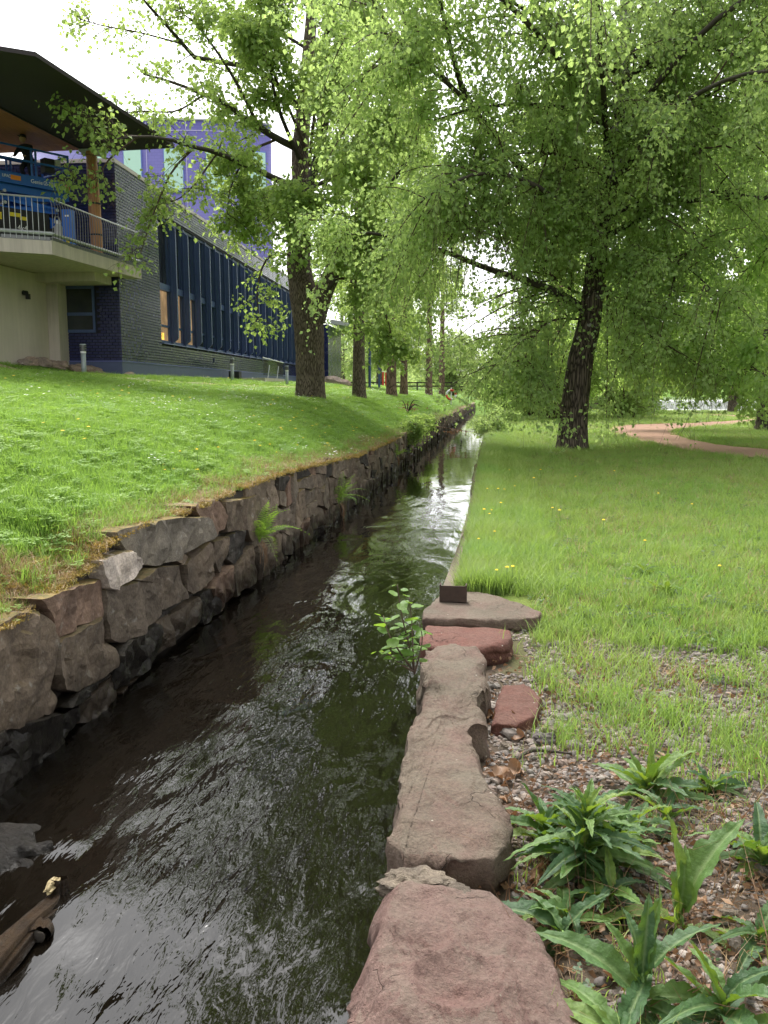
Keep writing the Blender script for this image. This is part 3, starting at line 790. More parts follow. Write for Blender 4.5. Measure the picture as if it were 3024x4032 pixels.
# ------------------------------------------------------------------ right canal edge: capstones, slabs and a concrete kerb
def slab(outline, ztop, thick, seed, n=72, rings=12, zfun=None, wall_rough=0.03, edge_round=0.02, rough=0.004, resample=True, flare=None):
    """a block of stone from its outline seen from above"""
    rg = np.random.default_rng(seed)
    P = np.array(outline, float)
    d = np.linalg.norm(np.roll(P, -1, 0) - P, axis=1); cum = np.concatenate([[0], np.cumsum(d)])
    o = []
    for s in np.linspace(0, cum[-1], n, endpoint=False):
        i = np.searchsorted(cum, s, 'right') - 1; t = (s - cum[i]) / d[i]
        o.append(P[i] * (1 - t) + P[(i + 1) % len(P)] * t)
    o = np.array(o); c = o.mean(0)
    nrm = o - c; nrm /= np.linalg.norm(nrm, axis=1)[:, None]
    tg_ = np.roll(o, -2, 0) - np.roll(o, 2, 0); tn_ = np.column_stack([tg_[:, 1], -tg_[:, 0]]); tn_ /= np.linalg.norm(tn_, axis=1)[:, None] + 1e-9
    if (tn_ * nrm).sum() < 0: tn_ = -tn_
    nrm = tn_
    jit = fbm(np.column_stack([o * 9, np.full(n, seed)]), 3, seed)
    o = o + nrm * jit[:, None] * wall_rough * 0.5
    zf = zfun or (lambda x, y: np.zeros_like(x))
    nc = max(4, int(cum[-1] * 9)); ci = rg.integers(0, n, nc); cd = rg.uniform(.006, .038, nc) * min(1, thick / .2); cs = rg.uniform(.35, 1.3, nc); cw2 = rg.uniform(.03, .11, nc)
    def top(q):
        z = ztop + zf(q[:, 0], q[:, 1]) + rough * fbm(np.column_stack([q * 13, np.full(len(q), seed)]), 5, seed, .58)
        for k in range(nc):
            e = q - o[ci[k]]; a_ = e @ nrm[ci[k]] + cd[k] + .006 * vn(np.column_stack([q * 40, np.full(len(q), k)]), seed); t_ = e @ np.array([-nrm[ci[k]][1], nrm[ci[k]][0]])
            z = z - np.clip(cs[k] * np.clip(a_, -1, .08) - 9 * np.maximum(0, -a_ - .0) - (np.maximum(0, np.abs(t_) - cw2[k] * .6) / cw2[k]) ** 2 * .05, 0, .045)
        return z
    V = []
    nw = 14 if n > 100 else 7
    for j in range(nw):
        t = j / (nw - 1)
        q = o + nrm * (wall_rough * (.55 * fbm(np.column_stack([o * 8, np.full(n, t * thick * 14 + seed)]), 3, seed + 5) + .6 * np.round(1.6 * vn(np.column_stack([o * 3, np.full(n, t * thick * 42 + seed)]), seed + 8)) / 1.6))[:, None] * (0.4 + 0.6 * math.sin(PI * min(1, t * 1.1)))
        if flare is not None: q = q + nrm * flare * (1 - t)
        zz = top(q) - edge_round - thick * (1 - t)
        V.append(np.column_stack([q, zz]))
    rr = np.concatenate([[1 - edge_round / 0.35 * 0.45], np.linspace(1 - edge_round / 0.35 * 1.3, 0.04, rings)])
    for j, s in enumerate(rr):
        q = c + (o - c) * s
        V.append(np.column_stack([q, top(q) - (edge_round * 0.3 if j == 0 else 0)]))
    m = len(V)
    V = np.vstack(V)
    F = []
    for j in range(m - 1):
        i = np.arange(n); i2 = (i + 1) % n
        F += list(map(tuple, np.stack([j * n + i, j * n + i2, (j + 1) * n + i2, (j + 1) * n + i], 1)))
    F.append(tuple(range((m - 1) * n, m * n)))
    F.append(tuple(range(n - 1, -1, -1)))
    return V, F
cw = thing('canal_edge_wall', 'low right canal wall topped with red and tan sandstone blocks and a concrete kerb', 'wall', (CR, 1, WZ))
# the red block in front, with shell shaped chips
sc_rng = np.random.default_rng(12)
dents = [(-0.07, 2.02, .115, .034), (-0.20, 1.78, .12, .03), (-.02, 1.70, .13, .03), (-0.17, 2.19, .09, .018), (.0, 2.22, .10, .016), (.12, 1.95, .09, .02), (-.12, 1.55, .12, .03), (-.27, 1.95, .06, .02), (.05, 1.45, .12, .03), (-.24, 2.10, .05, .012)]
def red_top(x, y):
    z = -0.02 + 0.035 * sstep(1.2, 2.3, y) - 0.10 * sstep(0.02, 0.34, x - 0.02 + 0.25 * (y - 1.9)) * 0.6
    z = z - 0.05 * sstep(0.06, 0.10, x - 0.02 * np.sin(y * 17)) * 0.35
    for cx, cy, r, a in dents:
        d = np.sqrt(((x - cx) * 1.0) ** 2 + (y - cy) ** 2) / r
        an = .5 + .5 * np.cos(np.arctan2(y - cy, x - cx) + 2.2)
        z = z - 1.6 * a * (1 - np.clip(d, 0, 1) ** 2) * (d < 1) * (.45 + .55 * an) + 0.008 * an * np.exp(-((d - 1.03) / 0.05) ** 2)
    q = np.stack([x * 5, y * 5, np.zeros_like(x)], 1)
    rid = 1 - np.abs(vn(q, 3)); z = z + 0.008 * rid ** 2 - 0.006
    rid2 = 1 - np.abs(vn(q * 2.3, 9)); z = z + 0.009 * rid2 ** 2
    z = z - 0.09 * sstep(-0.25, -0.36, x + 0.02 * np.sin(y * 9))
    z = z - 0.075 * sstep(2.40, 2.58, y)
    fc = np.stack([x * 3.1 + y, y * 3.1 - x, np.zeros_like(x)], 1)
    return z + .014 * np.abs(vn(fc, 31)) - .007 * np.round(vn(fc * 1.7, 5) * 1.6) / 1.6
red_out = [(-.345, 1.10), (-.335, 1.5), (-.325, 1.86), (-.33, 2.12), (-.325, 2.42), (-.31, 2.58), (-.24, 2.61), (-.16, 2.60), (-.08, 2.585), (.01, 2.53), (.085, 2.39), (.15, 2.28), (.205, 2.15), (.255, 2.02), (.285, 1.90), (.31, 1.6), (.33, 1.1)]
o = part('capstone', slab(red_out, 0.0, 0.55, 3, 300, 70, red_top, 0.05, 0.007, 0.008), M['sand_red'], cw, True, 'pale red sandstone block with shell shaped chips, nearest the camera')
# old mortar left on its back edge
def blob(c, r, sq, seed, lon=14, lat=8, rough=0.25):
    v = []
    for i in range(lat + 1):
        ph = PI * i / lat
        for k in range(lon):
            th = 2 * PI * k / lon; v.append((math.sin(ph) * math.cos(th), math.sin(ph) * math.sin(th), math.cos(ph)))
    v = np.array(v); rr = 1 + rough * fbm(v * 1.9 + seed * 3.1, 3, seed)
    v = v * rr[:, None] * np.array(sq) * r + np.array(c)
    f = [(i * lon + k, (i + 1) * lon + k, (i + 1) * lon + (k + 1) % lon, i * lon + (k + 1) % lon) for i in range(lat) for k in range(lon)]
    return v, f
part('mortar', blob((-.235, 2.475, -.005), .095, (1.0, .72, .28), 4, 40, 18, 0.5), M['mortar'], o, False)
part('mortar', blob((-.105, 2.43, -.012), .055, (1.0, .9, .3), 8, 26, 14, 0.6), M['mortar'], o, False)
part('mortar', blob((.02, 2.09, -.03), .03, (.8, 1.8, .4), 15, 20, 12, 0.6), M['mortar'], o, False)
part('mortar', blob((.045, 1.86, -.045), .035, (.7, 1.6, .4), 17, 20, 12, 0.6), M['mortar'], o, False)
# the long tan block
def tan_top(x, y):
    z = 0.006 * np.sin(y * 2.1) - 0.006
    q = np.stack([x * 4, y * 2.2, np.zeros_like(x)], 1)
    z = z + 0.007 * vn(q, 6) + 0.005 * (1 - np.abs(vn(q * 2.7, 2))) ** 3
    for cy, a in ((3.32, .5), (3.0, -.6), (3.75, .35), (2.82, -.2)):                   # shallow cracks and flaked beds
        e = y - cy - a * (x + 0.15) + 0.02 * np.sin(x * 40)
        z = z + 0.008 * sstep(-0.006, 0.006, e) - 0.004
    tq = vn(q * 1.6 + 4.0, 12)
    z = z + .006 * sstep(-.02, .0, tq) + .006 * sstep(.30, .32, tq)
    z = z - 0.02 * sstep(2.80, 2.70, y + 0.1 * np.abs(x + .12)) - 0.03 * sstep(-0.30, -.35, x + .015 * np.sin(y * 13)) - 0.02 * sstep(.02, .07, x)
    return z
tan_out = [(-.30, 2.64), (-.335, 2.8), (-.335, 3.1), (-.35, 3.45), (-.35, 3.75), (-.345, 4.1), (-.375, 4.4), (-.40, 4.7), (-.395, 4.85), (-.34, 4.93), (-.22, 4.92), (-.10, 4.87), (-.045, 4.62), (-.055, 4.45), (-.02, 4.30), (-.05, 4.12), (-.075, 4.0), (-.035, 3.86), (-.02, 3.74), (-.085, 3.62), (-.055, 3.45), (-.02, 3.33), (.015, 3.15), (.05, 3.0), (.075, 2.86), (.07, 2.74), (.02, 2.66), (-.12, 2.635)]
part('capstone', slab(tan_out, 0.02, 0.5, 7, 320, 60, tan_top, 0.05, 0.006, 0.009), M['sand_tan'], cw, True, 'long tan grey sandstone block with a jagged right side')
part('capstone', slab([(-.43, 5.0), (-.44, 5.25), (-.43, 5.42), (-.25, 5.44), (-.02, 5.45), (.10, 5.36), (.13, 5.22), (.06, 5.08), (-.05, 5.0), (-.14, 4.93), (-.30, 4.96)], -.005, 0.11, 9, 90, 10, lambda x, y: 0.006 * np.sin(x * 9), 0.022, 0.006, 0.002), M['sand_brick'], cw, True, 'flat brick red sandstone slab')
part('capstone', slab([(-.47, 5.58), (-.48, 5.75), (-.44, 6.0), (-.38, 6.42), (-.1, 6.40), (.05, 6.25), (.24, 6.0), (.34, 5.84), (.30, 5.72), (.12, 5.66), (-.1, 5.60), (-.3, 5.57)], 0.0, 0.08, 10, 100, 10, lambda x, y: 0.006 * np.sin(x * 6 + y * 4), 0.02, 0.006, 0.003), M['sand_tan'], cw, True, 'flat tan slab beside the steel channel')
part('capstone', slab([(-.42, 5.53), (-.42, 5.66), (.16, 5.70), (.12, 5.57), (-.05, 5.52)], -.085, 0.09, 14, 60, 6, None, 0.03, 0.01, 0.004), M['sand_tan'], cw, True)
part('paving_stone', slab([(.0, 4.02), (.02, 4.30), (.06, 4.56), (.20, 4.62), (.26, 4.40), (.22, 4.15), (.12, 4.0)], -.085, 0.1, 11, 60, 8, None, 0.02, 0.008, 0.006), M['sand_brick'], cw, True, 'sunken red slab behind the long block')
part('kerb', slab([(-.40, 6.48), (-.36, 8), (-.35, 10), (-.35, 12.5), (-.34, 14.4), (-.20, 14.4), (-.21, 12), (-.22, 9), (-.23, 7), (-.23, 6.48)], -.01, 0.5, 13, 180, 4, lambda x, y: 0.012 * np.sin(y * 1.7), 0.012, 0.015, 0.003), M['concrete_old'], cw, True)
rg = np.random.default_rng(31)
y = 14.5
while y < 62:
    w = rg.uniform(.7, 1.6) * (1 + y / 60); x1 = rg.uniform(-.12, .22); dzz = rg.uniform(-.05, .05)
    outl = [(-.40 + rg.uniform(-.05, .03), y), (-.38 + rg.uniform(-.05, .03), y + w / 2), (-.40 + rg.uniform(-.05, .03), y + w - .05), (x1 - .1, y + w - .05), (x1, y + w / 2), (x1 - .08, y + .03)]
    part('capstone', slab(outl, dzz, 0.3, int(y * 10), 24, 3, None, 0.05, 0.03, 0.008), M['sand_tan' if rg.random() < .65 else 'sand_brick'], cw, True)
    y += w
ys = np.linspace(0.6, 124, 200); zs = np.array([-1.3, -1.1, -.9, -.7, -.5, -.3, -.12])
v = []
for y in ys:
    for z in zs: v.append((CR + 0.075 + 0.03 * math.sin(y * 7 + z * 9) * math.sin(y * 3.1 + z * 5), y, z - 0.03 * math.sin(y * 2)))
i = (np.arange(6)[None, :] + np.arange(199)[:, None] * 7).ravel()
part('facing', (np.array(v), np.stack([i, i + 1, i + 8, i + 7], 1)), M['wall_stone'], cw)
# rusted steel channel standing on the slab
c = dz(978, 1303, 0.0)
mb = MB(); mb.box((0, 0, .06), (.185, .012, .115)); mb.box((-.092, .03, .062), (.010, .07, .125)); mb.box((.092, .03, .062), (.010, .07, .125)); mb.box((0, .03, .004), (.175, .05, .007))
o = part('steel_channel', (np.array(mb.v) + np.array([c[0], c[1] + .02, 0.004]), mb.f), M['rust'])
tag(o, 'short rusty steel channel standing upright at the end of the concrete kerb', 'metal channel')

# ------------------------------------------------------------------ the blue tiled building
BC = np.array([-12.48, 27.98, 0.0])
bu = np.array([-0.045, 0.99899, 0.0]); bu /= np.linalg.norm(bu)     # along the side wall, away from the camera
bn = np.array([bu[1], -bu[0], 0.0])                                  # out of the side wall
BZ = np.array([0, 0, 1.0])
def bp(s, o, z): return BC + bu * s + bn * o + BZ * z
BM = np.stack([bu, bn, BZ], 1)                                       # columns: along, out, up
def bbox(mb, s0, s1, o0, o1, z0, z1):
    return mb.hexa([bp(s0, o0, z0), bp(s1, o0, z0), bp(s1, o1, z0), bp(s0, o1, z0)], [bp(s0, o0, z1), bp(s1, o0, z1), bp(s1, o1, z1), bp(s0, o1, z1)])
BLEN = 34.0
bld = thing('tiled_building', 'dark blue tiled building with upright fins along its side and a concrete balcony', 'building', (BC[0], BC[1], 1.95))
mb = MB()
bbox(mb, 0.02, 4.02, -9, -0.02, 1.6, 8.84)         # corner block
bbox(mb, 4.02, BLEN, -9, -0.02, 1.6, 3.30)
bbox(mb, 4.02, BLEN, -9, -0.02, 8.02, 8.84)
bbox(mb, 4.02, BLEN, -9, -0.45, 3.30, 8.02)
part('wall', mb.get(), M['grout'], bld)
mb = MB(); bbox(mb, -0.02, BLEN + .02, -9.0, 0.005, 1.5, 2.46); part('plinth', mb.get(), M['plinth'], bld)
mb = MB(); bbox(mb, -0.04, BLEN + .04, -2.6, 0.03, 2.463, 2.50); part('plinth_cap', mb.get(), M['plinth_cap'], bld)
mb = MB(); bbox(mb, -0.03, BLEN, -0.5, 0.035, 8.845, 8.97); bbox(mb, -0.03, 0.3, -9.0, -.503, 8.845, 8.97); part('coping', mb.get(), M['coping'], bld)
mb = MB(); bbox(mb, 0.3, BLEN, -9, -.503, 8.80, 8.86); part('roof', mb.get(), M['canopy_dark'], bld)
# glazed tiles: the biggest 300 one by one, the others joined
TW, TH, TG = 0.20, 0.10, 0.008
tiles = []
def tile_row(face, z, a0, a1, k):
    x = a0 - (TW / 2 if k % 2 else 0)
    while x < a1 - 0.01:
        lo, hi = max(x, a0), min(x + TW, a1)
        if hi - lo > 0.03: tiles.append((face, lo + TG / 2, hi - TG / 2, z + TG / 2, z + TH - TG / 2))
        x += TW
k = 0; z = 2.50
while z < 8.84:
    if z + TH <= 3.30 or z >= 8.02: tile_row('side', z, 0.0, BLEN, k)
    else: tile_row('side', z, 0.0, 4.0, k)
    tile_row('front', z, 0.0, 8.9, k)
    z += TH; k += 1
def tile_vf(t, out):
    face, a, b, z0, z1 = t
    if face == 'side': P = lambda x, o, z: bp(x, o, z)
    else: P = lambda x, o, z: bp(0.0 - o, -x, z)
    e = 0.006
    return [P(a, -.015, z0), P(b, -.015, z0), P(b, -.015, z1), P(a, -.015, z1), P(a + e, out, z0 + e), P(b - e, out, z0 + e), P(b - e, out, z1 - e), P(a + e, out, z1 - e)], [(4, 5, 6, 7), (0, 1, 5, 4), (1, 2, 6, 5), (2, 3, 7, 6), (3, 0, 4, 7)]
frng = np.random.default_rng(3)
def in_window(t): return t[0] == 'front' and t[2] > 0.86 and t[1] < 2.06 and t[4] > 3.42 and t[3] < 4.95
tiles = [t for t in tiles if not in_window(t)]
near = [t for t in tiles if (t[0] == 'side' and t[1] < 1.85 and 2.5 < t[3] < 5.6)]
near.sort(key=lambda t: t[1]); near = set(near[:300])
stuff = MB()
tilt = lambda: 0.010 + frng.uniform(-.001, .001)
for t in tiles:
    v, f = tile_vf(t, tilt())
    v = [np.array(p) for p in v]
    j = frng.uniform(-.0011, .0011) * np.array([1, -1, -1, 1]) + frng.uniform(-.0006, .0006) * np.array([1, 1, -1, -1])                 # every tile sits a hair out of true
    for q in range(4): v[4 + q] = v[4 + q] + (bn if t[0] == 'side' else -bu) * j[q]
    if t in near: part('tile', (v, f), M['tile'], bld)
    else: stuff.add(v, f)
part('small_tiles', stuff.get(), M['tile_stuff'], bld, kind='stuff')
# front window beside the corner
mb = MB()
def fbox(mb, a0, a1, o0, o1, z0, z1): return bbox(mb, -o1, -o0, -a1, -a0, z0, z1)
for q in ((.86, 2.06, 3.42, 3.52), (.86, 2.06, 4.85, 4.95), (.86, .94, 3.52, 4.85), (1.98, 2.06, 3.52, 4.85), (.94, 1.98, 3.98, 4.08)): fbox(mb, q[0], q[1], -.01, .03, q[2], q[3])
fw_ = part('window', mb.get(), M['fin'], bld)
mb = MB(); fbox(mb, .94, 1.98, 0.0, .008, 3.52, 3.98); part('pane', mb.get(), M['glass_dark'], fw_)
mb = MB(); fbox(mb, .94, 1.98, 0.0, .008, 4.08, 4.85); part('pane', mb.get(), M['glass_dark'], fw_)
# the long window with its bays and fins
FS = 1.585; F0 = 5.45
nb = 18
edges = [4.03] + [F0 + i * FS for i in range(nb)]
edges = [e for e in edges if e < BLEN - .2] + [BLEN - .1]
for i in range(len(edges) - 1):
    a, b = edges[i] + .03, edges[i + 1] - .03
    mb = MB()
    bbox(mb, a, b, -.30, -.05, 5.31, 5.56)
    bbox(mb, a, b, -.30, -.08, 3.30, 3.42); bbox(mb, a, b, -.30, -.08, 7.92, 8.02)
    bbox(mb, a, a + .07, -.28, -.10, 3.42, 7.92); bbox(mb, b - .07, b, -.28, -.10, 3.42, 7.92)
    bbox(mb, a + .07, b - .07, -.26, -.12, 3.94, 4.02)
    w = part('window', mb.get(), M['fin'], bld)
    for k, (z0, z1) in enumerate(((3.42, 3.94), (4.02, 5.31), (5.56, 7.92))):
        mb = MB(); bbox(mb, a + .07, b - .07, -.22, -.20, z0, z1)
        part('pane', mb.get(), M['glass_warm'] if k < 2 and i < 3 else M['glass_dark'], w)
    if i == 0:
        mb = MB(); bbox(mb, a + .5, a + .8, -.199, -.19, 3.46, 3.72); part('lamp', mb.get(), M['lamp_glow'], w)
for e in edges[1:-1]:
    mb = MB()
    ins = [(-.19, 3.22), (.16, 3.52), (.16, 7.75), (-.19, 8.0)]
    a = [bp(e - .045, o_ + .02, z_) for o_, z_ in ins]; b = [bp(e + .045, o_ + .02, z_) for o_, z_ in ins]
    mb.hexa(a, b)
    # the broad blade turned towards the garden
    mb.hexa([bp(e - .09, -.02, 3.20), bp(e + .05, -.02, 3.20), bp(e + .05, .02, 3.22), bp(e - .09, .02, 3.22)], [bp(e - .09, -.02, 8.0), bp(e + .05, -.02, 8.0), bp(e + .05, .02, 7.98), bp(e - .09, .02, 7.98)])
    fo = part('fin', mb.get(), M['fin'], bld)
    mb = MB(); bbox(mb, e - .06, e + .06, .182, .20, 3.56, 7.72); part('fin_edge', mb.get(), M['fin'], fo)
mb = MB(); bbox(mb, 4.0, BLEN, -.1, .10, 3.27, 3.305); part('sill', mb.get(), M['plinth_cap'], bld)
mb = MB(); bbox(mb, 11.0, 11.1, .012, .05, 2.78, 2.98); part('socket_box', mb.get(), M['fin_edge'], bld)
# far entrance wing with its canopy
wing = MB(); bbox(wing, BLEN + .05, BLEN + 7, -9, 1.9, 1.5, 6.2); part('entrance_wall', wing.get(), M['tile_blue'], bld)
mb = MB(); bbox(mb, BLEN + .03, BLEN + 6.9, -2, 1.93, 1.5, 2.45); part('entrance_plinth', mb.get(), M['plinth'], bld)
mb = MB(); mb.hexa([bp(BLEN + 1.2, 1.95, 6.35), bp(BLEN + 13, 1.95, 6.35), bp(BLEN + 13, 5.6, 5.75), bp(BLEN + 1.2, 5.6, 5.75)], [bp(BLEN + 1.2, 1.95, 6.65), bp(BLEN + 13, 1.95, 6.65), bp(BLEN + 13, 5.6, 6.0), bp(BLEN + 1.2, 5.6, 6.0)])
part('entrance_canopy', mb.get(), M['galv'], bld)
for s in (BLEN + 3, BLEN + 11):
    mb = MB(); mb.tube([bp(s, 4.6, 1.6), bp(s, 4.6, 5.95)], .10, 10); part('post', mb.get(), M['fin'], bld)
mb = MB(); bbox(mb, BLEN - .5, BLEN + .5, -5, .6, 6.25, 7.4); part('brick_panel', mb.get(), M['panel_wood'], bld)

# concrete wall under the balcony, its pilaster, the balcony slab
mb = MB(); mb.hexa([(-15.2, 20, 1.8), (-14.78, 20, 1.8), (-14.68, 27.95, 1.8), (-15.2, 27.95, 1.8)], [(-15.2, 20, 5.2), (-14.78, 20, 5.2), (-14.68, 27.95, 5.2), (-15.2, 27.95, 5.2)])
cwall = part('concrete_wall', mb.get(), M['concrete_wall'], bld)
mb = MB(); mb.hexa([(-14.68, 27.3, 1.8), (-14.30, 27.3, 1.8), (-14.30, 27.97, 1.8), (-14.68, 27.97, 1.8)], [(-14.68, 27.3, 5.1), (-14.30, 27.3, 5.1), (-14.30, 27.97, 5.1), (-14.68, 27.97, 5.1)])
part('pilaster', mb.get(), M['concrete'], bld)
lm = MB(); lm.tube([(-14.70, 25.9, 4.52), (-14.56, 25.9, 4.50)], .075, 12); lm.box((-14.54, 25.9, 4.40), (.10, .12, .16))
part('wall_lamp', lm.get(), M['black'], cwall)
bal = [(-20, 22.3), (-13.34, 22.5), (-12.24, 23.2), (-11.95, 28.6), (-12.45, 28.6), (-12.47, 27.95), (-20, 27.95)]
mb = MB(); mb.prism(bal, 5.22, 5.6); slab_o = part('balcony_slab', mb.get(), M['concrete'], bld)
mb = MB(); mb.hexa([(-20, 26.7, 4.95), (-12.7, 26.7, 4.95), (-12.7, 27.9, 4.95), (-20, 27.9, 4.95)], [(-20, 26.7, 5.22), (-12.7, 26.7, 5.22), (-12.7, 27.9, 5.22), (-20, 27.9, 5.22)])
part('balcony_beam', mb.get(), M['concrete'], slab_o)
mb = MB(); mb.box((-14.0, 22.9, 4.98), (.35, .5, .46)); part('beam_end', mb.get(), M['concrete'], slab_o)
# railing: curved rods between a handrail and a kerb pipe
edge = np.array([(-20, 22.36, 0), (-13.34, 22.55, 0), (-12.29, 23.22, 0), (-12.0, 28.5, 0)])
rl = part('balcony_railing', MB().add(*tube(spline(edge + np.array([0, 0, 6.72]), 4) if False else edge + np.array([0, 0, 6.72]), .026, 8)).get(), M['galv'], bld)
part('kerb_pipe', tube(edge + np.array([0.03, 0, 5.78]), .055, 8), M['galv'], rl)
kb = MB()
for i in range(3): kb.beam(edge[i] + [0, 0, 5.63], edge[i + 1] + [0, 0, 5.63], .10, .10)
part('rail_kerb', kb.get(), M['rail'], rl)
d = np.linalg.norm(np.diff(edge, axis=0), axis=1); cum = np.concatenate([[0], np.cumsum(d)])
sp = 4.0
while sp < cum[-1] - .03:
    i = np.searchsorted(cum, sp, 'right') - 1; t = (sp - cum[i]) / d[i]
    p = edge[i] * (1 - t) + edge[i + 1] * t
    dirv = (edge[i + 1] - edge[i]) / d[i]; outw = np.array([dirv[1], -dirv[0], 0]) * 0.10
    pts = [p + outw * .7 + [0, 0, 5.60], p + outw * .9 + [0, 0, 5.9], p + outw * 1.0 + [0, 0, 6.35], p + outw * .95 + [0, 0, 6.55], p + outw * .5 + [0, 0, 6.68], p + [0, 0, 6.71]]
    part('baluster', tube(pts, .0095, 5, False), M['galv' if i < 2 else 'rail'], rl)
    sp += 0.145
# parts of the covered terrace: wooden wall, column, canopy roof
mb = MB(); bbox(mb, -.35, -.06, -6.2, -2.55, 5.6, 8.2); part('wood_wall', mb.get(), M['panel_wood'], bld)
mb = MB(); bbox(mb, -.37, -.02, -2.5, -2.30, 5.6, 8.4); part('door_frame', mb.get(), M['black'], bld)
colm = MB(); colm.tube([(-12.68, 26.9, 5.6), (-12.70, 26.9, 7.2), (-12.74, 26.92, 8.9)], [.19, .19, .165], 14)
co = part('wooden_column', colm.get(), M['column_wood'], bld)
mb = MB()
for z in (6.35, 7.3): mb.tube([(-12.69, 26.9, z), (-12.69, 26.9, z + .05)], .20, 14)
part('steel_band', mb.get(), M['black'], co)
mb = MB(); mb.box((-12.74, 26.92, 8.93), (.7, .28, .07)); mb.box((-12.95, 26.92, 8.86), (.14, .2, .12)); mb.box((-12.53, 26.92, 8.86), (.14, .2, .12)); part('column_head', mb.get(), M['grey_dirty'], co)
cn = [(-22, 18.6), (-11.12, 19.21), (-10.51, 19.62), (-10.08, 26.9), (-10.12, 27.2), (-13.0, 27.34), (-16, 27.08), (-22, 27.0)]
mb = MB()
inner_ = [(-22, 22.3), (-13.32, 22.6), (-13.02, 27.3), (-22, 27.0)]
# dark rim as a ring round the recessed wooden soffit
zt0, zt1 = 9.0, 9.10
rim = [((-22, 18.6), (-11.12, 19.21), (-13.32, 22.6), (-22, 22.3)), ((-11.12, 19.21), (-10.51, 19.62), (-13.32, 22.6), (-13.32, 22.6)), ((-10.51, 19.62), (-10.08, 26.9), (-13.02, 27.33), (-13.32, 22.6)), ((-10.08, 26.9), (-10.12, 27.2), (-13.02, 27.34), (-13.02, 27.33))]
for q in rim:
    q = [q[i] for i in range(4) if i == 0 or q[i] != q[i - 1]]
    mb.prism(q, zt0, zt1)
cano = part('terrace_canopy', mb.get(), M['canopy_dark'], bld)
# boards of the soffit, one by one
y0 = 22.62; xk = -22.0
for i in range(24):
    ya = 22.55 + i * .197; yb = ya + .19
    xr = -13.32 + (ya - 22.6) / 4.7 * .30 - .02
    mb = MB(); mb.hexa([(-19, ya, 9.06), (xr, ya, 9.06), (xr, yb, 9.06), (-19, yb, 9.06)], [(-19, ya, 9.12), (xr, ya, 9.12), (xr, yb, 9.12), (-19, yb, 9.12)])
    part('soffit_board', mb.get(), M['soffit'], cano)
mb = MB(); mb.hexa([(-22, 22.3, 9.13), (-13.0, 22.3, 9.13), (-12.9, 27.2, 9.13), (-22, 27.0, 9.13)], [(-22, 22.3, 9.18), (-13.0, 22.3, 9.18), (-12.9, 27.2, 9.18), (-22, 27.0, 9.18)])
part('canopy_deck', mb.get(), M['canopy_dark'], cano)
mb = MB()
for i in range(3): mb.beam((-13.32 + .30 * i / 3, 22.6 + 4.7 * i / 3, 8.985), (-13.32 + .30 * (i + 1) / 3 - .01, 22.6 + 4.7 * (i + 1) / 3 - .05, 8.985), .05, .03)
part('trim', mb.get(), M['black'], cano)

# ------------------------------------------------------------------ purple drum of the building behind
pb = thing('purple_building', 'tall curved purple tiled building with pale mint windows rising behind the blue one', 'building', (-22, 72, 0))
RC, RR = np.array([-24.0, 76.0]), 16.0
def pp(a, r, z): return np.array([RC[0] + math.sin(a) * r, RC[1] - math.cos(a) * r, z])
ang = lambda x, Y0=60: math.asin(max(-1, min(1, (x - RC[0]) / RR)))
aa = np.linspace(-1.5, .52, 60)
v = []
for a in aa: v += [pp(a, RR, 0), pp(a, RR, 19.9), pp(a, RR - 1.2, 19.9)]
f = []
for i in range(59): f += [(3 * i, 3 * i + 3, 3 * i + 4, 3 * i + 1), (3 * i + 1, 3 * i + 4, 3 * i + 5, 3 * i + 2)]
part('wall', (v, f), M['purple_tile'], pb, True)
v = []
for a in aa: v += [pp(a, RR - 1.2, 19.7)]
v += [np.array([RC[0], RC[1], 19.7])]
e0, e1 = pp(.52, RR, 0), pp(.52, RR, 19.9); part('end_wall', ([e0, [RC[0], RC[1] + 2, 0], [RC[0], RC[1] + 2, 19.9], e1], [(0, 1, 2, 3)]), M['purple_tile'], pb)
part('roof', (v, [(i, i + 1, 60) for i in range(59)]), M['canopy_dark'], pb)
def arc_strip(a0, a1, r0, r1, z0, z1, n=5):
    mb = MB()
    for i in range(n):
        b0, b1 = a0 + (a1 - a0) * i / n, a0 + (a1 - a0) * (i + 1) / n
        mb.hexa([pp(b0, r1, z0), pp(b1, r1, z0), pp(b1, r0, z0), pp(b0, r0, z0)], [pp(b0, r1, z1), pp(b1, r1, z1), pp(b1, r0, z1), pp(b0, r0, z1)])
    return mb.get()
part('coping', arc_strip(-1.5, .52, RR - .3, RR + .06, 19.9, 20.02, 40), M['galv'], pb)
for z in (13.25, 19.2): part('joint', arc_strip(-1.5, .52, RR - .05, RR + .012, z, z + .06, 40), M['purple_joint'], pb)
for x in (-26.9, -24.4, -21.6, -18.6): 
    a = ang(x); part('joint', arc_strip(a, a + .0035, RR - .05, RR + .014, 9, 19.85, 1), M['purple_joint'], pb)
for i, x in enumerate((-29.0, -26.05, -23.1, -20.25, -17.6)):
    a = ang(x); w = .048
    fr = part('window', arc_strip(a - w * .09, a + w * 1.75, RR - .02, RR + .05, 15.15, 18.1), M['blue_frame'], pb)
    part('pane', arc_strip(a, a + w * 1.66, RR, RR + .07, 15.25, 18.0), M['mint_glass'], fr)

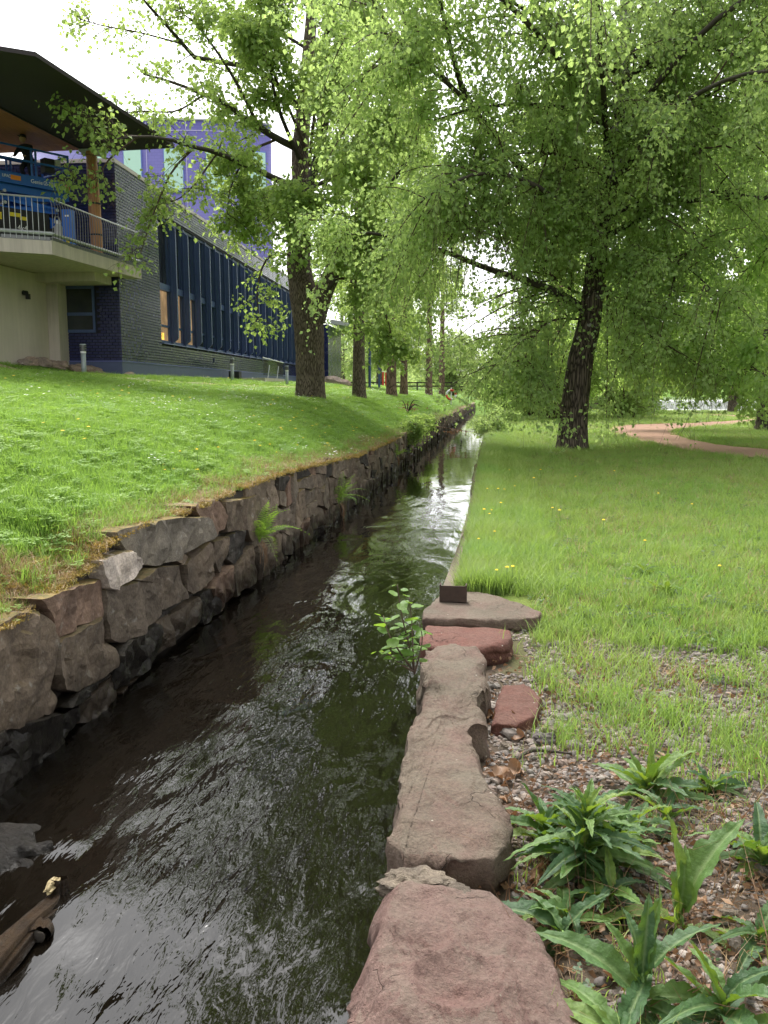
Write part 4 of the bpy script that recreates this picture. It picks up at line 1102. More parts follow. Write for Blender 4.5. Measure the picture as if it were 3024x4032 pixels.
# ------------------------------------------------------------------ scissor lift on the terrace
E_ = np.array([-13.10, 26.15, 0]); L_ = np.array([-14.36, 24.35, 0])
lu = (L_ - E_); lu /= np.linalg.norm(lu); lw = np.array([-lu[1], lu[0], 0])
if lw[1] < 0: lw = -lw
def lp(s, o, z): return E_ + lu * s + lw * o + BZ * z
def lbox(mb, s0, s1, o0, o1, z0, z1): return mb.hexa([lp(s0, o0, z0), lp(s1, o0, z0), lp(s1, o1, z0), lp(s0, o1, z0)], [lp(s0, o0, z1), lp(s1, o0, z1), lp(s1, o1, z1), lp(s0, o1, z1)])
lift = thing('scissor_lift', 'blue scissor lift with a railed work platform parked on the balcony terrace', 'lift', tuple(lp(1.9, .8, 5.6)))
mb = MB(); lbox(mb, 0, 3.9, 0, 1.7, 7.50, 7.80); plat = part('platform', mb.get(), M['lift_blue'], lift)
mb = MB(); lbox(mb, -.02, 3.9, .15, 1.6, 7.28, 7.49); part('platform_frame', mb.get(), M['lift_blue'], lift)
mb = MB()
for o in (0.03, 1.67):
    for z in (8.57, 8.20):
        mb.beam(lp(.03, o, z), lp(3.87, o, z), .05, .05)
    for s in (.03, 1.05, 1.18, 2.5, 3.87): mb.beam(lp(s, o, 7.8), lp(s, o, 8.60), .05, .05)
for s in (.03, 3.87):
    for z in (8.57, 8.20): mb.beam(lp(s, .03, z), lp(s, 1.67, z), .05, .05)
part('guardrail', mb.get(), M['lift_blue'], lift)
mb = MB(); lbox(mb, .45, .75, .06, .35, 8.0, 8.42); part('control_box', mb.get(), M['black'], lift)
mb = MB(); lbox(mb, .25, .42, .05, .3, 8.2, 8.42); part('document_box', mb.get(), M['grey_dirty'], lift)
for k, (z0, z1) in enumerate(((6.62, 6.95), (6.95, 7.28))):
    for o in (.25, 1.4):
        for a, b in (((.35, z0), (3.6, z1)), ((.35, z1), (3.6, z0))):
            mb = MB(); mb.beam(lp(a[0], o, a[1]), lp(b[0], o, b[1]), .10, .15); part('scissor_arm', mb.get(), M['lift_blue_bright'], lift)
    mb = MB()
    for s in (.4, 2.0, 3.5): mb.tube([lp(s, .1, z1), lp(s, 1.5, z1)], .05, 8)
    part('cross_pin', mb.get(), M['galv'], lift)
mb = MB(); lbox(mb, .05, 3.9, .1, 1.6, 5.95, 6.58); chs = part('chassis', mb.get(), M['lift_blue'], lift)
mb = MB(); lbox(mb, .75, 2.3, -.04, .1, 6.02, 6.78); side_box = part('engine_cover', mb.get(), M['black'], lift)
mb = MB(); lbox(mb, .02, .72, -.06, .1, 6.10, 6.60); end_box = part('end_cover', mb.get(), M['lift_blue_bright'], lift)
for s, o in ((.55, -.12), (3.1, -.12), (.55, 1.55), (3.1, 1.55)):
    w = part('wheel', tube([lp(s, o, 6.0), lp(s, o + .28, 6.0)], .40, 20), M['black'], lift)
    part('rim', tube([lp(s, o - .012, 6.0), lp(s, o + .02, 6.0)], .22, 16), M['grey_dirty'], w)
# labels printed on it
def text(s, size, pos, xdir, mat, parent, squeeze=1.0, thick=0.002):
    cu = bpy.data.curves.new('lettering', 'FONT'); cu.body = s; cu.size = size; cu.extrude = thick; cu.align_x = 'LEFT'
    tmp = bpy.data.objects.new('lettering', cu); COL.objects.link(tmp)
    dg = bpy.context.evaluated_depsgraph_get(); dg.update()
    me = bpy.data.meshes.new_from_object(tmp.evaluated_get(dg))
    bpy.data.objects.remove(tmp); bpy.data.curves.remove(cu)
    xd = np.array(xdir) / np.linalg.norm(xdir); zd = np.array([0, 0, 1.0]); nd = np.cross(xd, zd)
    co = np.empty(len(me.vertices) * 3, np.float32); me.vertices.foreach_get('co', co); co = co.reshape(-1, 3)
    P = np.array(pos) + co[:, :1] * xd * squeeze + co[:, 1:2] * zd + co[:, 2:3] * nd
    me.vertices.foreach_set('co', (P - WLOC[parent.name]).astype(np.float32).ravel())
    me.materials.clear(); me.materials.append(mat); me.update()
    o = bpy.data.objects.new('lettering', me); COL.objects.link(o); o.parent = parent; WLOC[o.name] = WLOC[parent.name]
    return o
xd = -lu
text('Genie', .16, lp(1.25, -.006, 7.60), xd, M['white'], plat, .95)
text('GS-3369 RT', .16, lp(.86, -.006, 7.60), xd, M['white'], plat, .66)
text('LIPAC', .12, lp(2.10, -.006, 7.64), xd, M['white'], plat, .8)
mb = MB(); lbox(mb, 1.55, 1.85, -.008, .002, 7.60, 7.73); part('sticker', mb.get(), M['orange'], plat)
mb = MB(); lbox(mb, .02, .25, -.006, .002, 7.57, 7.74); st = part('sticker', mb.get(), M['red'], plat)
text('1957', .14, lp(.245, -.012, 7.605), xd, M['white'], plat, .72)
text('IPAC', .26, lp(.68, -.066, 6.25), xd, M['white'], end_box, .85)
text('4x4', .22, lp(1.75, -.046, 6.18), xd, M['white'], side_box, .9)
text('LIPAC', .08, lp(2.75, .092, 6.40), xd, M['white'], chs, .9)
mb = MB(); lbox(mb, 1.62, 1.98, -.048, -.035, 6.55, 6.66); lbox(mb, 1.45, 1.66, -.05, -.036, 6.48, 6.58); part('sticker', mb.get(), M['yellow'], side_box)
mb = MB(); lbox(mb, 2.2, 2.26, -.048, -.035, 6.42, 6.62); part('sticker', mb.get(), M['yellow'], side_box)

# items beside it on the terrace
c = np.array([-12.98, 25.7, 5.6])
cb = thing('gas_cabinet', 'narrow upright blue steel cabinet behind the balcony railing beside the lift', 'cabinet', c)
part('body', MB().box(c + [0, 0, .66], (.28, .28, 1.3)).get(), M['lift_blue_bright'], cb)
part('foot', MB().box(c + [0, 0, .01], (.32, .32, .04)).get(), M['black'], cb)
part('sticker', MB().box(c + [.02, -.145, .32], (.12, .006, .22)).get(), M['yellow'], cb)
part('plate', MB().box(c + [.02, -.145, 1.12], (.12, .006, .05)).get(), M['white'], cb)
c = np.array([-13.24, 25.55, 5.6])
cb = thing('canister', 'pale plastic canister with a cap standing between the lift and the blue cabinet', 'canister', c)
part('body', tube([c, c + [0, 0, .06], c + [0, 0, .78], c + [0, 0, .88]], [.10, .13, .13, .08], 12), M['grey_dirty'], cb)
part('cap', tube([c + [0, 0, .88], c + [0, 0, .98]], .07, 10), M['white'], cb)
part('handle', tube([c + [-.1, -.05, .9], c + [-.05, -.08, 1.08], c + [.05, -.08, 1.08], c + [.1, -.05, .9]], .018, 6), M['grey_dirty'], cb)

# ------------------------------------------------------------------ worker on the lift
def skin(name, verts, edges, radii, mat, parent, sub=2):
    me = bpy.data.meshes.new(name)
    V = np.array(verts, float)
    me.from_pydata([tuple(p) for p in V], edges, [])
    o = bpy.data.objects.new(name, me); COL.objects.link(o)
    o.modifiers.new('skin', 'SKIN').use_smooth_shade = True
    sv = me.skin_vertices[0].data
    for i, r in enumerate(radii): sv[i].radius = (r, r) if not hasattr(r, '__len__') else r
    sv[0].use_root = True
    o.modifiers.new('sub', 'SUBSURF').levels = sub
    dg = bpy.context.evaluated_depsgraph_get(); dg.update()
    out = bpy.data.meshes.new_from_object(o.evaluated_get(dg))
    bpy.data.objects.remove(o); bpy.data.meshes.remove(me)
    out.materials.clear(); out.materials.append(mat)
    out.polygons.foreach_set('use_smooth', np.ones(len(out.polygons), bool))
    q = bpy.data.objects.new(name, out); COL.objects.link(q)
    q.parent = parent; WLOC[q.name] = WLOC[parent.name]
    return q
pf = lp(1.05, .55, 7.8)
fwd = lu * .8 - lw * .6; fwd /= np.linalg.norm(fwd); sid = np.array([-fwd[1], fwd[0], 0])
per = thing('person', 'worker in dark clothes and cap bending forward on the railed platform of the blue lift', 'person', pf)
def Q(f_, s_, u_): return fwd * f_ + sid * s_ + BZ * u_
VB = [Q(-.10, 0, .55), Q(-.05, 0, .68), Q(.03, 0, .82), Q(.10, 0, .95), Q(.15, 0, 1.01),
      Q(-.10, .09, .52), Q(.14, .11, .34), Q(.0, .11, .06), Q(.12, .11, .03), Q(-.10, -.09, .52), Q(.16, -.12, .32), Q(.0, -.12, .06), Q(.12, -.12, .03),
      Q(.09, .17, .92), Q(.20, .24, .72), Q(.40, .18, .62), Q(.09, -.17, .92), Q(.22, -.25, .70), Q(.42, -.18, .60)]
EB = [(0, 1), (1, 2), (2, 3), (3, 4), (0, 5), (5, 6), (6, 7), (7, 8), (0, 9), (9, 10), (10, 11), (11, 12), (3, 13), (13, 14), (14, 15), (3, 16), (16, 17), (17, 18)]
RB = [(.15, .12), (.15, .12), (.17, .12), (.15, .11), (.065, .065), .10, .075, .055, .04, .10, .075, .055, .04, .075, .055, .042, .075, .055, .042]
skin('body', VB, EB, RB, M['dark_cloth'], per)
hc = Q(.22, 0, 1.13)
v, f = blob((0, 0, 0), .115, (.9, .78, 1.08), 2, 20, 16, 0.02)
MF = np.stack([fwd, sid, BZ], 1)
v[:, 0] += .02 * np.exp(-((v[:, 1] / .02) ** 2 + ((v[:, 2] + .01) / .03) ** 2)) * (v[:, 0] > 0)     # nose
v[:, 0] -= .012 * np.exp(-(((np.abs(v[:, 1]) - .035) / .018) ** 2 + ((v[:, 2] - .02) / .014) ** 2)) * (v[:, 0] > 0)  # eye sockets
head = part('head', (v @ MF.T + hc + pf, f), M['skin'], per, True)
for s in (-1, 1): part('ear', (blob((0, .088 * s, -.005), .026, (.7, .35, 1.1), 3, 8, 6, .05)[0] @ MF.T + hc + pf, blob((0, 0, 0), 1, (1, 1, 1), 3, 8, 6, 0)[1]), M['skin'], head)
v, f = blob((-.015, 0, .035), .122, (.95, .84, .85), 5, 20, 12, 0.05); keepv = v[:, 2] > -.02 - .9 * np.minimum(0, v[:, 0])*0
v[:, 2] = np.maximum(v[:, 2], .02 - .5 * np.clip(-v[:, 0], 0, .1)); part('cap', (v @ MF.T + hc + pf, f), M['hair'], per, True)
mb = MB(); mb.box((.135, 0, .045), (.09, .13, .012)); part('cap_peak', (np.array(mb.v) @ MF.T + hc + pf, mb.f), M['hair'], per)
for s in (.18, -.18):      # hands: palm, four fingers and a thumb holding the rail
    h0 = Q(.44, s, .585); vs = [h0, h0 + Q(.06, 0, -.01)]; es = [(0, 1)]; rs = [(.03, .022), (.036, .016)]
    for k in range(4):
        y_ = (k - 1.5) * .019; b = len(vs); L_f = (.032, .038, .035, .027)[k]
        vs += [h0 + Q(.085, y_, -.012), h0 + Q(.085 + L_f, y_, -.03), h0 + Q(.09 + L_f, y_, -.06)]; es += [(1, b), (b, b + 1), (b + 1, b + 2)]; rs += [.010, .009, .008]
    b = len(vs); vs += [h0 + Q(.03, -.04 * np.sign(s), -.012), h0 + Q(.065, -.05 * np.sign(s), -.04)]; es += [(0, b), (b, b + 1)]; rs += [.012, .010]
    skin('hand', vs, es, rs, M['skin'], per, 1)

# ------------------------------------------------------------------ bollards, ramp, boulders by the building
b0 = thing('bollard_light', 'nearest pale round bollard light on the grass below the concrete wall', 'bollard', (-12.81, 25.89, ground_left([-12.81], [25.89])[0]), 'bollard lights along the building')
part('post', tube([(0, 0, -.2), (0, 0, .72)], .075, 16), M['post_metal'], b0, True, world=False)
part('collar', tube([(0, 0, .70), (0, 0, .76)], .085, 16), M['white'], b0, world=False)
lv = MB()
for k in range(3): lv.tube([(0, 0, .79 + k * .055), (0, 0, .815 + k * .055)], .10, 16)
lv.tube([(0, 0, .76), (0, 0, .95)], .05, 10)
part('louvre', lv.get(), M['rail'], b0, world=False)
part('cap', tube([(0, 0, .95), (0, 0, .985)], [.10, .085], 16), M['post_metal'], b0, world=False)
for (x, y), lb in (((-11.26, 36.27), 'grey bollard light by the plinth in the middle of the blue side wall'), ((-10.63, 43.48), 'bollard light just right of the glass ramp railing'), ((-7.9, 63.0), 'pale bollard light in front of the far entrance wall, between the first two trunks')):
    dup(b0, (x, y, ground_left([x], [y])[0]), 0.3 * x, lb)
rp = thing('ramp_railing', 'low concrete ramp with a glass and steel railing against the blue side wall', 'railing', bp(13.9, .9, 1.9))
mb = MB(); bbox(mb, 13.2, 18.0, .25, 1.9, 1.6, 2.12); part('ramp', mb.get(), M['concrete'], rp)
mb = MB()
mb.tube([bp(13.0, 1.85, 3.08), bp(17.9, 1.85, 2.98)], .028, 8)
part('handrail', mb.get(), M['galv'], rp)
for s in (14.4, 16.6): part('post', tube([bp(s - .35, 1.85, 2.1), bp(s + .1, 1.85, 2.75)], .022, 8), M['galv'], rp)
mb = MB(); bbox(mb, 13.1, 17.8, 1.84, 1.855, 2.25, 3.0)
def clear_glass():
    m = N('clear_glass'); g = m.n('BsdfGlossy'); g.inputs['Roughness'].default_value = .05; t = m.n('BsdfTransparent'); t.inputs[0].default_value = (.72, .76, .76, 1)
    mx = m.n('MixShader'); mx.inputs[0].default_value = .12; m.l(t.outputs[0], mx.inputs[1]); m.l(g.outputs[0], mx.inputs[2]); return m.done(mx.outputs[0])
M['clear_glass'] = clear_glass()
part('glass_panel', mb.get(), M['clear_glass'], rp)
mb = MB(); bbox(mb, 12.5, 13.0, .3, .8, 1.9, 2.42); tag(part('meter_box', mb.get(), M['black']), 'small black box on the ground at the near end of the concrete ramp', 'box')

rg = np.random.default_rng(8)
for i in range(26):
    t = i / 25; x = -15.3 + 2.9 * t + rg.uniform(-.1, .1) + (0.5 if t > .9 else 0); y = 25.2 + 2.35 * min(1, t * 1.6) + rg.uniform(-.45, .25)
    if x > -14.2: y = min(27.6, y)
    r = rg.uniform(.13, .24) * (1.2 if t < .7 else .8)
    x = max(x, -14.5 + .1 * rg.random()) if t > .05 else x
    z = ground_left([x], [y])[0]
    o = part('boulder', blob((0, 0, 0), r, (1.25, 1, .72), 40 + i, 14, 9, .22), M['boulder_pink'])
    o.location = (x, y, z + r * .25); o.rotation_euler = (0, 0, rg.uniform(0, 6))
    tag(o, ('rounded pinkish field stone in the heap right against the concrete wall' if x < -14.2 else 'rounded field stone in the heap between the concrete wall and the nearest bollard light' if x < -12.9 else 'small field stone at the end of the heap near the blue plinth'), 'boulder', 'field stones heaped ' + ('against the concrete wall' if x < -14.2 else 'by the nearest bollard light' if x < -12.9 else 'near the blue plinth'))
for i, (px, py, lb) in enumerate(((1000 + 515 * .603, 1150 + 590 * .603, 'largest pink boulder on the lawn in front of the far entrance wall'), (1000 + 465 * .603, 1150 + 592 * .603, 'small pale boulder close to the big left trunk, by the far entrance'), (1000 + 590 * .603, 1150 + 592 * .603, 'pale boulder just right of the far pale bollard'))):
    p = at_y(px, py, 61.0); o = part('boulder', blob((0, 0, 0), (.62, .4, .42)[i], (1.3, 1, .8), 90 + i, 14, 9, .15), M['boulder_pink']); o.location = (p[0], p[1], ground_left([p[0]], [p[1]])[0] + .1)
    tag(o, lb, 'boulder')

# ------------------------------------------------------------------ trees
def unit(a): return a / (np.linalg.norm(a, axis=-1, keepdims=True) + 1e-9)
def multi_tube(P, r, seg=3):
    T, K, _ = P.shape
    d = unit(P[:, -1] - P[:, 0]); ref = np.where(np.abs(d[:, 2:3]) > .9, np.array([[1.0, 0, 0]]), np.array([[0, 0, 1.0]]))
    a = unit(np.cross(d, ref)); b = np.cross(d, a)
    th = np.arange(seg) * 2 * PI / seg
    v = P[:, :, None, :] + r[:, :, None, None] * (np.cos(th)[None, None, :, None] * a[:, None, None, :] + np.sin(th)[None, None, :, None] * b[:, None, None, :])
    base = (np.arange(T) * K * seg)[:, None, None]
    k = np.arange(K - 1)[None, :, None] * seg; s = np.arange(seg)[None, None, :]; s2 = (s + 1) % seg
    f = np.stack([base + k + s, base + k + s2, base + k + seg + s2, base + k + seg + s], -1).reshape(-1, 4)
    return v.reshape(-1, 3), f
def along(P, t):
    """points on polylines P (T,K,3) at t (T,M)"""
    T, K, _ = P.shape
    u = np.clip(t, 0, .9999) * (K - 1); i = u.astype(int); w = (u - i)[..., None]
    ti = np.arange(T)[:, None]
    return P[ti, i] * (1 - w) + P[ti, i + 1] * w, unit(P[ti, i + 1] - P[ti, i])
def curve(start, d, L, droop, K):
    s = np.linspace(0, 1, K)[None, :, None]
    return start[:, None] + d[:, None] * s * L[:, None, None] + np.array([0, 0, -1.0]) * (s ** 2) * (L * droop)[:, None, None]
def leaves_mesh(p, ax, rg, L, W, fold=.18, hang=0.0):
    n = len(p)
    nr = rg.normal(size=(n, 3)); nr[:, 2] = np.abs(nr[:, 2]) + .35
    side = unit(np.cross(ax, nr)); nn = np.cross(side, ax)
    ll = (L * rg.uniform(.5, 1.3, n))[:, None]; ww = ll * (W / L)
    v = np.stack([p, p + ax * ll * .42 + side * ww * .5 + nn * ww * fold, p + ax * ll, p + ax * ll * .42 - side * ww * .5 + nn * ww * fold], 1)
    b = (np.arange(n) * 4)[:, None]
    f = np.stack([b + [0, 1, 2], b + [0, 2, 3]], 1).reshape(-1, 3)
    return v.reshape(-1, 3), f
def foliage(limbs, seed, nsub=10, sublen=1.6, subdroop=.3, ntwig=9, twiglen=.9, droop=.6, nleaf=24, L=.07, W=.055, t0=.25, up=.25, hang=.6, extra=None, clump=.9, tint_sc=.7, keep=None):
    rg = np.random.default_rng(seed)
    st, dr, ln = [], [], []
    for lb in limbs:
        P = np.asarray(lb[0]); wt = lb[2] if len(lb) > 2 else 1.0; ls = lb[3] if len(lb) > 3 else 1.0
        t = np.concatenate([rg.uniform(t0, 1, max(1, int(nsub * wt))), [.99, .97]])
        u = t * (len(P) - 1); i = np.minimum(u.astype(int), len(P) - 2); w = (u - i)[:, None]
        s = P[i] * (1 - w) + P[i + 1] * w; tg = unit(P[i + 1] - P[i])
        rd = rg.normal(size=(len(t), 3)); rd = unit(rd - (rd * tg).sum(1)[:, None] * tg)
        d = unit(tg * .65 + rd * .9 + np.array([0, 0, up]))
        st.append(s); dr.append(d); ln.append(ls * sublen * rg.uniform(.5, 1.3, len(t)) * (1.15 - .5 * t))
    st, dr, ln = np.concatenate(st), np.concatenate(dr), np.concatenate(ln)
    S = curve(st, dr, ln, subdroop, 5)
    sr = np.linspace(1, .3, 5)[None] * (.008 + .007 * ln)[:, None]
    t = rg.uniform(.12, 1, (len(S), ntwig)); q, tg = along(S, t)
    q, tg = q.reshape(-1, 3), tg.reshape(-1, 3)
    rd = unit(rg.normal(size=q.shape)); d = unit(tg * .5 + rd * .9 + np.array([0, 0, .1]))
    tl = twiglen * rg.uniform(.35, 1.3, len(q))
    TW_ = curve(q, d * (1 - .35 * min(1, droop)), tl, droop, 5)
    if extra is not None: TW_ = np.concatenate([TW_, extra]); tl = np.concatenate([tl, np.linalg.norm(extra[:, -1] - extra[:, 0], axis=1)])
    tr = np.linspace(1, .4, 5)[None] * (.0035 + .002 * np.minimum(tl, 1.5))[:, None]
    cnt = nleaf
    t = (np.arange(cnt)[None] + rg.uniform(0, 1, (len(TW_), cnt))) / cnt; t = .08 + .92 * t
    p, tg = along(TW_, t)
    if extra is not None:                                # long strands carry as many leaves again
        t2 = rg.uniform(.05, 1, (len(extra), int(cnt * 1.3))); p2, tg2 = along(extra, t2)
        p = np.concatenate([p.reshape(-1, 3), p2.reshape(-1, 3)]); tg = np.concatenate([tg.reshape(-1, 3), tg2.reshape(-1, 3)])
    p, tg = p.reshape(-1, 3), tg.reshape(-1, 3)
    off = rg.normal(size=p.shape) * L * clump; p = p + off
    if keep is not None:
        k_ = keep(p); p, tg, off = p[k_], tg[k_], off[k_]
    ax = unit(tg * .25 + unit(off) * .8 + np.array([0, 0, -hang]) + rg.normal(size=p.shape) * .3)
    tint = np.clip(.5 + .42 * vn(p * tint_sc, seed) + rg.normal(size=len(p)) * .2, 0, 1)
    lv = leaves_mesh(p, ax, rg, L, W)
    return (S, sr), (TW_, tr), lv, np.repeat(tint, 4)
def trunk_mesh(pts, rad, seg=40, n=90, flare=.35, fiss=.05, seed=0, lobes=5):
    P = spline(np.asarray(pts, float), n); r = np.interp(np.linspace(0, 1, n), np.linspace(0, 1, len(rad)), rad)
    t, a, b = frames(P); th = np.arange(seg) * 2 * PI / seg
    z = P[:, 2] - P[0, 2]
    R_ = r[:, None] * np.ones(seg)[None]
    R_ = R_ * (1 + flare * np.exp(-z / .35)[:, None] * (1 + .35 * np.sin(th * lobes + seed)[None]))
    q = np.stack([np.cos(th)[None] * 3.2 * np.ones((n, 1)), np.sin(th)[None] * 3.2 * np.ones((n, 1)), (z * .8)[:, None] * np.ones((1, seg))], -1).reshape(-1, 3)
    rid = (1 - np.abs(vn(q * 1.5, seed))).reshape(n, seg); low = vn(q * .35, seed + 3).reshape(n, seg)
    R_ = R_ * (1 + fiss * (rid - .6) + .06 * low)
    v = P[:, None] + R_[..., None] * (np.cos(th)[None, :, None] * a[:, None] + np.sin(th)[None, :, None] * b[:, None])
    i = np.arange(n - 1)[:, None] * seg; s = np.arange(seg)[None]; s2 = (s + 1) % seg
    f = np.stack([i + s, i + s2, i + seg + s2, i + seg + s], -1).reshape(-1, 4)
    return v.reshape(-1, 3), f
def auto_limbs(base, h0, h1, n, lmax, rise, seed, prof=None, curve_up=.0, r0=.09, lean=(0, 0), az0=0.0, droop_end=.25):
    """limbs set round a trunk standing at base between heights h0 and h1"""
    rg = np.random.default_rng(seed); out = []
    for i in range(n):
        t = (i + rg.uniform(0, .8)) / n; h = h0 + (h1 - h0) * t
        az = az0 + i * 2.39996 + rg.uniform(-.4, .4)
        L = lmax * (prof(t) if prof else math.sqrt(max(.05, 1 - t * .85))) * rg.uniform(.75, 1.15)
        el = rise + rg.uniform(-.15, .2) + .35 * t
        s = np.array([base[0] + lean[0] * h, base[1] + lean[1] * h, base[2] + h])
        d = np.array([math.sin(az) * math.cos(el), math.cos(az) * math.cos(el), math.sin(el)])
        sd_ = np.cross(d, [0, 0, 1.0]) * rg.uniform(-.18, .18)
        p = [s, s + d * L * .35 + sd_ * L * .5, s + d * L * .7 + sd_ * L - np.array([0, 0, droop_end * .25 * L]), s + d * L * .98 + sd_ * L * .7 - np.array([0, 0, droop_end * L * .8])]
        out.append((spline(p, 10), r0 * (1 - .5 * t) * max(.5, L / lmax)))
    return out
def tree(name, label, base, trunk_pts, trunk_r, limbs, bark, leafm, seed, group=None, trunk_kw=None, limb_objs=14, cat='tree', **fol):
    t = thing(name, label, cat, base, group)
    if trunk_pts is not None:
        part('trunk', trunk_mesh(trunk_pts, trunk_r, seed=seed, **(trunk_kw or {})), bark, t, True)
    order = sorted(range(len(limbs)), key=lambda i: -limbs[i][1])
    rest = []
    for k, i in enumerate(order):
        P, r0 = limbs[i][:2]
        rr = np.linspace(r0, max(.012, r0 * .22), len(P)) 
        vf = tube(P, rr, 7)
        if k < limb_objs: part('limb', vf, M['bark_limb'], t, True)
        else: rest.append(vf)
    (S, sr), (TW_, tr), lv, tint = foliage(limbs, seed, **fol)
    va, fa = multi_tube(S, sr, 4); vb, fb = multi_tube(TW_, tr, 3)
    V, F = [va, vb], [fa, fb + len(va)]; o = len(va) + len(vb)
    for v, f in rest:
        q = np.array([g for g in f if len(g) == 4]); V.append(np.array(v)); F.append(q + o); o += len(v)
    part('twigs', (np.concatenate(V), np.concatenate(F)), M['bark_twig'], t, kind='stuff')
    part('crown', lv, leafm, t, tint=tint, kind='stuff')
    return t
DP = lambda L: np.array([dy(a, b, Y) for a, b, Y in L])

# the big birch on the right bank
def canal_gap(p):
    g = sstep(-1.7, -1.2, p[:, 0]) * sstep(.55, .2, p[:, 0]) * sstep(2.6, 3.0, p[:, 2]) * sstep(5.5, 4.7, p[:, 2])
    return np.random.default_rng(6).random(len(p)) > .8 * g
BX = np.array([1.94, 22.85, -.05])
bt = [(1236, 978, 22.85), (1240, 890, 22.85), (1254, 780, 22.85), (1274, 690, 22.85), (1284, 600, 22.85), (1294, 520, 22.85), (1308, 440, 22.85), (1328, 330, 22.85), (1342, 200, 22.85), (1350, 60, 22.85)]
bpts = list(DP(bt)) + [np.array([3.15, 23.0, 13.5]), np.array([3.3, 23.2, 17]), np.array([3.3, 23.2, 20])]
LB = [
 ([(1276, 676, 22.85), (1240, 655, 22.8), (1200, 630, 22.6), (1120, 600, 22.4), (1050, 580, 22.3), (980, 550, 22.0), (900, 525, 21.6), (820, 505, 21), (740, 505, 20.5)], .15),
 ([(1292, 520, 22.8), (1180, 420, 22), (1080, 310, 21.2), (1010, 215, 20.5), (975, 110, 20), (950, 0, 19.5), (920, -150, 19)], .15),
 ([(1005, 215, 20.5), (950, 165, 20), (880, 105, 19.5), (830, 40, 19), (800, -10, 18.5), (790, -120, 18)], .075),
 ([(960, 170, 20.2), (905, 130, 19.8), (850, 112, 19.4), (790, 90, 18.8), (720, 80, 18.3)], .05),
 ([(1304, 474, 22.85), (1345, 452, 22.7), (1400, 435, 22.5), (1500, 415, 22), (1600, 420, 21.5), (1720, 450, 21)], .10),
 ([(1289, 572, 22.85), (1330, 556, 22.6), (1380, 552, 22.3), (1450, 560, 22), (1500, 590, 21.5), (1560, 650, 21)], .07),
 ([(1340, 250, 22.8), (1260, 240, 22), (1180, 228, 21.5), (1100, 225, 21), (1020, 235, 20.5), (930, 262, 20)], .085),
 ([(1345, 180, 22.8), (1420, 120, 22.3), (1520, 60, 21.8), (1640, 0, 21), (1750, -60, 20)], .09),
 ([(1345, 160, 22.8), (1250, 110, 22), (1180, 50, 21), (1100, 0, 20), (1030, -60, 19)], .10),
 ([(1330, 330, 22.8), (1440, 260, 22.3), (1540, 200, 22), (1640, 150, 21.5)], .07),
 ([(1280, 650, 22.85), (1225, 620, 22.8), (1170, 575, 22.5), (1130, 520, 22), (1060, 480, 21.3), (990, 490, 20.8)], .05),
 ([(1290, 600, 22.8), (1330, 640, 22.4), (1380, 690, 22), (1400, 740, 21.6)], .04),
 ([(1345, 120, 22.8), (1450, 90, 22), (1560, 110, 21), (1660, 150, 20)], .07),
 ([(1335, 300, 22.8), (1420, 300, 22), (1520, 320, 21), (1620, 300, 20)], .06),
 ([(1350, 60, 22.8), (1420, -10, 22), (1520, -40, 21), (1640, -60, 20)], .07),
 ([(1345, 140, 22.8), (1280, 30, 22), (1200, -20, 21), (1120, -60, 20)], .07),
 ([(1320, 380, 22.8), (1230, 340, 22), (1140, 330, 21), (1060, 350, 20.3)], .06),
 ([(1080, 310, 21.2), (1040, 370, 20.8), (1005, 430, 20.4), (990, 480, 20.2)], .03),
 ([(1180, 420, 22), (1110, 430, 21.4), (1040, 430, 20.8), (975, 440, 20.3)], .04),
 ([(1260, 690, 22.8), (1200, 690, 22.4), (1160, 720, 22), (1130, 780, 21.7)], .04),
]
limbs_b = [(spline(DP(p), 12), r * .8) for p, r in LB]
for p in ([(2.6, 22.8, 7), (2.0, 19.5, 8.6), (1.5, 16.5, 8.9), (1.2, 14.5, 8.4)], [(2.5, 22.8, 6.2), (3.4, 20, 7.2), (4.2, 17.5, 7.2), (5, 15.5, 6.6)],
          [(2.6, 22.8, 8), (.5, 20, 9.3), (-1.2, 17.5, 9.6), (-2.6, 15.5, 9.2)], [(2.5, 23, 6), (3, 26, 7.5), (3.5, 29, 8)], [(2.4, 22.8, 5.2), (4.2, 22, 5.9), (6.2, 21.3, 5.8), (8, 21, 5.2)],
          [(2.6, 22.8, 7.4), (4.2, 20, 9), (6, 17.5, 9.3), (7.4, 15.5, 8.6)], [(2.4, 22.8, 5.0), (1.0, 20.8, 6.0), (-.4, 19.4, 6.1), (-1.6, 18.4, 5.4)], [(2.6, 22.9, 8), (.4, 25, 9.2), (-2, 27, 9.4), (-3.6, 28, 8.8)]):
    limbs_b.append((spline(np.array(p, float), 12), .08))
limbs_b += [l + (.7, .7) for l in auto_limbs((1.98, 22.85, 0), 4.2, 9.5, 15, 2.0, .2, 15, r0=.03, lean=(.088, 0), prof=lambda t: 1.0, droop_end=.5)]
limbs_b += auto_limbs((3.1, 23, 0), 9.5, 19, 14, 5.5, .35, 5, r0=.08)
rg = np.random.default_rng(77)
ex = []
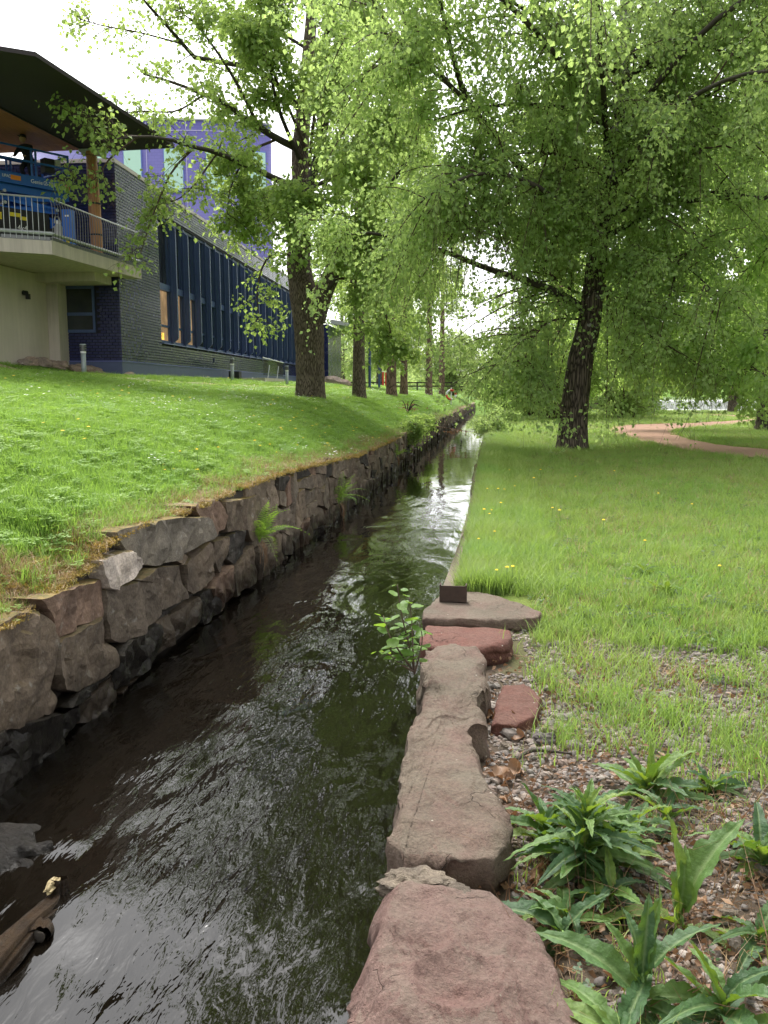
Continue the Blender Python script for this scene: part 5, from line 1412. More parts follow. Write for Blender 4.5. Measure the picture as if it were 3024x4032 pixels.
for (x, y0, y1, Y) in [(925, 600, 905, 22), (905, 560, 860, 21.5), (940, 620, 890, 22.5), (960, 600, 830, 22), (985, 560, 800, 22), (1020, 590, 760, 22.3), (1100, 640, 955, 22.4), (1110, 690, 935, 22.2), (1085, 700, 900, 22.6), (1140, 700, 960, 21.4), (1150, 720, 985, 21.2), (1165, 760, 950, 21.7), (1180, 740, 915, 21.4), (1195, 700, 900, 21.9), (1060, 600, 780, 22), (860, 520, 760, 21), (835, 520, 700, 21), (800, 520, 740, 21), (1010, 600, 870, 22.1), (1125, 650, 890, 22.0)]:
    for k in range(3):
        x_ = x + rg.uniform(-11, 11); a = dy(x_, y0 - 8, Y); b = dy(x_ + rg.uniform(-14, 14), y1 + rg.uniform(-150, 8), Y)
        s = np.linspace(0, 1, 5)[:, None]; m = a * (1 - s) + b * s; m[1:4, :2] += rg.normal(size=(3, 2)) * .05; ex.append(m)
birch = tree('birch_tree', 'large weeping birch with dark fissured trunk standing on the right lawn by the canal', BX, bpts, [.355, .35, .32, .28, .25, .23, .215, .195, .175, .15, .13, .08, .03], limbs_b, M['bark_dark'], M['leaf_birch'], 21,
     trunk_kw=dict(seg=64, n=170, flare=.30, fiss=.16, lobes=5), limb_objs=24, nsub=14, sublen=2.2, subdroop=.35, ntwig=11, twiglen=1.0, droop=.75, nleaf=24, L=.10, W=.086, t0=.06, hang=.6, extra=np.array(ex), keep=canal_gap)

# the big forked tree on the left bank
LX = np.array([-6.55, 30.17, ground_left([-6.55], [30.17])[0]])
lt = [(670, 866, 30.2), (669, 790, 30.2), (666, 700, 30.2), (654, 630, 30.2), (645, 560, 30.2), (652, 460, 30.2), (650, 400, 30.2), (648, 330, 30.1), (655, 250, 30)]
lpts = list(DP(lt)); top = lpts[-1]
lpts += [top + np.array([.3, .2, 3.5]), top + np.array([.5, .3, 7.5]), top + np.array([.4, .2, 11])]
LL = [
 ([(642, 405, 30), (600, 388, 29), (560, 370, 28), (520, 352, 27), (470, 330, 26), (420, 318, 25), (360, 300, 24), (300, 295, 23), (250, 300, 22.5)], .115),
 ([(645, 322, 30), (600, 300, 29), (560, 275, 28), (520, 250, 27.5), (490, 225, 27), (440, 205, 26.5), (380, 180, 26), (310, 160, 25)], .13),
 ([(655, 250, 30), (600, 180, 29.5), (520, 140, 29), (430, 128, 28), (395, 95, 27), (360, 55, 26), (310, 0, 25), (260, -60, 24)], .11),
 ([(690, 650, 30.2), (715, 600, 30), (750, 540, 29.8), (790, 470, 29.5), (850, 390, 29), (900, 310, 29)], .20),
 ([(654, 470, 30.1), (695, 300, 29.5), (720, 150, 29), (745, 0, 28.5), (760, -150, 28)], .18),
 ([(650, 560, 30), (600, 545, 29), (570, 570, 28.4), (555, 630, 28), (560, 690, 27.8)], .05),
 ([(720, 600, 30), (780, 610, 29.3), (830, 670, 28.8), (850, 750, 28.4)], .05),
 ([(420, 318, 25), (372, 370, 24.7), (340, 440, 24.4), (318, 500, 24.3), (300, 560, 24.2)], .035),
 ([(300, 295, 23), (240, 290, 22.6), (190, 265, 22.3), (155, 245, 22.2)], .03),
 ([(300, 295, 23), (240, 340, 22.8), (200, 390, 22.7), (150, 385, 22.6)], .03),
 ([(470, 330, 26), (400, 420, 25.6), (330, 445, 25.4)], .03),
 ([(600, 300, 29), (540, 330, 28), (500, 400, 27.5), (490, 470, 27.3)], .05),
 ([(640, 430, 30), (600, 430, 29), (560, 450, 28.3), (530, 500, 28)], .06),
 ([(560, 275, 28), (500, 160, 27), (430, 60, 26.2), (380, 20, 26)], .06),
 ([(395, 95, 27), (300, 70, 26), (220, 55, 25.4), (170, 40, 25)], .03),
 ([(440, 205, 26.5), (380, 240, 26), (310, 240, 25.6), (250, 245, 25.3)], .035),
 ([(700, 640, 30), (760, 560, 29), (820, 520, 28.3), (880, 520, 28)], .06),
 ([(650, 350, 30), (600, 230, 28.5), (580, 120, 27.5), (570, 20, 27)], .08),
 ([(652, 420, 30), (720, 380, 29), (800, 330, 28), (860, 260, 27)], .08),
]
LIMB3 = []
LWT = {5: (.5, .6), 12: (1.2, 1.0), 0: (.8, .8), 1: (1.2, 1.0), 2: (.8, .9), 7: (.7, .5), 8: (.8, .55), 9: (.8, .55), 10: (.8, .55), 11: (1.2, .9), 13: (.8, .8), 14: (.9, .7), 15: (.9, .7)}
for p, wt in (([(-6.4, 29.8, 6.2), (-6.3, 28, 7.2), (-6.1, 26.4, 7.2), (-6.0, 25.2, 6.3)], 1.6), ([(-6.4, 29.8, 7.5), (-5.2, 28, 8.4), (-4.4, 26.3, 8.3), (-4.0, 25, 7.4)], 1.6),
              ([(-6.4, 29.8, 9), (-5.8, 28, 10.3), (-5.2, 26.5, 10.8), (-4.8, 25.4, 10.4)], 1.6), ([(-6.5, 29.9, 9.5), (-7.0, 28.3, 11), (-7.2, 27, 11.6), (-7.2, 26, 11.4)], 1.3), ([(-6.0, 29.9, 5.4), (-5.0, 28.8, 6.3), (-4.2, 27.8, 6.2), (-3.6, 27, 5.4)], 1.5)):
    LIMB3.append((spline(np.array(p, float), 12), .06, wt, 1.0))
def thin_left(p):
    d = (-8.2 - p[:, 0]) + (30 - p[:, 1]) * .28
    s1 = np.maximum(sstep(.6, 2.4, d), sstep(-1.2, .3, d) * sstep(7.2, 6.2, p[:, 2]))
    return np.random.default_rng(4).random(len(p)) > .70 * s1 + .16 * sstep(2.2, 4.5, d)

limbs_l = [(spline(DP(p), 12), r) + LWT.get(i, (1.3, 1.0)) for i, (p, r) in enumerate(LL)] + LIMB3 + auto_limbs((top[0] + .3, 30.2, top[2]), 0.5, 11, 16, 6.0, .35, 9, r0=.10)
linden = tree('linden_tree', 'big leafy tree with a thick forked trunk on the grassy left bank', LX, lpts, [.52, .50, .52, .46, .40, .34, .31, .28, .25, .18, .12, .04], limbs_l, M['bark_linden'], M['leaf_linden'], 33,
     trunk_kw=dict(seg=48, n=110, flare=.12, fiss=.10, lobes=4), limb_objs=20, nsub=17, sublen=1.5, subdroop=.15, ntwig=9, twiglen=.6, droop=.3, nleaf=14, L=.14, W=.125, hang=.55, t0=.22, clump=.6, keep=thin_left)
fork = trunk_mesh(DP([(678, 690, 30.2), (692, 648, 30.2), (715, 600, 30.0), (748, 545, 29.8)]), [.40, .34, .27, .20], seg=24, n=30, flare=0, fiss=.1, seed=4)
part('fork_stem', fork, M['bark_linden'], linden, True)

def simple_tree(name, label, x, y, h, r, bark, leafm, seed, h0, lmax, n=18, rise=.2, group=None, side='left', lean=(0, 0), trunk_curve=0.0, **k):
    z0 = (ground_left if side == 'left' else ground_right)([x], [y])[0] - .05
    rg = np.random.default_rng(seed)
    hs = np.linspace(0, h, 8)
    pts = [np.array([x + lean[0] * q + trunk_curve * math.sin(q * .5 + seed), y + lean[1] * q, z0 + q]) for q in hs]
    lim = auto_limbs((x, y, z0), h0, h * .97, n, lmax, rise, seed, lean=lean, r0=r * .32)
    return tree(name, label, (x, y, z0), pts, list(np.linspace(r, r * .15, 8)), lim, bark, leafm, seed, group, trunk_kw=dict(seg=20, n=46, flare=.2, fiss=.08), limb_objs=6, **k)
FOL = dict(nsub=8, sublen=1.6, subdroop=.3, ntwig=8, twiglen=.8, droop=.5, nleaf=12, L=.15, W=.12)
simple_tree('deciduous_tree', 'slender dark trunked tree just right of the big forked tree on the left bank', -6.03, 37.9, 15, .29, M['bark_linden'], M['leaf_linden'], 51, 3.2, 3.6, 18, **FOL)
simple_tree('pine_tree', 'pinkish brown trunk, third on the left bank, bare at the foot', -6.09, 50.1, 19, .30, M['bark_pine'], M['leaf_linden'], 52, 4.5, 4.2, 18, **FOL)
simple_tree('pine_tree', 'reddish trunk close behind the third trunk on the left bank', -6.1, 57.2, 18, .25, M['bark_pine'], M['leaf_linden'], 53, 4.5, 4.0, 16, **FOL)
simple_tree('pine_tree', 'thin pinkish trunk farther along the left bank, above the hanging birch strands', -5.7, 73.0, 20, .30, M['bark_pine'], M['leaf_far'], 54, 7.5, 2.4, 14, **FOL)
simple_tree('pine_tree', 'farthest thin trunk on the left bank, near the red and white life ring', -5.3, 84.0, 20, .30, M['bark_pine'], M['leaf_far'], 55, 8, 2.2, 14, **FOL)
simple_tree('pine_tree', 'pine with reddish flaking bark behind the big birch', 3.25, 49.2, 17, .34, M['bark_pine'], M['leaf_birch'], 56, 5.5, 4.2, 16, side='right', **FOL)

simple_tree('deciduous_tree', 'unseen leafy tree added behind the camera to shade the near stones and weeds', 3.6, -2.2, 11, .24, M['bark_linden'], M['leaf_linden'], 57, 4.6, 5.2, 20, rise=.12, side='right', nsub=11, sublen=1.6, subdroop=.1, ntwig=8, twiglen=.7, droop=.3, nleaf=12, L=.17, W=.14)  # out of view, added so that its crown shades the near right bank
# dark low-branched tree at the right edge
CX = np.array([9.9, 33.8, -.1])
def lift_skirt(p):
    low = 1.45 + .35 * vn(p * .8, 3)
    return (p[:, 2] > low) | ((p[:, 0] > .262 * p[:, 1]) & (p[:, 2] > .45 + .3 * vn(p, 5)))
limbs_c = []
for p, r in (
 ([(1640, 720, 33), (1560, 640, 30), (1480, 620, 28), (1400, 640, 26.5), (1340, 700, 26)], .12),
 ([(1640, 700, 33), (1600, 660, 29), (1560, 650, 26), (1520, 690, 24), (1490, 760, 23)], .10),
 ([(1640, 650, 33), (1570, 520, 31), (1500, 420, 29.5), (1430, 360, 28.5), (1370, 330, 28)], .12),
 ([(1640, 600, 33), (1640, 420, 31), (1620, 250, 29.5), (1590, 80, 28.5), (1570, -40, 28)], .14),
 ([(1645, 740, 33), (1650, 700, 28), (1660, 690, 24.5), (1650, 730, 22), (1620, 800, 21)], .10),
 ([(1645, 760, 33), (1600, 760, 30), (1560, 780, 28), (1530, 830, 27)], .06),
 ([(1640, 680, 33), (1540, 590, 32), (1440, 560, 31), (1350, 590, 30.5), (1290, 650, 30)], .10),
 ([(1640, 780, 33), (1690, 760, 28), (1700, 770, 24), (1670, 830, 22.5)], .07),
 ([(1640, 560, 33), (1540, 350, 31.5), (1470, 200, 30), (1420, 60, 29), (1400, -60, 28.5)], .12),
 ([(1640, 640, 33), (1680, 450, 28), (1700, 300, 25), (1680, 150, 23)], .10),
 ([(1640, 660, 33), (1700, 560, 27), (1700, 520, 24), (1650, 540, 22)], .09),
 ([(1640, 730, 33), (1580, 700, 33), (1500, 700, 33.5), (1430, 750, 34), (1400, 800, 34)], .07)):
    limbs_c.append((spline(DP(p), 12), r))
limbs_c += auto_limbs(CX, 3, 14, 14, 6.5, .1, 61, r0=.1)
tree('cherry_tree', 'broad dark tree at the right edge with leafy branches drooping over the gravel path', CX, [CX + [0, 0, 0], CX + [.0, 0, 1.5], CX + [-.05, .1, 4], CX + [-.1, .1, 8], CX + [0, 0, 15]], [.34, .31, .28, .2, .05], limbs_c, M['bark_dark'], M['leaf_cherry'], 62,
     trunk_kw=dict(seg=32, n=60, flare=.3, fiss=.1), limb_objs=14, nsub=17, sublen=1.7, subdroop=.35, ntwig=10, twiglen=.8, droop=.6, nleaf=18, L=.14, W=.10, hang=.6, keep=lift_skirt)

# bushes and low trees where the canal disappears
def bush(name, label, x, y, h, rad, leafm, seed, side='right', stems=9, group=None, **k):
    z0 = (ground_left if side == 'left' else ground_right)([x], [y])[0] - .1
    rg = np.random.default_rng(seed); lim = []
    for i in range(stems):
        az = i * 2.39996 + rg.uniform(-.3, .3); rr = rad * math.sqrt((i + .5) / stems); hh = h * rg.uniform(.75, 1.05) * (1 - .35 * (rr / rad) ** 2)
        e = np.array([math.sin(az) * rr, math.cos(az) * rr, 0])
        lim.append((spline([np.array([x, y, z0]) + e * .12, np.array([x, y, z0 + hh * .5]) + e * .45, np.array([x, y, z0 + hh * .9]) + e * .85, np.array([x, y, z0 + hh * .85]) + e * 1.2], 10), .05))
    kw = dict(nsub=12, sublen=1.2, subdroop=.5, ntwig=8, twiglen=.7, droop=.7, nleaf=12, L=.15, W=.11, t0=.06, hang=.6); kw.update(k)
    return tree(name, label, (x, y, z0), None, None, lim, M['bark_limb'], leafm, seed, group, limb_objs=3, cat='bush', **kw)
bush('bush', 'dark bush leaning over the far end of the canal from its right bank', 2.0, 52, 4.0, 2.3, M['leaf_cherry'], 71)
bush('hazel_bush', 'tall bright green hazel arching over the canal left of the birch', 2.7, 45.5, 6.8, 3.0, M['leaf_linden'], 72, stems=11)
bush('hazel_bush', 'big hazel behind the birch trunk at the far edge of the lawn', 4.3, 53, 6.5, 3.4, M['leaf_cherry'], 73, stems=11)
bush('hazel_bush', 'bright round bush right of the birch where the lawn ends', 7.0, 48.5, 5.4, 3.0, M['leaf_linden'], 74, stems=11)
bush('bush', 'low bush beside the left end of the weir', 8.8, 56, 4.0, 2.4, M['leaf_cherry'], 75)
bush('bush', 'dark bush overhanging the canal farthest away', 1.1, 68, 3.4, 1.8, M['leaf_cherry'], 76)
bush('willow_bush', 'pale feathery willow in the gap at the end of the canal', 3.0, 84, 5.5, 4, M['leaf_far'], 77, stems=12, sublen=1.8, L=.26, W=.12)
bush('willow_bush', 'pale willow on the left of the gap at the end of the canal', -5.5, 105, 8, 4, M['leaf_far'], 78, side='left', stems=12, sublen=2.4, L=.3, W=.14)
bush('bush', 'young bush clinging to the left wall where the fallen branch lies', -3.3, 38, .6, .42, M['leaf_linden'], 79, side='left', stems=6, nsub=6, sublen=.4, twiglen=.3, L=.09, W=.07)
bush('bush', 'small leafy bush on the left wall below the hanging birch strands', -3.1, 30.5, .6, .45, M['leaf_linden'], 80, side='left', stems=6, nsub=6, sublen=.4, twiglen=.3, L=.085, W=.07, droop=1.2)
bush('bush', 'scrubby growth along the right canal edge before the dark bush', .2, 40, .9, .55, M['leaf_birch'], 81, stems=7, nsub=7, sublen=.5, twiglen=.35, L=.09, W=.06)
bush('bush', 'low weeds on the right canal edge close to the first capstones', -.15, 30.5, .7, .5, M['leaf_birch'], 82, stems=6, nsub=5, sublen=.4, twiglen=.3, L=.08, W=.05)

# far trees seen one by one between the trunks
rg = np.random.default_rng(15)
far_specs = [(-13, 96, 'dense tree beyond the far entrance canopy', 14, 'left'), (-20, 112, 'tall tree behind the end of the blue building', 19, 'left'), (-14, 118, 'broad pale tree between the third and fourth trunks in the distance', 15, 'left'),
             (8, 92, 'tall tree behind the hazel bushes on the far right bank', 17, 'right'), (17, 66, 'tall leafy tree high behind the dark tree at the right edge', 17, 'right'), (7.5, 70, 'leafy tree rising behind the birch crown', 18, 'right'), (24, 62, 'tree at the far right beside the weir pool', 15, 'right')]
for i, (x, y, lb, h, sd_) in enumerate(far_specs):
    simple_tree('deciduous_tree', lb, x, y, h, .34, M['bark_linden'], M['leaf_far'] if y > 90 else M['leaf_linden'], 120 + i, 1.8 if y > 90 else 4.0, 5.5, 20, side=sd_, nsub=8, sublen=2.2, subdroop=.3, ntwig=8, twiglen=1.1, droop=.5, nleaf=11, L=.24, W=.2)
# the wood that closes the view
def woods():
    rg = np.random.default_rng(90); n = 90000
    a = rg.uniform(-.75, .75, n); d = 150 + rg.uniform(0, 40, n); x = np.sin(a) * d; y = np.cos(a) * d
    hmax = 10 + 5 * n2(x, y, .06, 4) + 3 * n2(x, y, .2, 6)
    hmax = hmax * (1 - .62 * np.exp(-((a + .035) / .06) ** 2))
    z = hmax * rg.uniform(0, 1, n) ** .8
    p = np.stack([x, y, z], 1); p = p[fbm(p * .35, 3, 5) > -.25]
    ax = unit(rg.normal(size=p.shape) + [0, 0, -.4])
    tint = np.clip(.5 + .5 * vn(p * .15, 2) + rg.normal(size=len(p)) * .15, 0, 1)
    return leaves_mesh(p, ax, rg, .85, .7), np.repeat(tint, 4)
lv, tint = woods()
o = part('far_woods', lv, M['leaf_far'], None, tint=tint)
tag(o, 'pale green wood closing the view beyond the park', 'woods', kind='stuff')

# ------------------------------------------------------------------ weir and the pool behind it
we = thing('weir', 'low white curtain of water falling over a weir beyond the lawn at the right', 'weir', (25, 78, -.2))
xs = np.linspace(12.5, 60, 120); prof = [(0.5, .70), (.1, .70), (-.12, .64), (-.22, .45), (-.30, .2), (-.42, -.1), (-.6, -.3)]
v = []
for x in xs:
    for dy_, z in prof: v.append((x, 78 + (x - 15) * .13 + dy_ + .04 * math.sin(x * 5) * math.sin(x * 1.7), z))
i = (np.arange(6)[None] + np.arange(119)[:, None] * 7).ravel()
part('water_curtain', (np.array(v), np.stack([i, i + 1, i + 8, i + 7], 1)), M['weir_water'], we, True)
rg = np.random.default_rng(2); mb = MB()
for i in range(60):
    x = 13 + 34 * rg.random(); mb.add(*blob((x, 76.9 + (x - 15) * .13 + rg.uniform(-.5, .3), -.16), rg.uniform(.1, .3), (1.6, 1, .35), i, 8, 5, .3))
part('foam', mb.get(), M['white'], we, kind='stuff')
mb = MB(); mb.hexa([(11.6, 77, -.5), (12.6, 77, -.5), (12.6, 80, -.5), (11.6, 80, -.5)], [(11.6, 77, .85), (12.6, 77, .85), (12.6, 80, .85), (11.6, 80, .85)]); part('abutment', mb.get(), M['concrete_old'], we)
v, f = grid(np.linspace(6, 120, 12), np.linspace(0, 1, 6), lambda x, y: np.full_like(x, .69))
v[:, 1] = (78.3 + (v[:, 0] - 15) * .13) * (1 - v[:, 1]) + 122 * v[:, 1]
struct('river', (v, f), M['river'])
v, f = grid(np.linspace(11, 70, 30), np.linspace(71.5, 79, 8), lambda x, y: np.full_like(x, -.19))
struct('pool', (v, f), M['river'])
v, f = grid(np.linspace(0, 140, 20), np.linspace(118, 150, 10), lambda x, y: .5 + 1.3 * sstep(118, 124, y) + .05 * (y - 124))
struct('far_bank', (v, f), M['lawn_left'], tint=np.zeros(len(v)))

# ------------------------------------------------------------------ grass, clover and gravel (uncountable: scattered)
HID = bpy.data.collections.new('tufts')            # sources of the scattered stuff, not part of the scene
def tuft(name, n, h0, h1, spread, w, mat, seed, bend=.5, seg=3):
    rg = np.random.default_rng(seed); V, F = [], []
    for i in range(n):
        a = rg.uniform(0, 2 * PI); r = spread * math.sqrt(rg.random()); b = np.array([math.cos(a) * r, math.sin(a) * r, 0])
        h = rg.uniform(h0, h1); d = rg.uniform(0, 2 * PI); dv = np.array([math.cos(d), math.sin(d), 0]); sv = np.array([-dv[1], dv[0], 0])
        k0 = len(V); bd = bend * rg.uniform(.3, 1.2)
        for s in range(seg + 1):
            t = s / seg; c = b + dv * bd * h * t * t + np.array([0, 0, h * t * (1 - .25 * bd * t)]); ww = w * (1 - t) ** .7 * rg.uniform(.8, 1.2)
            if s == seg: V.append(c)
            else: V += [c - sv * ww / 2, c + sv * ww / 2]
        for s in range(seg):
            q = k0 + 2 * s
            if s == seg - 1: F.append((q, q + 1, q + 2))
            else: F.append((q, q + 1, q + 3, q + 2))
    o = bpy.data.objects.new(name, mesh_data(name, V, F, mat)); HID.objects.link(o); return o
def clover(name, n, h, spread, size, mat, seed):
    rg = np.random.default_rng(seed); V, F = [], []
    for i in range(n):
        a = rg.uniform(0, 2 * PI); r = spread * math.sqrt(rg.random()); c = np.array([math.cos(a) * r, math.sin(a) * r, h * rg.uniform(.4, 1.1)])
        for k in range(3):
            t = k * 2.094 + a; d = np.array([math.cos(t), math.sin(t), rg.uniform(-.1, .3)]); s = np.array([-d[1], d[0], 0]); b = len(V); z = size * rg.uniform(.7, 1.2)
            V += [c, c + d * z * .6 + s * z * .4, c + d * z, c + d * z * .6 - s * z * .4]; F.append((b, b + 1, b + 2, b + 3))
    o = bpy.data.objects.new(name, mesh_data(name, V, F, mat)); HID.objects.link(o); return o
def flecks(name, n, h, spread, size, mat, seed):
    rg = np.random.default_rng(seed); V, F = [], []
    for i in range(n):
        a = rg.uniform(0, 2 * PI); r = spread * math.sqrt(rg.random()); c = np.array([math.cos(a) * r, math.sin(a) * r, h * rg.uniform(.7, 1.2)]); b = len(V)
        m = 7
        V += [c + np.array([0, 0, size * .25])] + [c + size * np.array([math.cos(k * 2 * PI / m), math.sin(k * 2 * PI / m), 0]) for k in range(m)]
        F += [(b, b + 1 + k, b + 1 + (k + 1) % m) for k in range(m)]
    o = bpy.data.objects.new(name, mesh_data(name, V, F, mat)); HID.objects.link(o); return o
def scatter(name, pts, rot, scl, idx, sources, label, cat, mat=None):
    me = bpy.data.meshes.new(name)
    me.vertices.add(len(pts)); me.vertices.foreach_set('co', np.asarray(pts, np.float32).ravel())
    for nm, typ, arr in (('rot', 'FLOAT_VECTOR', rot), ('scl', 'FLOAT_VECTOR', scl)):
        a = me.attributes.new(nm, typ, 'POINT'); a.data.foreach_set('vector', np.asarray(arr, np.float32).ravel())
    a = me.attributes.new('pick', 'INT', 'POINT'); a.data.foreach_set('value', np.asarray(idx, np.int32))
    o = bpy.data.objects.new(name, me); COL.objects.link(o)
    sub = bpy.data.collections.new(name + '_sources'); 
    for i, s in enumerate(sources): s.name = 'src_%02d_%s' % (i, name); sub.objects.link(s)
    g = bpy.data.node_groups.new(name, 'GeometryNodeTree')
    g.interface.new_socket('Geometry', in_out='INPUT', socket_type='NodeSocketGeometry'); g.interface.new_socket('Geometry', in_out='OUTPUT', socket_type='NodeSocketGeometry')
    nd = g.nodes; gi = nd.new('NodeGroupInput'); go = nd.new('NodeGroupOutput')
    iop = nd.new('GeometryNodeInstanceOnPoints'); ci = nd.new('GeometryNodeCollectionInfo')
    ci.inputs['Collection'].default_value = sub; ci.inputs['Separate Children'].default_value = True; ci.inputs['Reset Children'].default_value = True
    iop.inputs['Pick Instance'].default_value = True
    def at(nm, typ):
        n_ = nd.new('GeometryNodeInputNamedAttribute'); n_.data_type = typ; n_.inputs['Name'].default_value = nm; return n_.outputs['Attribute']
    g.links.new(gi.outputs[0], iop.inputs['Points']); g.links.new(ci.outputs[0], iop.inputs['Instance'])
    g.links.new(at('pick', 'INT'), iop.inputs['Instance Index'])
    e2r = nd.new('FunctionNodeEulerToRotation'); g.links.new(at('rot', 'FLOAT_VECTOR'), e2r.inputs[0]); g.links.new(e2r.outputs[0], iop.inputs['Rotation'])
    g.links.new(at('scl', 'FLOAT_VECTOR'), iop.inputs['Scale'])
    g.links.new(iop.outputs[0], go.inputs[0])
    md = o.modifiers.new('scatter', 'NODES'); md.node_group = g
    return tag(o, label, cat, kind='stuff')
def polar(n, r0, r1, a0, a1, power, rg):
    """ground points round the photographer, thinning with distance"""
    rr = np.linspace(r0, r1, 4000); w = rr ** (1 - power); cdf = np.cumsum(w); cdf /= cdf[-1]
    r = np.interp(rg.random(n), cdf, rr); a = rg.uniform(a0, a1, n)
    return np.sin(a) * r, np.cos(a) * r, r
rg = np.random.default_rng(17)
def lay(x, y, zf, lean=.18, base=1.0, grow=24.0, hz=None):
    n = len(x); z = zf(x, y); r = np.hypot(x, y)
    rot = np.stack([rg.uniform(-lean, lean, n), rg.uniform(-lean, lean, n), rg.uniform(0, 6.28, n)], 1)
    s = base * (1 + r / grow) * rg.uniform(.7, 1.3, n); h = s if hz is None else s * hz
    h = h / (1 + r / 45)
    return np.stack([x, y, z], 1), rot, np.stack([s, s, h], 1)
gs = [tuft('t', 14, .035, .085, .055, .0048, M['grass'], 1, .7), tuft('t', 16, .04, .10, .06, .0045, M['grass'], 2, .6), tuft('t', 12, .05, .13, .05, .005, M['grass'], 3, .5), clover('t', 7, .035, .06, .016, M['leaf_weed'], 4),
      tuft('t', 12, .09, .19, .05, .0045, M['grass'], 5, .6), tuft('t', 10, .08, .15, .045, .0042, M['grass'], 6, .8), tuft('t', 10, .05, .1, .05, .003, M['dry_grass'], 7, 1.1)]
x, y, r = polar(180000, 1.6, 75, R(-22), R(46), 1.25, rg)
xe, ye = -.27 + .35 * rg.random(7000), 6.5 + 22 * rg.random(7000) ** 1.4; x, y, r = np.concatenate([x, xe]), np.concatenate([y, ye]), np.concatenate([r, ye])
sm = soil_mask(x, y)
pn = n2(x, y, 1.6, 31)
ok = (x > -.27) & (y > 1.2)
dens = np.where(sm > .5, .02 + .05 * (pn > .15), 1.0 - .95 * sm)
# the gravel thins out under taller tufts before the lawn begins
band = sstep(5.9, 4.9, y) * sstep(3.2, 4.2, y)
dens = np.where((band > .3) & (x > .22), np.maximum(dens, .26 * (pn > -.1)), dens)
ok &= rg.random(len(x)) < dens
ok &= ~((y > 5.5) & (y < 6.45) & (x < .30)) & ~((y < 5.0) & (x < .12)) & ~((y < 14.5) & (x < -.24) & (y > 5))
# keep off the paths
jx, jy = x + .12 * rg.normal(size=len(x)), y + .12 * rg.normal(size=len(x))
ok &= ~in_poly(jx, jy, np.vstack([outer, inner[::-1]])) & ~in_poly(jx, jy, np.array([(13.6, 47), (13.3, 52), (12.2, 58), (11.2, 66), (11.0, 71), (11.6, 71), (12.0, 66), (13.6, 58), (15.2, 51), (16.6, 45)]))
ok &= ~(((x - 1.95) ** 2 + (y - 22.8) ** 2) < .45 ** 2)
x, y, sm, pn, band = x[ok], y[ok], sm[ok], pn[ok], band[ok]
P, ro, sc_ = lay(x, y, ground_right)
u = rg.random(len(x))
idx = np.select([u < .33, u < .59, u < .76, u < .85], [0, 1, 2, 3], 6)
tall = (rg.random(len(x)) < np.where((x < .55) & (y > 6.4), .85, .03 + .10 * (pn > .3))) | ((band > .3) & (rg.random(len(x)) < .75)) | ((y > 20) & (y < 40) & (x < 1.2) & (rg.random(len(x)) < .6))
idx = np.where(tall, np.where(rg.random(len(x)) < .6, 4, 5), idx)
idx = np.where((sm > .5) & ~tall & (rg.random(len(x)) < .45), 6, idx)
scatter('lawn_grass', P, ro, sc_, idx, gs, 'grass of the right lawn, long beside the canal kerb', 'grass')
gl_ = [tuft('t', 20, .03, .07, .055, .0036, M['grass_left'], 11, .7), tuft('t', 20, .035, .08, .06, .0036, M['grass_left'], 12, .6), tuft('t', 14, .05, .11, .05, .004, M['grass_left'], 13, .5), clover('t', 12, .05, .07, .022, M['grass_left'], 14),
       tuft('t', 12, .08, .15, .05, .004, M['grass_left'], 15, .5), tuft('t', 10, .05, .11, .05, .003, M['dry_grass'], 16, 1.2), flecks('t', 4, .085, .16, .011, M['daisy'], 17), flecks('t', 2, .10, .16, .014, M['dandelion'], 18)]
x, y, r = polar(230000, 2.8, 95, R(-70), R(-3), 1.3, rg)
xe, ye = -3.16 - .5 * rg.random(5600) ** 1.5, 2.0 + 28 * rg.random(5600) ** 1.6; x, y = np.concatenate([x, xe]), np.concatenate([y, ye])
ok = (x < -3.16) & (x > -13.2) | ((x < -3.16) & (y < 24) & (x > -15)); ok &= ~((x < -12.3) & (y > 27.5))
path_l = np.array([(-19, 22.2), (-14, 23.0), (-11.0, 25.6), (-10.2, 32), (-10.0, 44), (-9.9, 60), (-9.3, 60), (-9.4, 44), (-9.6, 32), (-10.5, 25.3), (-14, 22.3), (-19, 21.5)])
ok &= ~(in_poly(x, y, path_l) & (rg.random(len(x)) < .75))
edge_ = -3.55 - x
dirt = sstep(0.10, 0.30, n2(x, y, 1.4, 21) + 0.5 * sstep(0.4, 0.0, -3.25 - x)) * sstep(.55, .1, -3.25 - x)
ok &= rg.random(len(x)) > dirt * .35
x, y, dirt = x[ok], y[ok], dirt[ok]
P, ro, sc_ = lay(x, y, ground_left)
u = rg.random(len(x)); pn = n2(x, y, .5, 33)
idx = np.select([u < .36, u < .66, u < .80, u < .96], [0, 1, 2, 3], 4)
idx = np.where((dirt > .25) & (rg.random(len(x)) < .5), 5, idx)
u2 = rg.random(len(x)); idx = np.where((x > -3.55) & (u2 < .15), 4, idx); idx = np.where((x > -3.5) & (u2 > .66), 5, idx)
idx = np.where((pn > .05) & (rg.random(len(x)) < .012) & (y > 9), 6, idx)
idx = np.where((n2(x, y, .45, 51) > -.05) & (rg.random(len(x)) < .006) & (y > 9), 7, idx)
scatter('bank_grass', P, ro, sc_, idx, gl_, 'short bright grass with daisies on the sloping left bank', 'grass')
M['moss'] = leaf_mat('moss', (0.22, 0.20, 0.035), (0.52, 0.33, 0.08), (0.35, 0.26, 0.05), .2, True)
ms = [tuft('m', 40, .008, .022, .05, .006, M['moss'], 21, 1.2, 2), tuft('m', 40, .006, .018, .06, .006, M['moss'], 22, 1.2, 2), tuft('m', 14, .03, .07, .06, .0028, M['dry_grass'], 23, 1.8)]
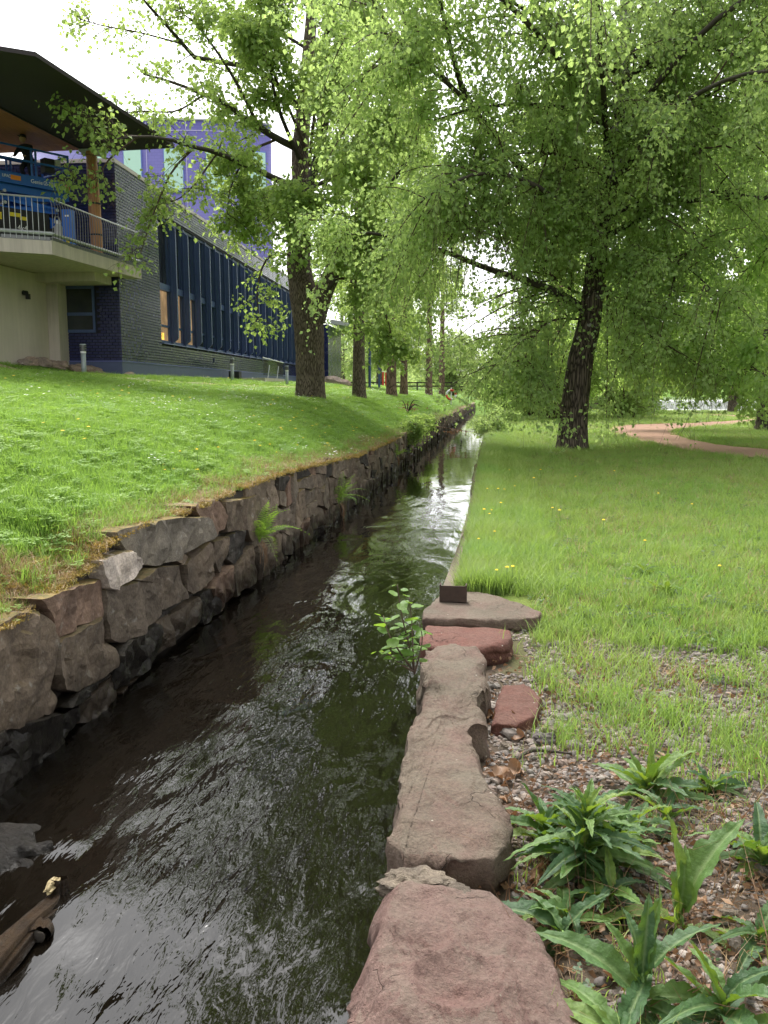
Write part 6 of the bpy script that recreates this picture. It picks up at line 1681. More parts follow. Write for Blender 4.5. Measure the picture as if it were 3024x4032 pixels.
n = 8000; y = 4.4 + 22 * rg.random(n) ** 1.35; x = -3.08 - .34 * rg.random(n) ** 1.1; k = n2(x, y, 2.2, 61) > -.3; x, y = x[k], y[k]
P = np.stack([x, y, np.maximum(zt(y) - .01, ground_left(x, y))], 1); sm_ = (1 + y / 25) * rg.uniform(.7, 1.3, len(x))
scatter('wall_moss', P, np.stack([rg.uniform(-.3, .3, len(x)), rg.uniform(-.1, .5, len(x)), rg.uniform(0, 6.28, len(x))], 1), np.repeat(sm_[:, None], 3, 1), np.where(rg.random(len(x)) < .82, rg.integers(0, 2, len(x)), 2), ms, 'yellow orange moss and dry thatch capping the left stone wall', 'moss')
# pebbles
def pebble(name, seed, sq):
    v, f = blob((0, 0, 0), 1, sq, seed, 9, 6, .28); o = bpy.data.objects.new(name, mesh_data(name, v, f, M['pebble'], seed % 2 == 0)); HID.objects.link(o); return o
ps = [pebble('p', 201 + i, ((1, .8, .6), (1.2, .9, .55), (1, 1, .75), (1.3, .8, .7), (.9, .8, .5))[i]) for i in range(5)]
n = 60000
x = rg.uniform(-.02, 3.4, n); y = 1.3 + 4.9 * rg.random(n) ** 1.25
k = (soil_mask(x, y) > .35) & (rg.random(n) < .95) & ~((y < 5.0) & (x < np.where(y < 3.3, .09, -.03))) & ~((y > 4.9) & (x < .2) & (y < 5.5)) & ~((y < 2.6) & (x < .32))
k &= ~((y < 2.75) & (rg.random(n) < .45))
x, y = x[k], y[k]
rad = np.exp(rg.normal(-4.85, .5, len(x))); rad = np.clip(rad, .004, .03)
z = ground_right(x, y) + rad * .15
scatter('gravel', np.stack([x, y, z], 1), np.stack([rg.uniform(-.5, .5, len(x)), rg.uniform(-.5, .5, len(x)), rg.uniform(0, 6.28, len(x))], 1), np.repeat(rad[:, None], 3, 1), rg.integers(0, 5, len(x)), ps, 'loose reddish and grey gravel on the bare ground at the near right', 'gravel')
# dead stalks and straw between the weeds
straw = [tuft('t', 7, .04, .11, .06, .0032, M['dry_leaf'], 301 + i, 2.6, 3) for i in range(3)]
n = 330; x = rg.uniform(.0, 1.5, n); y = rg.uniform(1.6, 3.3, n); k = (x > .02 + .10 * (y < 2.8) + .25 * (y < 2.35)) & (rg.random(n) < .8); x, y = x[k], y[k]
P, ro, sc_ = lay(x, y, ground_right, lean=1.3); scatter('straw', P + [0, 0, .004], ro, sc_, rg.integers(0, 3, len(x)), straw, 'dead straw lying between the weeds and the stones', 'straw')

# crumbs of leaf litter
lit = []
for i in range(3):
    rq = np.random.default_rng(330 + i); V, F = [], []
    for k in range(9):
        c_ = np.array([*(rq.normal(size=2) * .05), rq.uniform(.004, .014)]); a_ = rq.normal(size=3); a_[2] *= .35; a_ /= np.linalg.norm(a_); b_ = np.cross(a_, rq.normal(size=3)); b_ /= np.linalg.norm(b_); w_ = rq.uniform(.006, .018); b0 = len(V)
        V += [c_ - a_ * w_, c_ + b_ * w_ * .6, c_ + a_ * w_, c_ - b_ * w_ * .5 + [0, 0, .004]]; F.append((b0, b0 + 1, b0 + 2, b0 + 3))
    o_ = bpy.data.objects.new('l', mesh_data('l', V, F, M['dry_leaf'])); HID.objects.link(o_); lit.append(o_)
n = 1300; x = rg.uniform(-.05, 2.6, n); y = rg.uniform(1.4, 5.2, n); k = (soil_mask(x, y) > .4) & (x > np.where(y < 2.75, .30 - .25 * sstep(1.9, 2.7, y), np.where(y < 3.3, .09, -.03))) & (rg.random(n) < np.where(y < 3.0, 1, .55)); x, y = x[k], y[k]
P, ro, sc_ = lay(x, y, ground_right, lean=.3); scatter('leaf_litter', P + [0, 0, .006], ro, sc_, rg.integers(0, 3, len(x)), lit, 'crumbled dead leaves and bark bits on the soil between the stones and weeds', 'litter')
# ------------------------------------------------------------------ stones, twigs and dead leaves that can be picked out
for i, (px, py, r, lb) in enumerate([(1088, 1550, .045, 'pale grey lump of rubble in the gravel beside the long tan block'), (1105, 1578, .05, 'broken grey stone behind the curved dead branch'), (1062, 1525, .045, 'rough stone wedged at the notch of the long block'), (1095, 1602, .028, 'rounded grey pebble next to the dead branch'), (1112, 1612, .03, 'orange pink pebble touching the dead branch'), (1240, 1602, .035, 'largest pink stone in the gravel field'), (1188, 1575, .04, 'crumbly pale lump in the gravel right of the dead branch'), (1300, 1520, .03, 'pinkish stone in the thin grass'), (1175, 1590, .05, 'flat sandy lump half buried in the gravel'), (1150, 1722, .022, 'small rounded pebble by the first weed'), (1045, 1480, .04, 'brown clod against the side of the long block'), (1610, 1475, .035, 'pale stone at the right edge of the gravel'), (1570, 1960, .03, 'pink pebble between the two right weeds')]):
    p = dz(px, py, -.12); z = ground_right([p[0]], [p[1]])[0]
    o = part('stone', blob((0, 0, 0), r, (1.2, 1, .7), 400 + i, 14, 9, .32), M['pebble'] if i % 3 else M['mortar']); o.location = (p[0], p[1], z + r * .3); tag(o, lb, 'stone', 'larger stones lying in the gravel')
def twig_obj(px, py, L, az, r, label, cat='stick', bend=.15, mat='bark_twig', z=-.1, seed=0):
    p = dz(px, py, z); rg_ = np.random.default_rng(seed + 9); d = np.array([math.sin(az), math.cos(az), 0]); s = np.array([d[1], -d[0], 0])
    zz = ground_right([p[0]], [p[1]])[0]
    q = [np.array([0, 0, r * 1.3]), d * L * .35 + s * L * bend + [0, 0, r * 2.5], d * L * .7 + s * L * bend * .7 + [0, 0, r * 2.2], d * L + [0, 0, r * 1.2 + .01]]
    o = part('stick', tube(spline(np.array(q), 12), np.linspace(r, r * .5, 12) * (1 + .15 * rg_.normal(size=12)), 7), M[mat], None, True)
    o.location = (p[0], p[1], zz + .008); return tag(o, label, cat)
twig_obj(1112, 1632, .27, 1.25, .011, 'curved grey dead branch lying on the gravel beside the long block', 'branch', -.22, 'bark_limb')
twig_obj(950, 1862, .24, 1.5, .003, 'thin grey twig lying in the gap between the red and tan blocks', bend=.06)
twig_obj(1080, 1850, .20, -.5, .004, 'short brown stick leaning out of the gap beside the tan block', bend=.03)
twig_obj(1180, 1985, .22, 1.9, .005, 'brown stick among the straw right of the red block', bend=.05)
twig_obj(1130, 1990, .12, 1.4, .005, 'short broken stick on the edge of the red block', bend=.02)
twig_obj(1430, 2120, .14, .6, .005, 'pale stick sticking up between the front weeds', bend=.04)
twig_obj(1560, 1900, .16, .2, .006, 'dark stick on the gravel beside the upright pointed weed', bend=.1)
twig_obj(1345, 1862, .18, 2.0, .004, 'thin dry stalk under the large middle weed', bend=.1)
twig_obj(1085, 1395, .32, 2.3, .003, 'pale bent straw stalk beside the red slab', bend=.25, mat='dry_grass')
def dry_leaf_mesh(seed):
    rg_ = np.random.default_rng(seed); n = 6; V = []
    for i in range(n):
        t = i / (n - 1); w = .5 * math.sin(PI * (t * .92 + .06)) ** .8 * (1 + .25 * (i % 2))
        for k in range(5):
            u = (k - 2) / 2; V.append((u * w * .8, t - .5, .28 * u * u * (1 + .4 * rg_.normal()) * (.4 + t) + .10 * math.sin(t * 5 + u * 2) + .04 * rg_.normal()))
    return V, [(i * 5 + k, i * 5 + k + 1, (i + 1) * 5 + k + 1, (i + 1) * 5 + k) for i in range(n - 1) for k in range(4)]
DLM = [mesh_data('dry_leaf', *dry_leaf_mesh(500 + i), M['dry_leaf'], True) for i in range(4)]
rg = np.random.default_rng(23)
dl = [(1045, 1510, 'curled brown dead leaf in the pile behind the long block'), (1062, 1528, 'pale brown dead leaf in the pile behind the long block'), (1075, 1540, 'light dead leaf at the front of the pile behind the long block'), (1050, 1535, 'dark curled dead leaf under the pile behind the long block'), (1090, 1500, 'dead leaf on the sunken red slab'),
      (1082, 1655, 'big curled brown dead leaf beside the long block'), (1100, 1668, 'red brown dead leaf touching the wide part of the long block'), (1108, 1650, 'pale dead leaf right of the big curled one'), (1095, 1705, 'orange dead leaf at the shoulder of the long block'), (1098, 1730, 'rusty dead leaf low at the shoulder of the long block'), (1110, 1545, 'tan dead leaf on the gravel by the dead branch'), (1120, 1575, 'pale flat dead leaf above the dead branch'), (1078, 1395, 'dead leaf in the stones right of the red slab'), (1160, 1870, 'brown dead leaf under the nearest weed leaves'), (1175, 1905, 'dead leaf in the straw behind the red block'), (1330, 2080, 'dark dead leaf under the front weed'), (1400, 1540, 'dead leaf in the thin grass'), (1450, 1445, 'tan dead leaf in the tall grass tufts'), (1500, 1870, 'dry leaf scrap right of the middle weed')]
for i, (px, py, lb) in enumerate(dl):
    p = dz(px, py, -.09); z = ground_right([p[0]], [p[1]])[0]
    o = place('dry_leaf', DLM[i % 4], None, (p[0], p[1], z + .02), (rg.uniform(-.5, .5), rg.uniform(-.5, .5), rg.uniform(0, 6.28)), rg.uniform(.05, .085))
    tag(o, lb, 'leaf', 'dead leaves on the gravel')

# ------------------------------------------------------------------ leafy weeds at the near right
def blade_mesh(seed, n=26, wid=.23, droop=.35, wave=.03, tooth=.05):
    rg_ = np.random.default_rng(seed); V = []; C = 7; mid = []
    tw = rg_.uniform(-.5, .5)
    for i in range(n + 1):
        t = i / n; w = wid * (max(0.0, math.sin(PI * min(1, t * .90 + .08))) ** .75) * (1 - .3 * t)
        if t < .14: w = max(.03, w * (t / .14) ** .8)
        if i == n: w = .004
        wl = w * (1 - (.20 * rg_.uniform(.3, 1) if i % 3 == 1 else 0)); wr = w * (1 - (.20 * rg_.uniform(.3, 1) if i % 3 == 2 else 0))
        cx, cz = t - .10 * droop * t * t, .10 * t - droop * t ** 2.1
        for k in range(C):
            u = (k - 3) / 3; ww = wl if u < 0 else wr
            rip = wave * math.sin(t * 21 + (1.3 if u < 0 else 0) + seed) * abs(u) ** 1.5 * (1 - t * .6)
            V.append((u * ww * .5 + .05 * math.sin(t * 2.2 + tw) * t, cx - .03 * abs(u) * (i % 3 == 1), cz + abs(u) ** 1.1 * ww * .30 + rip + tw * u * ww * .3 * t))
            mid.append(1.0 if k == 3 else (0.18 if (i % 3 == 0) else 0.0))
    F = [(i * C + k, i * C + k + 1, (i + 1) * C + k + 1, (i + 1) * C + k) for i in range(n) for k in range(C - 1)]
    return V, F, mid
def weed_mat():
    m = N('leaf_weed_ribbed'); r = m.orand(); mid = m.attr('tint'); wp = m.geo('Position')
    col = m.ramp(r, [(0.0, (0.035, 0.085, 0.032)), (.5, (0.055, 0.12, 0.036)), (.8, (0.10, 0.18, 0.04)), (1.0, (0.17, 0.24, 0.05))])
    f = m.noise(70, wp, 4, .65)
    col = m.mix(m.mapr(f, .35, .65), m.mix(1.0, col, (.7, .74, .7), 'MULTIPLY'), m.mix(1.0, col, (1.2, 1.2, 1.2), 'MULTIPLY'))
    col = m.mix(m.math('MULTIPLY', m.mapr(mid, .3, 1.0), .55), col, (.22, .30, .12))
    bp = m.bump(m.math('SUBTRACT', f, m.math('MULTIPLY', mid, .8)), .6, .006)
    d = m.bsdf(col, .55, bp, .4)
    tl = m.n('BsdfTranslucent'); m.l(m.mix(r, (.10, .20, .015), (.30, .42, .03)), tl.inputs['Color'])
    mx = m.n('MixShader'); mx.inputs[0].default_value = .3; m.l(d, mx.inputs[1]); m.l(tl.outputs[0], mx.inputs[2])
    return m.done(mx.outputs[0])
M['leaf_weed_ribbed'] = weed_mat()
BLM = []
for i in range(6):
    v_, f_, t_ = blade_mesh(600 + i, 26, (.29, .32, .27, .34, .29, .24)[i], (.30, .55, .75, .4, .95, .12)[i])
    BLM.append(mesh_data('leaf', v_, f_, M['leaf_weed_ribbed'], True, t_))
rg = np.random.default_rng(42)
WS = 1.12
def weed(px, py, zg, leaves, label, h=.0, cat='weed'):
    p = dz(px, py, zg); z = ground_right([p[0]], [p[1]])[0]
    w = thing('leafy_weed', label, cat, (p[0], p[1], z))
    if h > .02: part('stem', tube(np.array([(0, 0, -.02), (.004, .003, h * .5), (0, 0, h)]), [.007, .006, .004], 7), M['stem'], w, True, world=False)
    for (az, el, L, kind, ht) in leaves:
        o = place('leaf', BLM[kind], w, (0, 0, ht), (R(el), 0, -R(az)), L)
        o.rotation_euler = Matrix.Rotation(-R(az), 4, 'Z').to_euler() if False else (Matrix.Rotation(-R(az), 4, 'Z') @ Matrix.Rotation(R(el), 4, 'X') @ Matrix.Rotation(rg.uniform(-.35, .35), 4, 'Y')).to_euler()
    w.scale = (WS, WS, WS)
    return w
def ring(n, h0, h1, L0, L1, el0, el1, seed, az0=0):
    rg_ = np.random.default_rng(seed); out = []; n = int(n * 1.45)
    for i in range(n):
        t = i / max(1, n - 1)
        out.append((az0 + i * 137.5 + rg_.uniform(-15, 15), el0 + (el1 - el0) * t + rg_.uniform(-8, 8), (L0 + (L1 - L0) * t) * rg_.uniform(.8, 1.15), rg_.integers(0, 6), h0 + (h1 - h0) * t))
    return out
# azimuth is measured clockwise from the canal direction; 180 points at the camera
weed(1262, 1880, -.1, ring(30, .02, .22, .24, .12, 10, 70, 1, 40), 'biggest leafy weed, a dense clump beside the tan block', .21)
weed(1180, 1800, -.1, ring(12, .01, .07, .20, .15, 20, 65, 2), 'leafy weed left of the biggest clump, touching the tan block', .08)
weed(1330, 1860, -.1, ring(12, .02, .12, .20, .13, 15, 60, 3), 'leafy weed hidden behind the right side of the biggest clump', .12)
weed(1290, 1830, -.1, ring(12, .01, .14, .2, .13, 15, 66, 21, 70), 'leafy weed at the back of the biggest clump', .14)
weed(1225, 1860, -.1, ring(9, .01, .08, .19, .13, 12, 55, 22, 10), 'leafy weed at the front left of the biggest clump', .08)
weed(1320, 1935, -.1, ring(9, .0, .06, .17, .12, 8, 50, 23, 130), 'low leafy weed in front of the biggest clump', .05)
weed(1250, 1800, -.1, ring(10, .01, .12, .18, .12, 18, 70, 24, 90), 'young weed shoot at the back left of the biggest clump', .12)
weed(1370, 1790, -.1, ring(9, .0, .07, .18, .13, 12, 60, 25, 20), 'leafy weed between the biggest clump and the bright upright one', .06)
weed(1440, 1760, -.1, ring(8, .0, .04, .17, .13, 10, 55, 26, 160), 'low leafy weed in front of the bright upright one', .03)
weed(1400, 1705, -.1, ring(12, .0, .03, .22, .20, 15, 72, 4, 100), 'bright green weed with broad upright leaves in the middle of the gravel', .04)
weed(1535, 1695, -.1, ring(9, .0, .02, .16, .14, 10, 55, 5, 30), 'small pale weed rosette right of the upright bright one', .0)
weed(1470, 1975, -.1, [(-40, 78, .30, 5, .02), (50, 66, .34, 3, .02), (-95, 20, .26, 1, .01), (120, 25, .18, 2, .0), (180, 15, .16, 4, .0), (15, 82, .2, 0, .03)], 'weed with two tall pointed leaves standing upright', .05)
weed(1385, 2165, -.1, [(-75, 42, .27, 1, .05), (-60, 60, .17, 0, .08), (10, 84, .20, 0, .10), (-20, 70, .16, 3, .10), (60, 55, .23, 1, .09), (35, 72, .2, 5, .11), (95, 22, .26, 2, .05), (130, 20, .2, 4, .04), (200, 30, .18, 2, .05), (170, 10, .18, 4, .03)], 'leafy weed nearest the camera with long grey green leaves', .12)
weed(1340, 2225, -.08, [(-85, 38, .22, 4, .04), (-50, 35, .2, 2, .05), (-100, 15, .16, 4, .02), (30, 40, .2, 1, .04), (90, 30, .2, 2, .03)], 'weed at the bottom edge with drooping leaves over the red block', .06)
weed(1560, 2190, -.1, ring(9, .01, .06, .22, .18, 10, 60, 8, 200), 'weed at the bottom right with low spreading leaves', .06)
weed(1645, 1850, -.1, ring(11, .0, .05, .24, .18, 12, 60, 9, 300), 'weed cut by the right edge beside the gravel', .05)
weed(1640, 2010, -.1, ring(6, .0, .03, .16, .14, 10, 50, 10, 280), 'small pale weed at the right edge below the other', .0)
weed(1225, 1970, -.1, ring(10, .0, .05, .17, .13, 5, 40, 11, 20), 'low weed with toothed leaves behind the red block', .0)
weed(1215, 2020, -.1, [(-75, 26, .24, 1, .05), (-110, 20, .18, 4, .04), (-40, 50, .16, 2, .05), (60, 45, .17, 0, .05)], 'weed whose long leaf reaches over the red block', .06)
weed(1390, 1245, -.02, ring(9, .0, .03, .16, .12, 10, 45, 12, 20), 'pale weed rosette in the lawn right of the kerb', .0)
weed(1440, 1285, -.02, ring(7, .0, .03, .15, .12, 15, 60, 13, 20), 'taller pale weed in the lawn behind the long grass', .05)
weed(1110, 1270, -.03, ring(8, .0, .02, .14, .11, 10, 50, 14, 60), 'dandelion rosette in the grass close to the steel channel', .0)

# ------------------------------------------------------------------ alder sapling growing out of the right wall
def round_leaf(seed):
    rg_ = np.random.default_rng(seed); V = [(0, .0, 0)]; n = 14
    for i in range(n):
        a = -PI / 2 + 2 * PI * (i + .5) / n; r = .5 * (1 + .06 * (-1) ** i); V.append((r * math.cos(a) * .92, .5 + r * math.sin(a), .10 * abs(math.cos(a)) + .03 * math.sin(3 * a + seed)))
    V.append((0, .5, -.03)); c = len(V) - 1
    F = [(c, 1 + i, 1 + (i + 1) % n) for i in range(n - 1)] + [(c, n, 0), (c, 0, 1)]
    return V, F
RLM = [mesh_data('leaf', *round_leaf(700 + i), M['leaf_alder'], True) for i in range(4)]
sb = at_x(895 * DS, 1452 * DS, -.40)
sap = thing('alder_sapling', 'young alder shoot with round leaves growing out of the right canal wall over the water', 'sapling', sb)
rg = np.random.default_rng(64)
sY = sb[1]
for k, path in enumerate(([(895, 1452), (885, 1400), (868, 1330), (858, 1262)], [(895, 1452), (868, 1415), (840, 1370), (828, 1330)], [(895, 1452), (892, 1410), (890, 1350), (884, 1290)], [(895, 1452), (862, 1432), (838, 1412), (818, 1408)], [(895, 1455), (905, 1420), (912, 1380), (905, 1340)])):
    pts = np.array([at_y(a * DS, b * DS, sY - .03 * i + rg.uniform(-.04, .04)) for i, (a, b) in enumerate(path)])
    P = spline(pts, 14)
    part('stem', tube(P, np.linspace(.006, .002, 14), 6), M['stem_brown'], sap, True)
    for j in range(13 if k < 3 else 7):
        t = .22 + .78 * j / 12 if k < 3 else .35 + .65 * j / 6; i = min(12, int(t * 13)); q = P[i] + (P[i + 1] - P[i]) * (t * 13 - i)
        az = j * 2.4 + k; el = rg.uniform(-.5, .5)
        place('leaf', RLM[j % 4], sap, q - WLOC[sap.name] + np.array([math.sin(az), math.cos(az), 0]) * .012, (el, rg.uniform(-.4, .4), -az), rg.uniform(.045, .075) * (1.0 if t < .9 else .6))

# ------------------------------------------------------------------ ferns on the left wall
def frond_mesh(seed, n=17, droop=.45):
    rg_ = np.random.default_rng(seed); V, F = [], []
    def c(t): return np.array([0, t - .08 * t * t, .22 * t - droop * t ** 2.4])
    for i in range(n + 1):
        t = i / n; p = c(t); V += [p + [-.006 * (1 - t) - .001, 0, 0], p + [.006 * (1 - t) + .001, 0, 0]]
        if i: b = 2 * i; F.append((b - 2, b - 1, b + 1, b))
    for i in range(3, n + 1):
        t = i / n; p = c(t); L = .20 * math.sin(PI * min(1, .12 + .9 * t)) ** .8 + .01
        for s in (-1, 1):
            for m in range(1):
                q = p; tip = q + np.array([s * L, L * .35, -.12 * L - .03 * rg_.random()]); w = .011
                mid = q + (tip - q) * .5 + [0, 0, .02]; b = len(V)
                V += [q, mid + [0, w, 0], tip, mid - [0, w, 0]]; F.append((b, b + 1, b + 2, b + 3))
    return V, F
FRM = [mesh_data('frond', *frond_mesh(800 + i, 17, (.35, .6, .2, .8)[i]), M['leaf_fern']) for i in range(4)]
rg = np.random.default_rng(70)
for (px, py, nf, L0, lb) in ((560, 1168, 22, .56, 'nearest and widest fern sprouting from the left stone wall'), (732, 1085, 13, .6, 'second fern, taller, standing on the ledge of the left stone wall'), (855, 985, 7, .50, 'small far fern low on the left stone wall')):
    p = at_x(px * DS, py * DS, CL + .04)
    fr = thing('fern', lb, 'fern', p)
    for i in range(nf):
        t = i / (nf - 1); az = R(-10 + 200 * t + rg.uniform(-20, 20)) if nf > 14 else R(0 + 170 * t + rg.uniform(-20, 20))
        el = rg.uniform(.35, 1.35)
        o = place('frond', FRM[i % 4], fr, rg.normal(size=3) * .012, (0, 0, 0), L0 * rg.uniform(.7, 1.12))
        o.rotation_euler = (Matrix.Rotation(-az, 4, 'Z') @ Matrix.Rotation(el, 4, 'X') @ Matrix.Rotation(rg.uniform(-.4, .4), 4, 'Y')).to_euler()
    mb = MB()
    for i in range(16):
        q = p + np.array([rg.uniform(.0, .06), rg.uniform(-.12, .14), -.02]); Ld = rg.uniform(.2, .5) * L0 * 1.3
        mb.tube(spline(np.array([q, q + [.05, rg.uniform(-.03, .03), -Ld * .35], q + [.045, rg.uniform(-.06, .06), -Ld]]), 6), .0035, 3)
    part('dead_fronds', mb.get(), M['dry_leaf'], fr)

# ------------------------------------------------------------------ dandelions
def dandelion_src(name, label, group):
    t = thing(name, label, 'dandelion', (0, 0, 0), group)
    part('stem', tube(spline(np.array([(0, 0, -.01), (.012, .008, .09), (.01, .02, .19)]), 7), .0028, 5), M['stem'], t, True, world=False)
    V = [(0, 0, .008)]; n = 14
    for rr, z in ((.008, .009), (.0155, .003)):
        for i in range(n): a = 2 * PI * (i + .5 * (rr > .015)) / n; q = rr * (1 + .1 * (-1) ** i); V.append((q * math.cos(a), q * math.sin(a), z))
    F = [(0, 1 + i, 1 + (i + 1) % n) for i in range(n)] + [(1 + i, 1 + n + i, 1 + n + (i + 1) % n, 1 + (i + 1) % n) for i in range(n)]
    V = np.array(V) + [.01, .02, .192]
    part('flower_head', (V, F), M['dandelion'], t, world=False)
    V = []
    return t
rd_ = [(1077, 1216), (1090, 1218), (1112, 1214), (1060, 1098), (1065, 1090), (1078, 1082), (1050, 1100), (1080, 1050), (1086, 1046), (1055, 1045), (1170, 1008), (1156, 1030), (1098, 1005), (1110, 1040), (1030, 1150), (1240, 1020), (1190, 1090), (1330, 1012), (1420, 1058), (1395, 1160), (1210, 1100), (1300, 1118), (1065, 1135), (1560, 1215), (1490, 1085)]
src = None; rg = np.random.default_rng(81)
def first_or_dup(src, maker, loc, rz, lab, grp, sc):
    if src is None:
        src = maker(); src.location = tuple(loc); src.rotation_euler = (0, 0, rz); src.scale = (sc,) * 3; src['label'] = lab; src['group'] = grp; return src
    dup(src, loc, rz, lab, grp, sc); return src
labs = {0: 'pale yellow dandelion, leftmost of the three nearest the steel channel', 1: 'brightest yellow dandelion, middle of the three nearest the steel channel', 2: 'dandelion with a bent stem, rightmost of the three nearest the steel channel'}
for i, (px, py) in enumerate(rd_):
    p = dz(px, py + 12, 0.14); z = ground_right([p[0]], [p[1]])[0]
    lab = labs.get(i, 'small yellow dandelion in the long grass close to the right canal edge' if px < 1120 else 'small yellow dandelion scattered in the open right lawn')
    grp = 'dandelions by the steel channel' if i < 3 else ('dandelions along the right canal edge' if px < 1120 else 'dandelions in the right lawn')
    s = .8 + p[1] / 50
    src = first_or_dup(src, lambda: dandelion_src('dandelion', lab, grp), (p[0], p[1], z), rg.uniform(0, 6.28), lab, grp, s * rg.uniform(.85, 1.2))
def on_left(px, py):
    """where the line of sight to a photo pixel meets the left bank"""
    r = ray(px * DS, py * DS); t = np.linspace(4, 70, 4000); q = CAM + r * t[:, None]
    g = ground_left(q[:, 0], q[:, 1]); k = np.argmax((q[:, 2] < g) & (q[:, 0] < -3.6)); return q[k]
for i, (px, py) in enumerate([(390, 1005), (425, 1010), (470, 995), (548, 985), (560, 990), (585, 985), (640, 985), (655, 968), (600, 1000), (430, 1050), (690, 960), (700, 955), (760, 940)]):
    p = on_left(px, py)
    dup(src, (p[0], p[1], p[2] - .02), rg.uniform(0, 6.28), 'yellow dandelion at the top of the left stone wall', 'dandelions along the left wall', rg.uniform(1.0, 1.4))

# ------------------------------------------------------------------ things in and over the water
lg = thing('sunken_log', 'wet brown log lying half under the water with a pale broken tip', 'log', (-2.0, 3.6, WZ))
p0, p1 = dz(-60, 2120, WZ + .06), dz(128, 1893, WZ + .10)
pts = spline(np.array([p0, p0 * .55 + p1 * .45 + [0.02, 0, .03], p1 * .9 + p0 * .1 + [0, 0, -.05], p1 + [0, 0, .03]]), 26)
part('trunk', trunk_mesh(pts[[0, 5, 10, 15, 20, 25]] - np.array([[0, 0, .085]] * 3 + [[0, 0, .08], [0, 0, .065], [0, 0, .04]]), [.075, .095, .075, .08, .055, .04], seg=36, n=80, flare=0, fiss=.42, seed=5), M['log'], lg, True)
v, f = blob(p1 + [-.02, -.03, -.03], .042, (.65, 1.4, .55), 12, 14, 9, .45); part('broken_tip', (v, f), M['log_end'], lg, False)
kp = dz(70, 2010, WZ + .02)
part('branch_stub', trunk_mesh([kp + [-.02, .07, -.06], kp + [.03, .0, -.005], kp + [.06, -.05, .02], kp + [.075, -.075, .025]], [.07, .06, .052, .045], seg=24, n=20, flare=0, fiss=.35, seed=8), M['log'], lg, True)
v, f = blob(kp + [.074, -.074, .024], .03, (1, .3, 1), 5, 14, 8, .2); part('rotten_core', (v, f), M['cavity'], lg)
hp = dz(60, 1840, WZ); M['wet_rock'] = stone_mat('wet_rock', [(0.022, 0.019, 0.016), (0.03, 0.026, 0.02)], 0, None, 1.8, .45, 0, 1.0)
v, f = blob((0, 0, 0), .27, (1.1, .9, .55), 77, 44, 26, .5)
o = part('boulder', (v, f), M['wet_rock'], None, True); o.location = (hp[0], hp[1], WZ - .085); tag(o, 'dark wet hump of rock breaking the water behind the sunken log', 'boulder')
p0 = dz(940, 925, -.15); p0 = at_x(935 * DS, 925 * DS, CL + .05); p1 = at_y(1022 * DS, 933 * DS, p0[1] - 1.0)
fb = thing('fallen_branch', 'thin fallen branch with brown leaves reaching from the left wall across the water', 'branch', p0)
part('branch', tube(spline(np.array([p0 + [-.3, .2, .15], p0 * .6 + p1 * .4 + [0, 0, .06], p1]), 14), np.linspace(.028, .008, 14), 6), M['bark_pine'], fb, True)
rg = np.random.default_rng(92)
q = p0 * .45 + p1 * .55; PL = q + rg.normal(size=(70, 3)) * [.35, .2, .05]; PL[:, 2] -= np.abs(rg.normal(size=70)) * .08
lv = leaves_mesh(PL, unit(rg.normal(size=(70, 3)) + [0, 0, -1.2]), rg, .12, .06)
part('dead_leaves', lv, M['dry_leaf'], fb, tint=np.zeros(len(lv[0])))
p = on_left(880, 892)
rb = thing('broken_branch', 'dark broken branch with brown leaves lying on the left bank above the wall', 'branch', p)
for k in range(5):
    a = rg.uniform(0, 6.28); L = rg.uniform(.5, 1.0); e = p + np.array([math.cos(a) * L, math.sin(a) * L * .6, rg.uniform(.2, .7)])
    part('twig', tube(spline(np.array([p, (p + e) / 2 + [0, 0, .25], e]), 9), np.linspace(.03, .008, 9), 6), M['bark_limb'], rb, True)
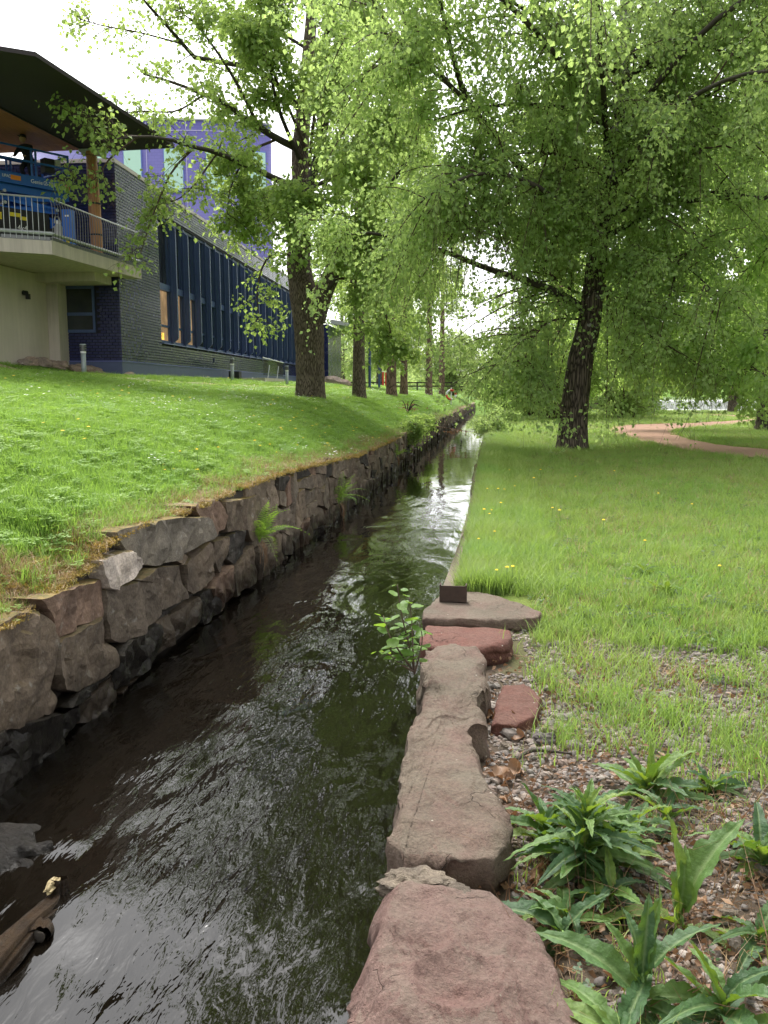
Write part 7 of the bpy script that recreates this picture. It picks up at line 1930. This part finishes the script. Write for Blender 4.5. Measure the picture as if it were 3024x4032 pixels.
PL = p + rg.normal(size=(60, 3)) * [.35, .25, .12] + [0, 0, .15]; lv = leaves_mesh(PL, unit(rg.normal(size=(60, 3))), rg, .14, .08)
part('dead_leaves', lv, M['dry_leaf'], rb, tint=np.zeros(len(lv[0])))

# ------------------------------------------------------------------ far park furniture
fy = 88.0
fe = thing('rail_fence', 'low wooden rail fence far behind the left trunks', 'fence', (-9, fy, ground_left([-9], [fy])[0]))
mb = MB(); gz = ground_left([-9], [fy])[0]
part('rail', MB().beam((-15, fy, gz + .75), (-3.3, fy, gz + .75), .08, .12).get(), M['bark_limb'], fe)
part('rail', MB().beam((-15, fy, gz + .40), (-3.3, fy, gz + .40), .08, .12).get(), M['bark_limb'], fe)
for i in range(6): part('post', MB().box((-14.8 + i * 2.25, fy + .08, gz + .35), (.14, .1, 1.0)).get(), M['bark_limb'], fe)
for i, px in enumerate((843, 862)):
    p = at_y(1000 + px * .603, 1150 + 585 * .603, 86); p[2] = ground_left([p[0]], [p[1]])[0]
    rp_ = thing('red_post', ('left', 'right')[i] + ' one of two red posts at the far fence', 'post', p)
    part('post', MB().box(p + [0, 0, .7], (.16, .16, 1.5)).get(), M['red'], rp_); part('cap', MB().box(p + [0, 0, 1.48], (.2, .2, .08)).get(), M['white'], rp_)
p = at_y(1000 + 1288 * .603, 1150 + 625 * .603, 72); p[2] = max(p[2], 0.6) ; gz = ground_left([p[0]], [p[1]])[0] if p[0] < -3.4 else 0
ls = thing('life_ring_stand', 'red and white life ring on a post by the far left canal bank', 'life ring', (p[0], p[1], gz))
part('post', MB().box((p[0], p[1] + .1, gz + .6), (.1, .1, 1.9)).get(), M['white'], ls)
ring_pts = np.array([(p[0] + .38 * math.cos(a), p[1], gz + .95 + .38 * math.sin(a)) for a in np.linspace(0, 2 * PI, 25)])
for k in range(4): part('ring_segment', tube(ring_pts[k * 6:k * 6 + 7], .085, 10), M['red'] if k % 2 == 0 else M['white'], ls, True)
part('ring_segment', tube(ring_pts[[5, 6, 7]], .09, 10), M['red'], ls, True)
p = dz(1395, 1242, 0)
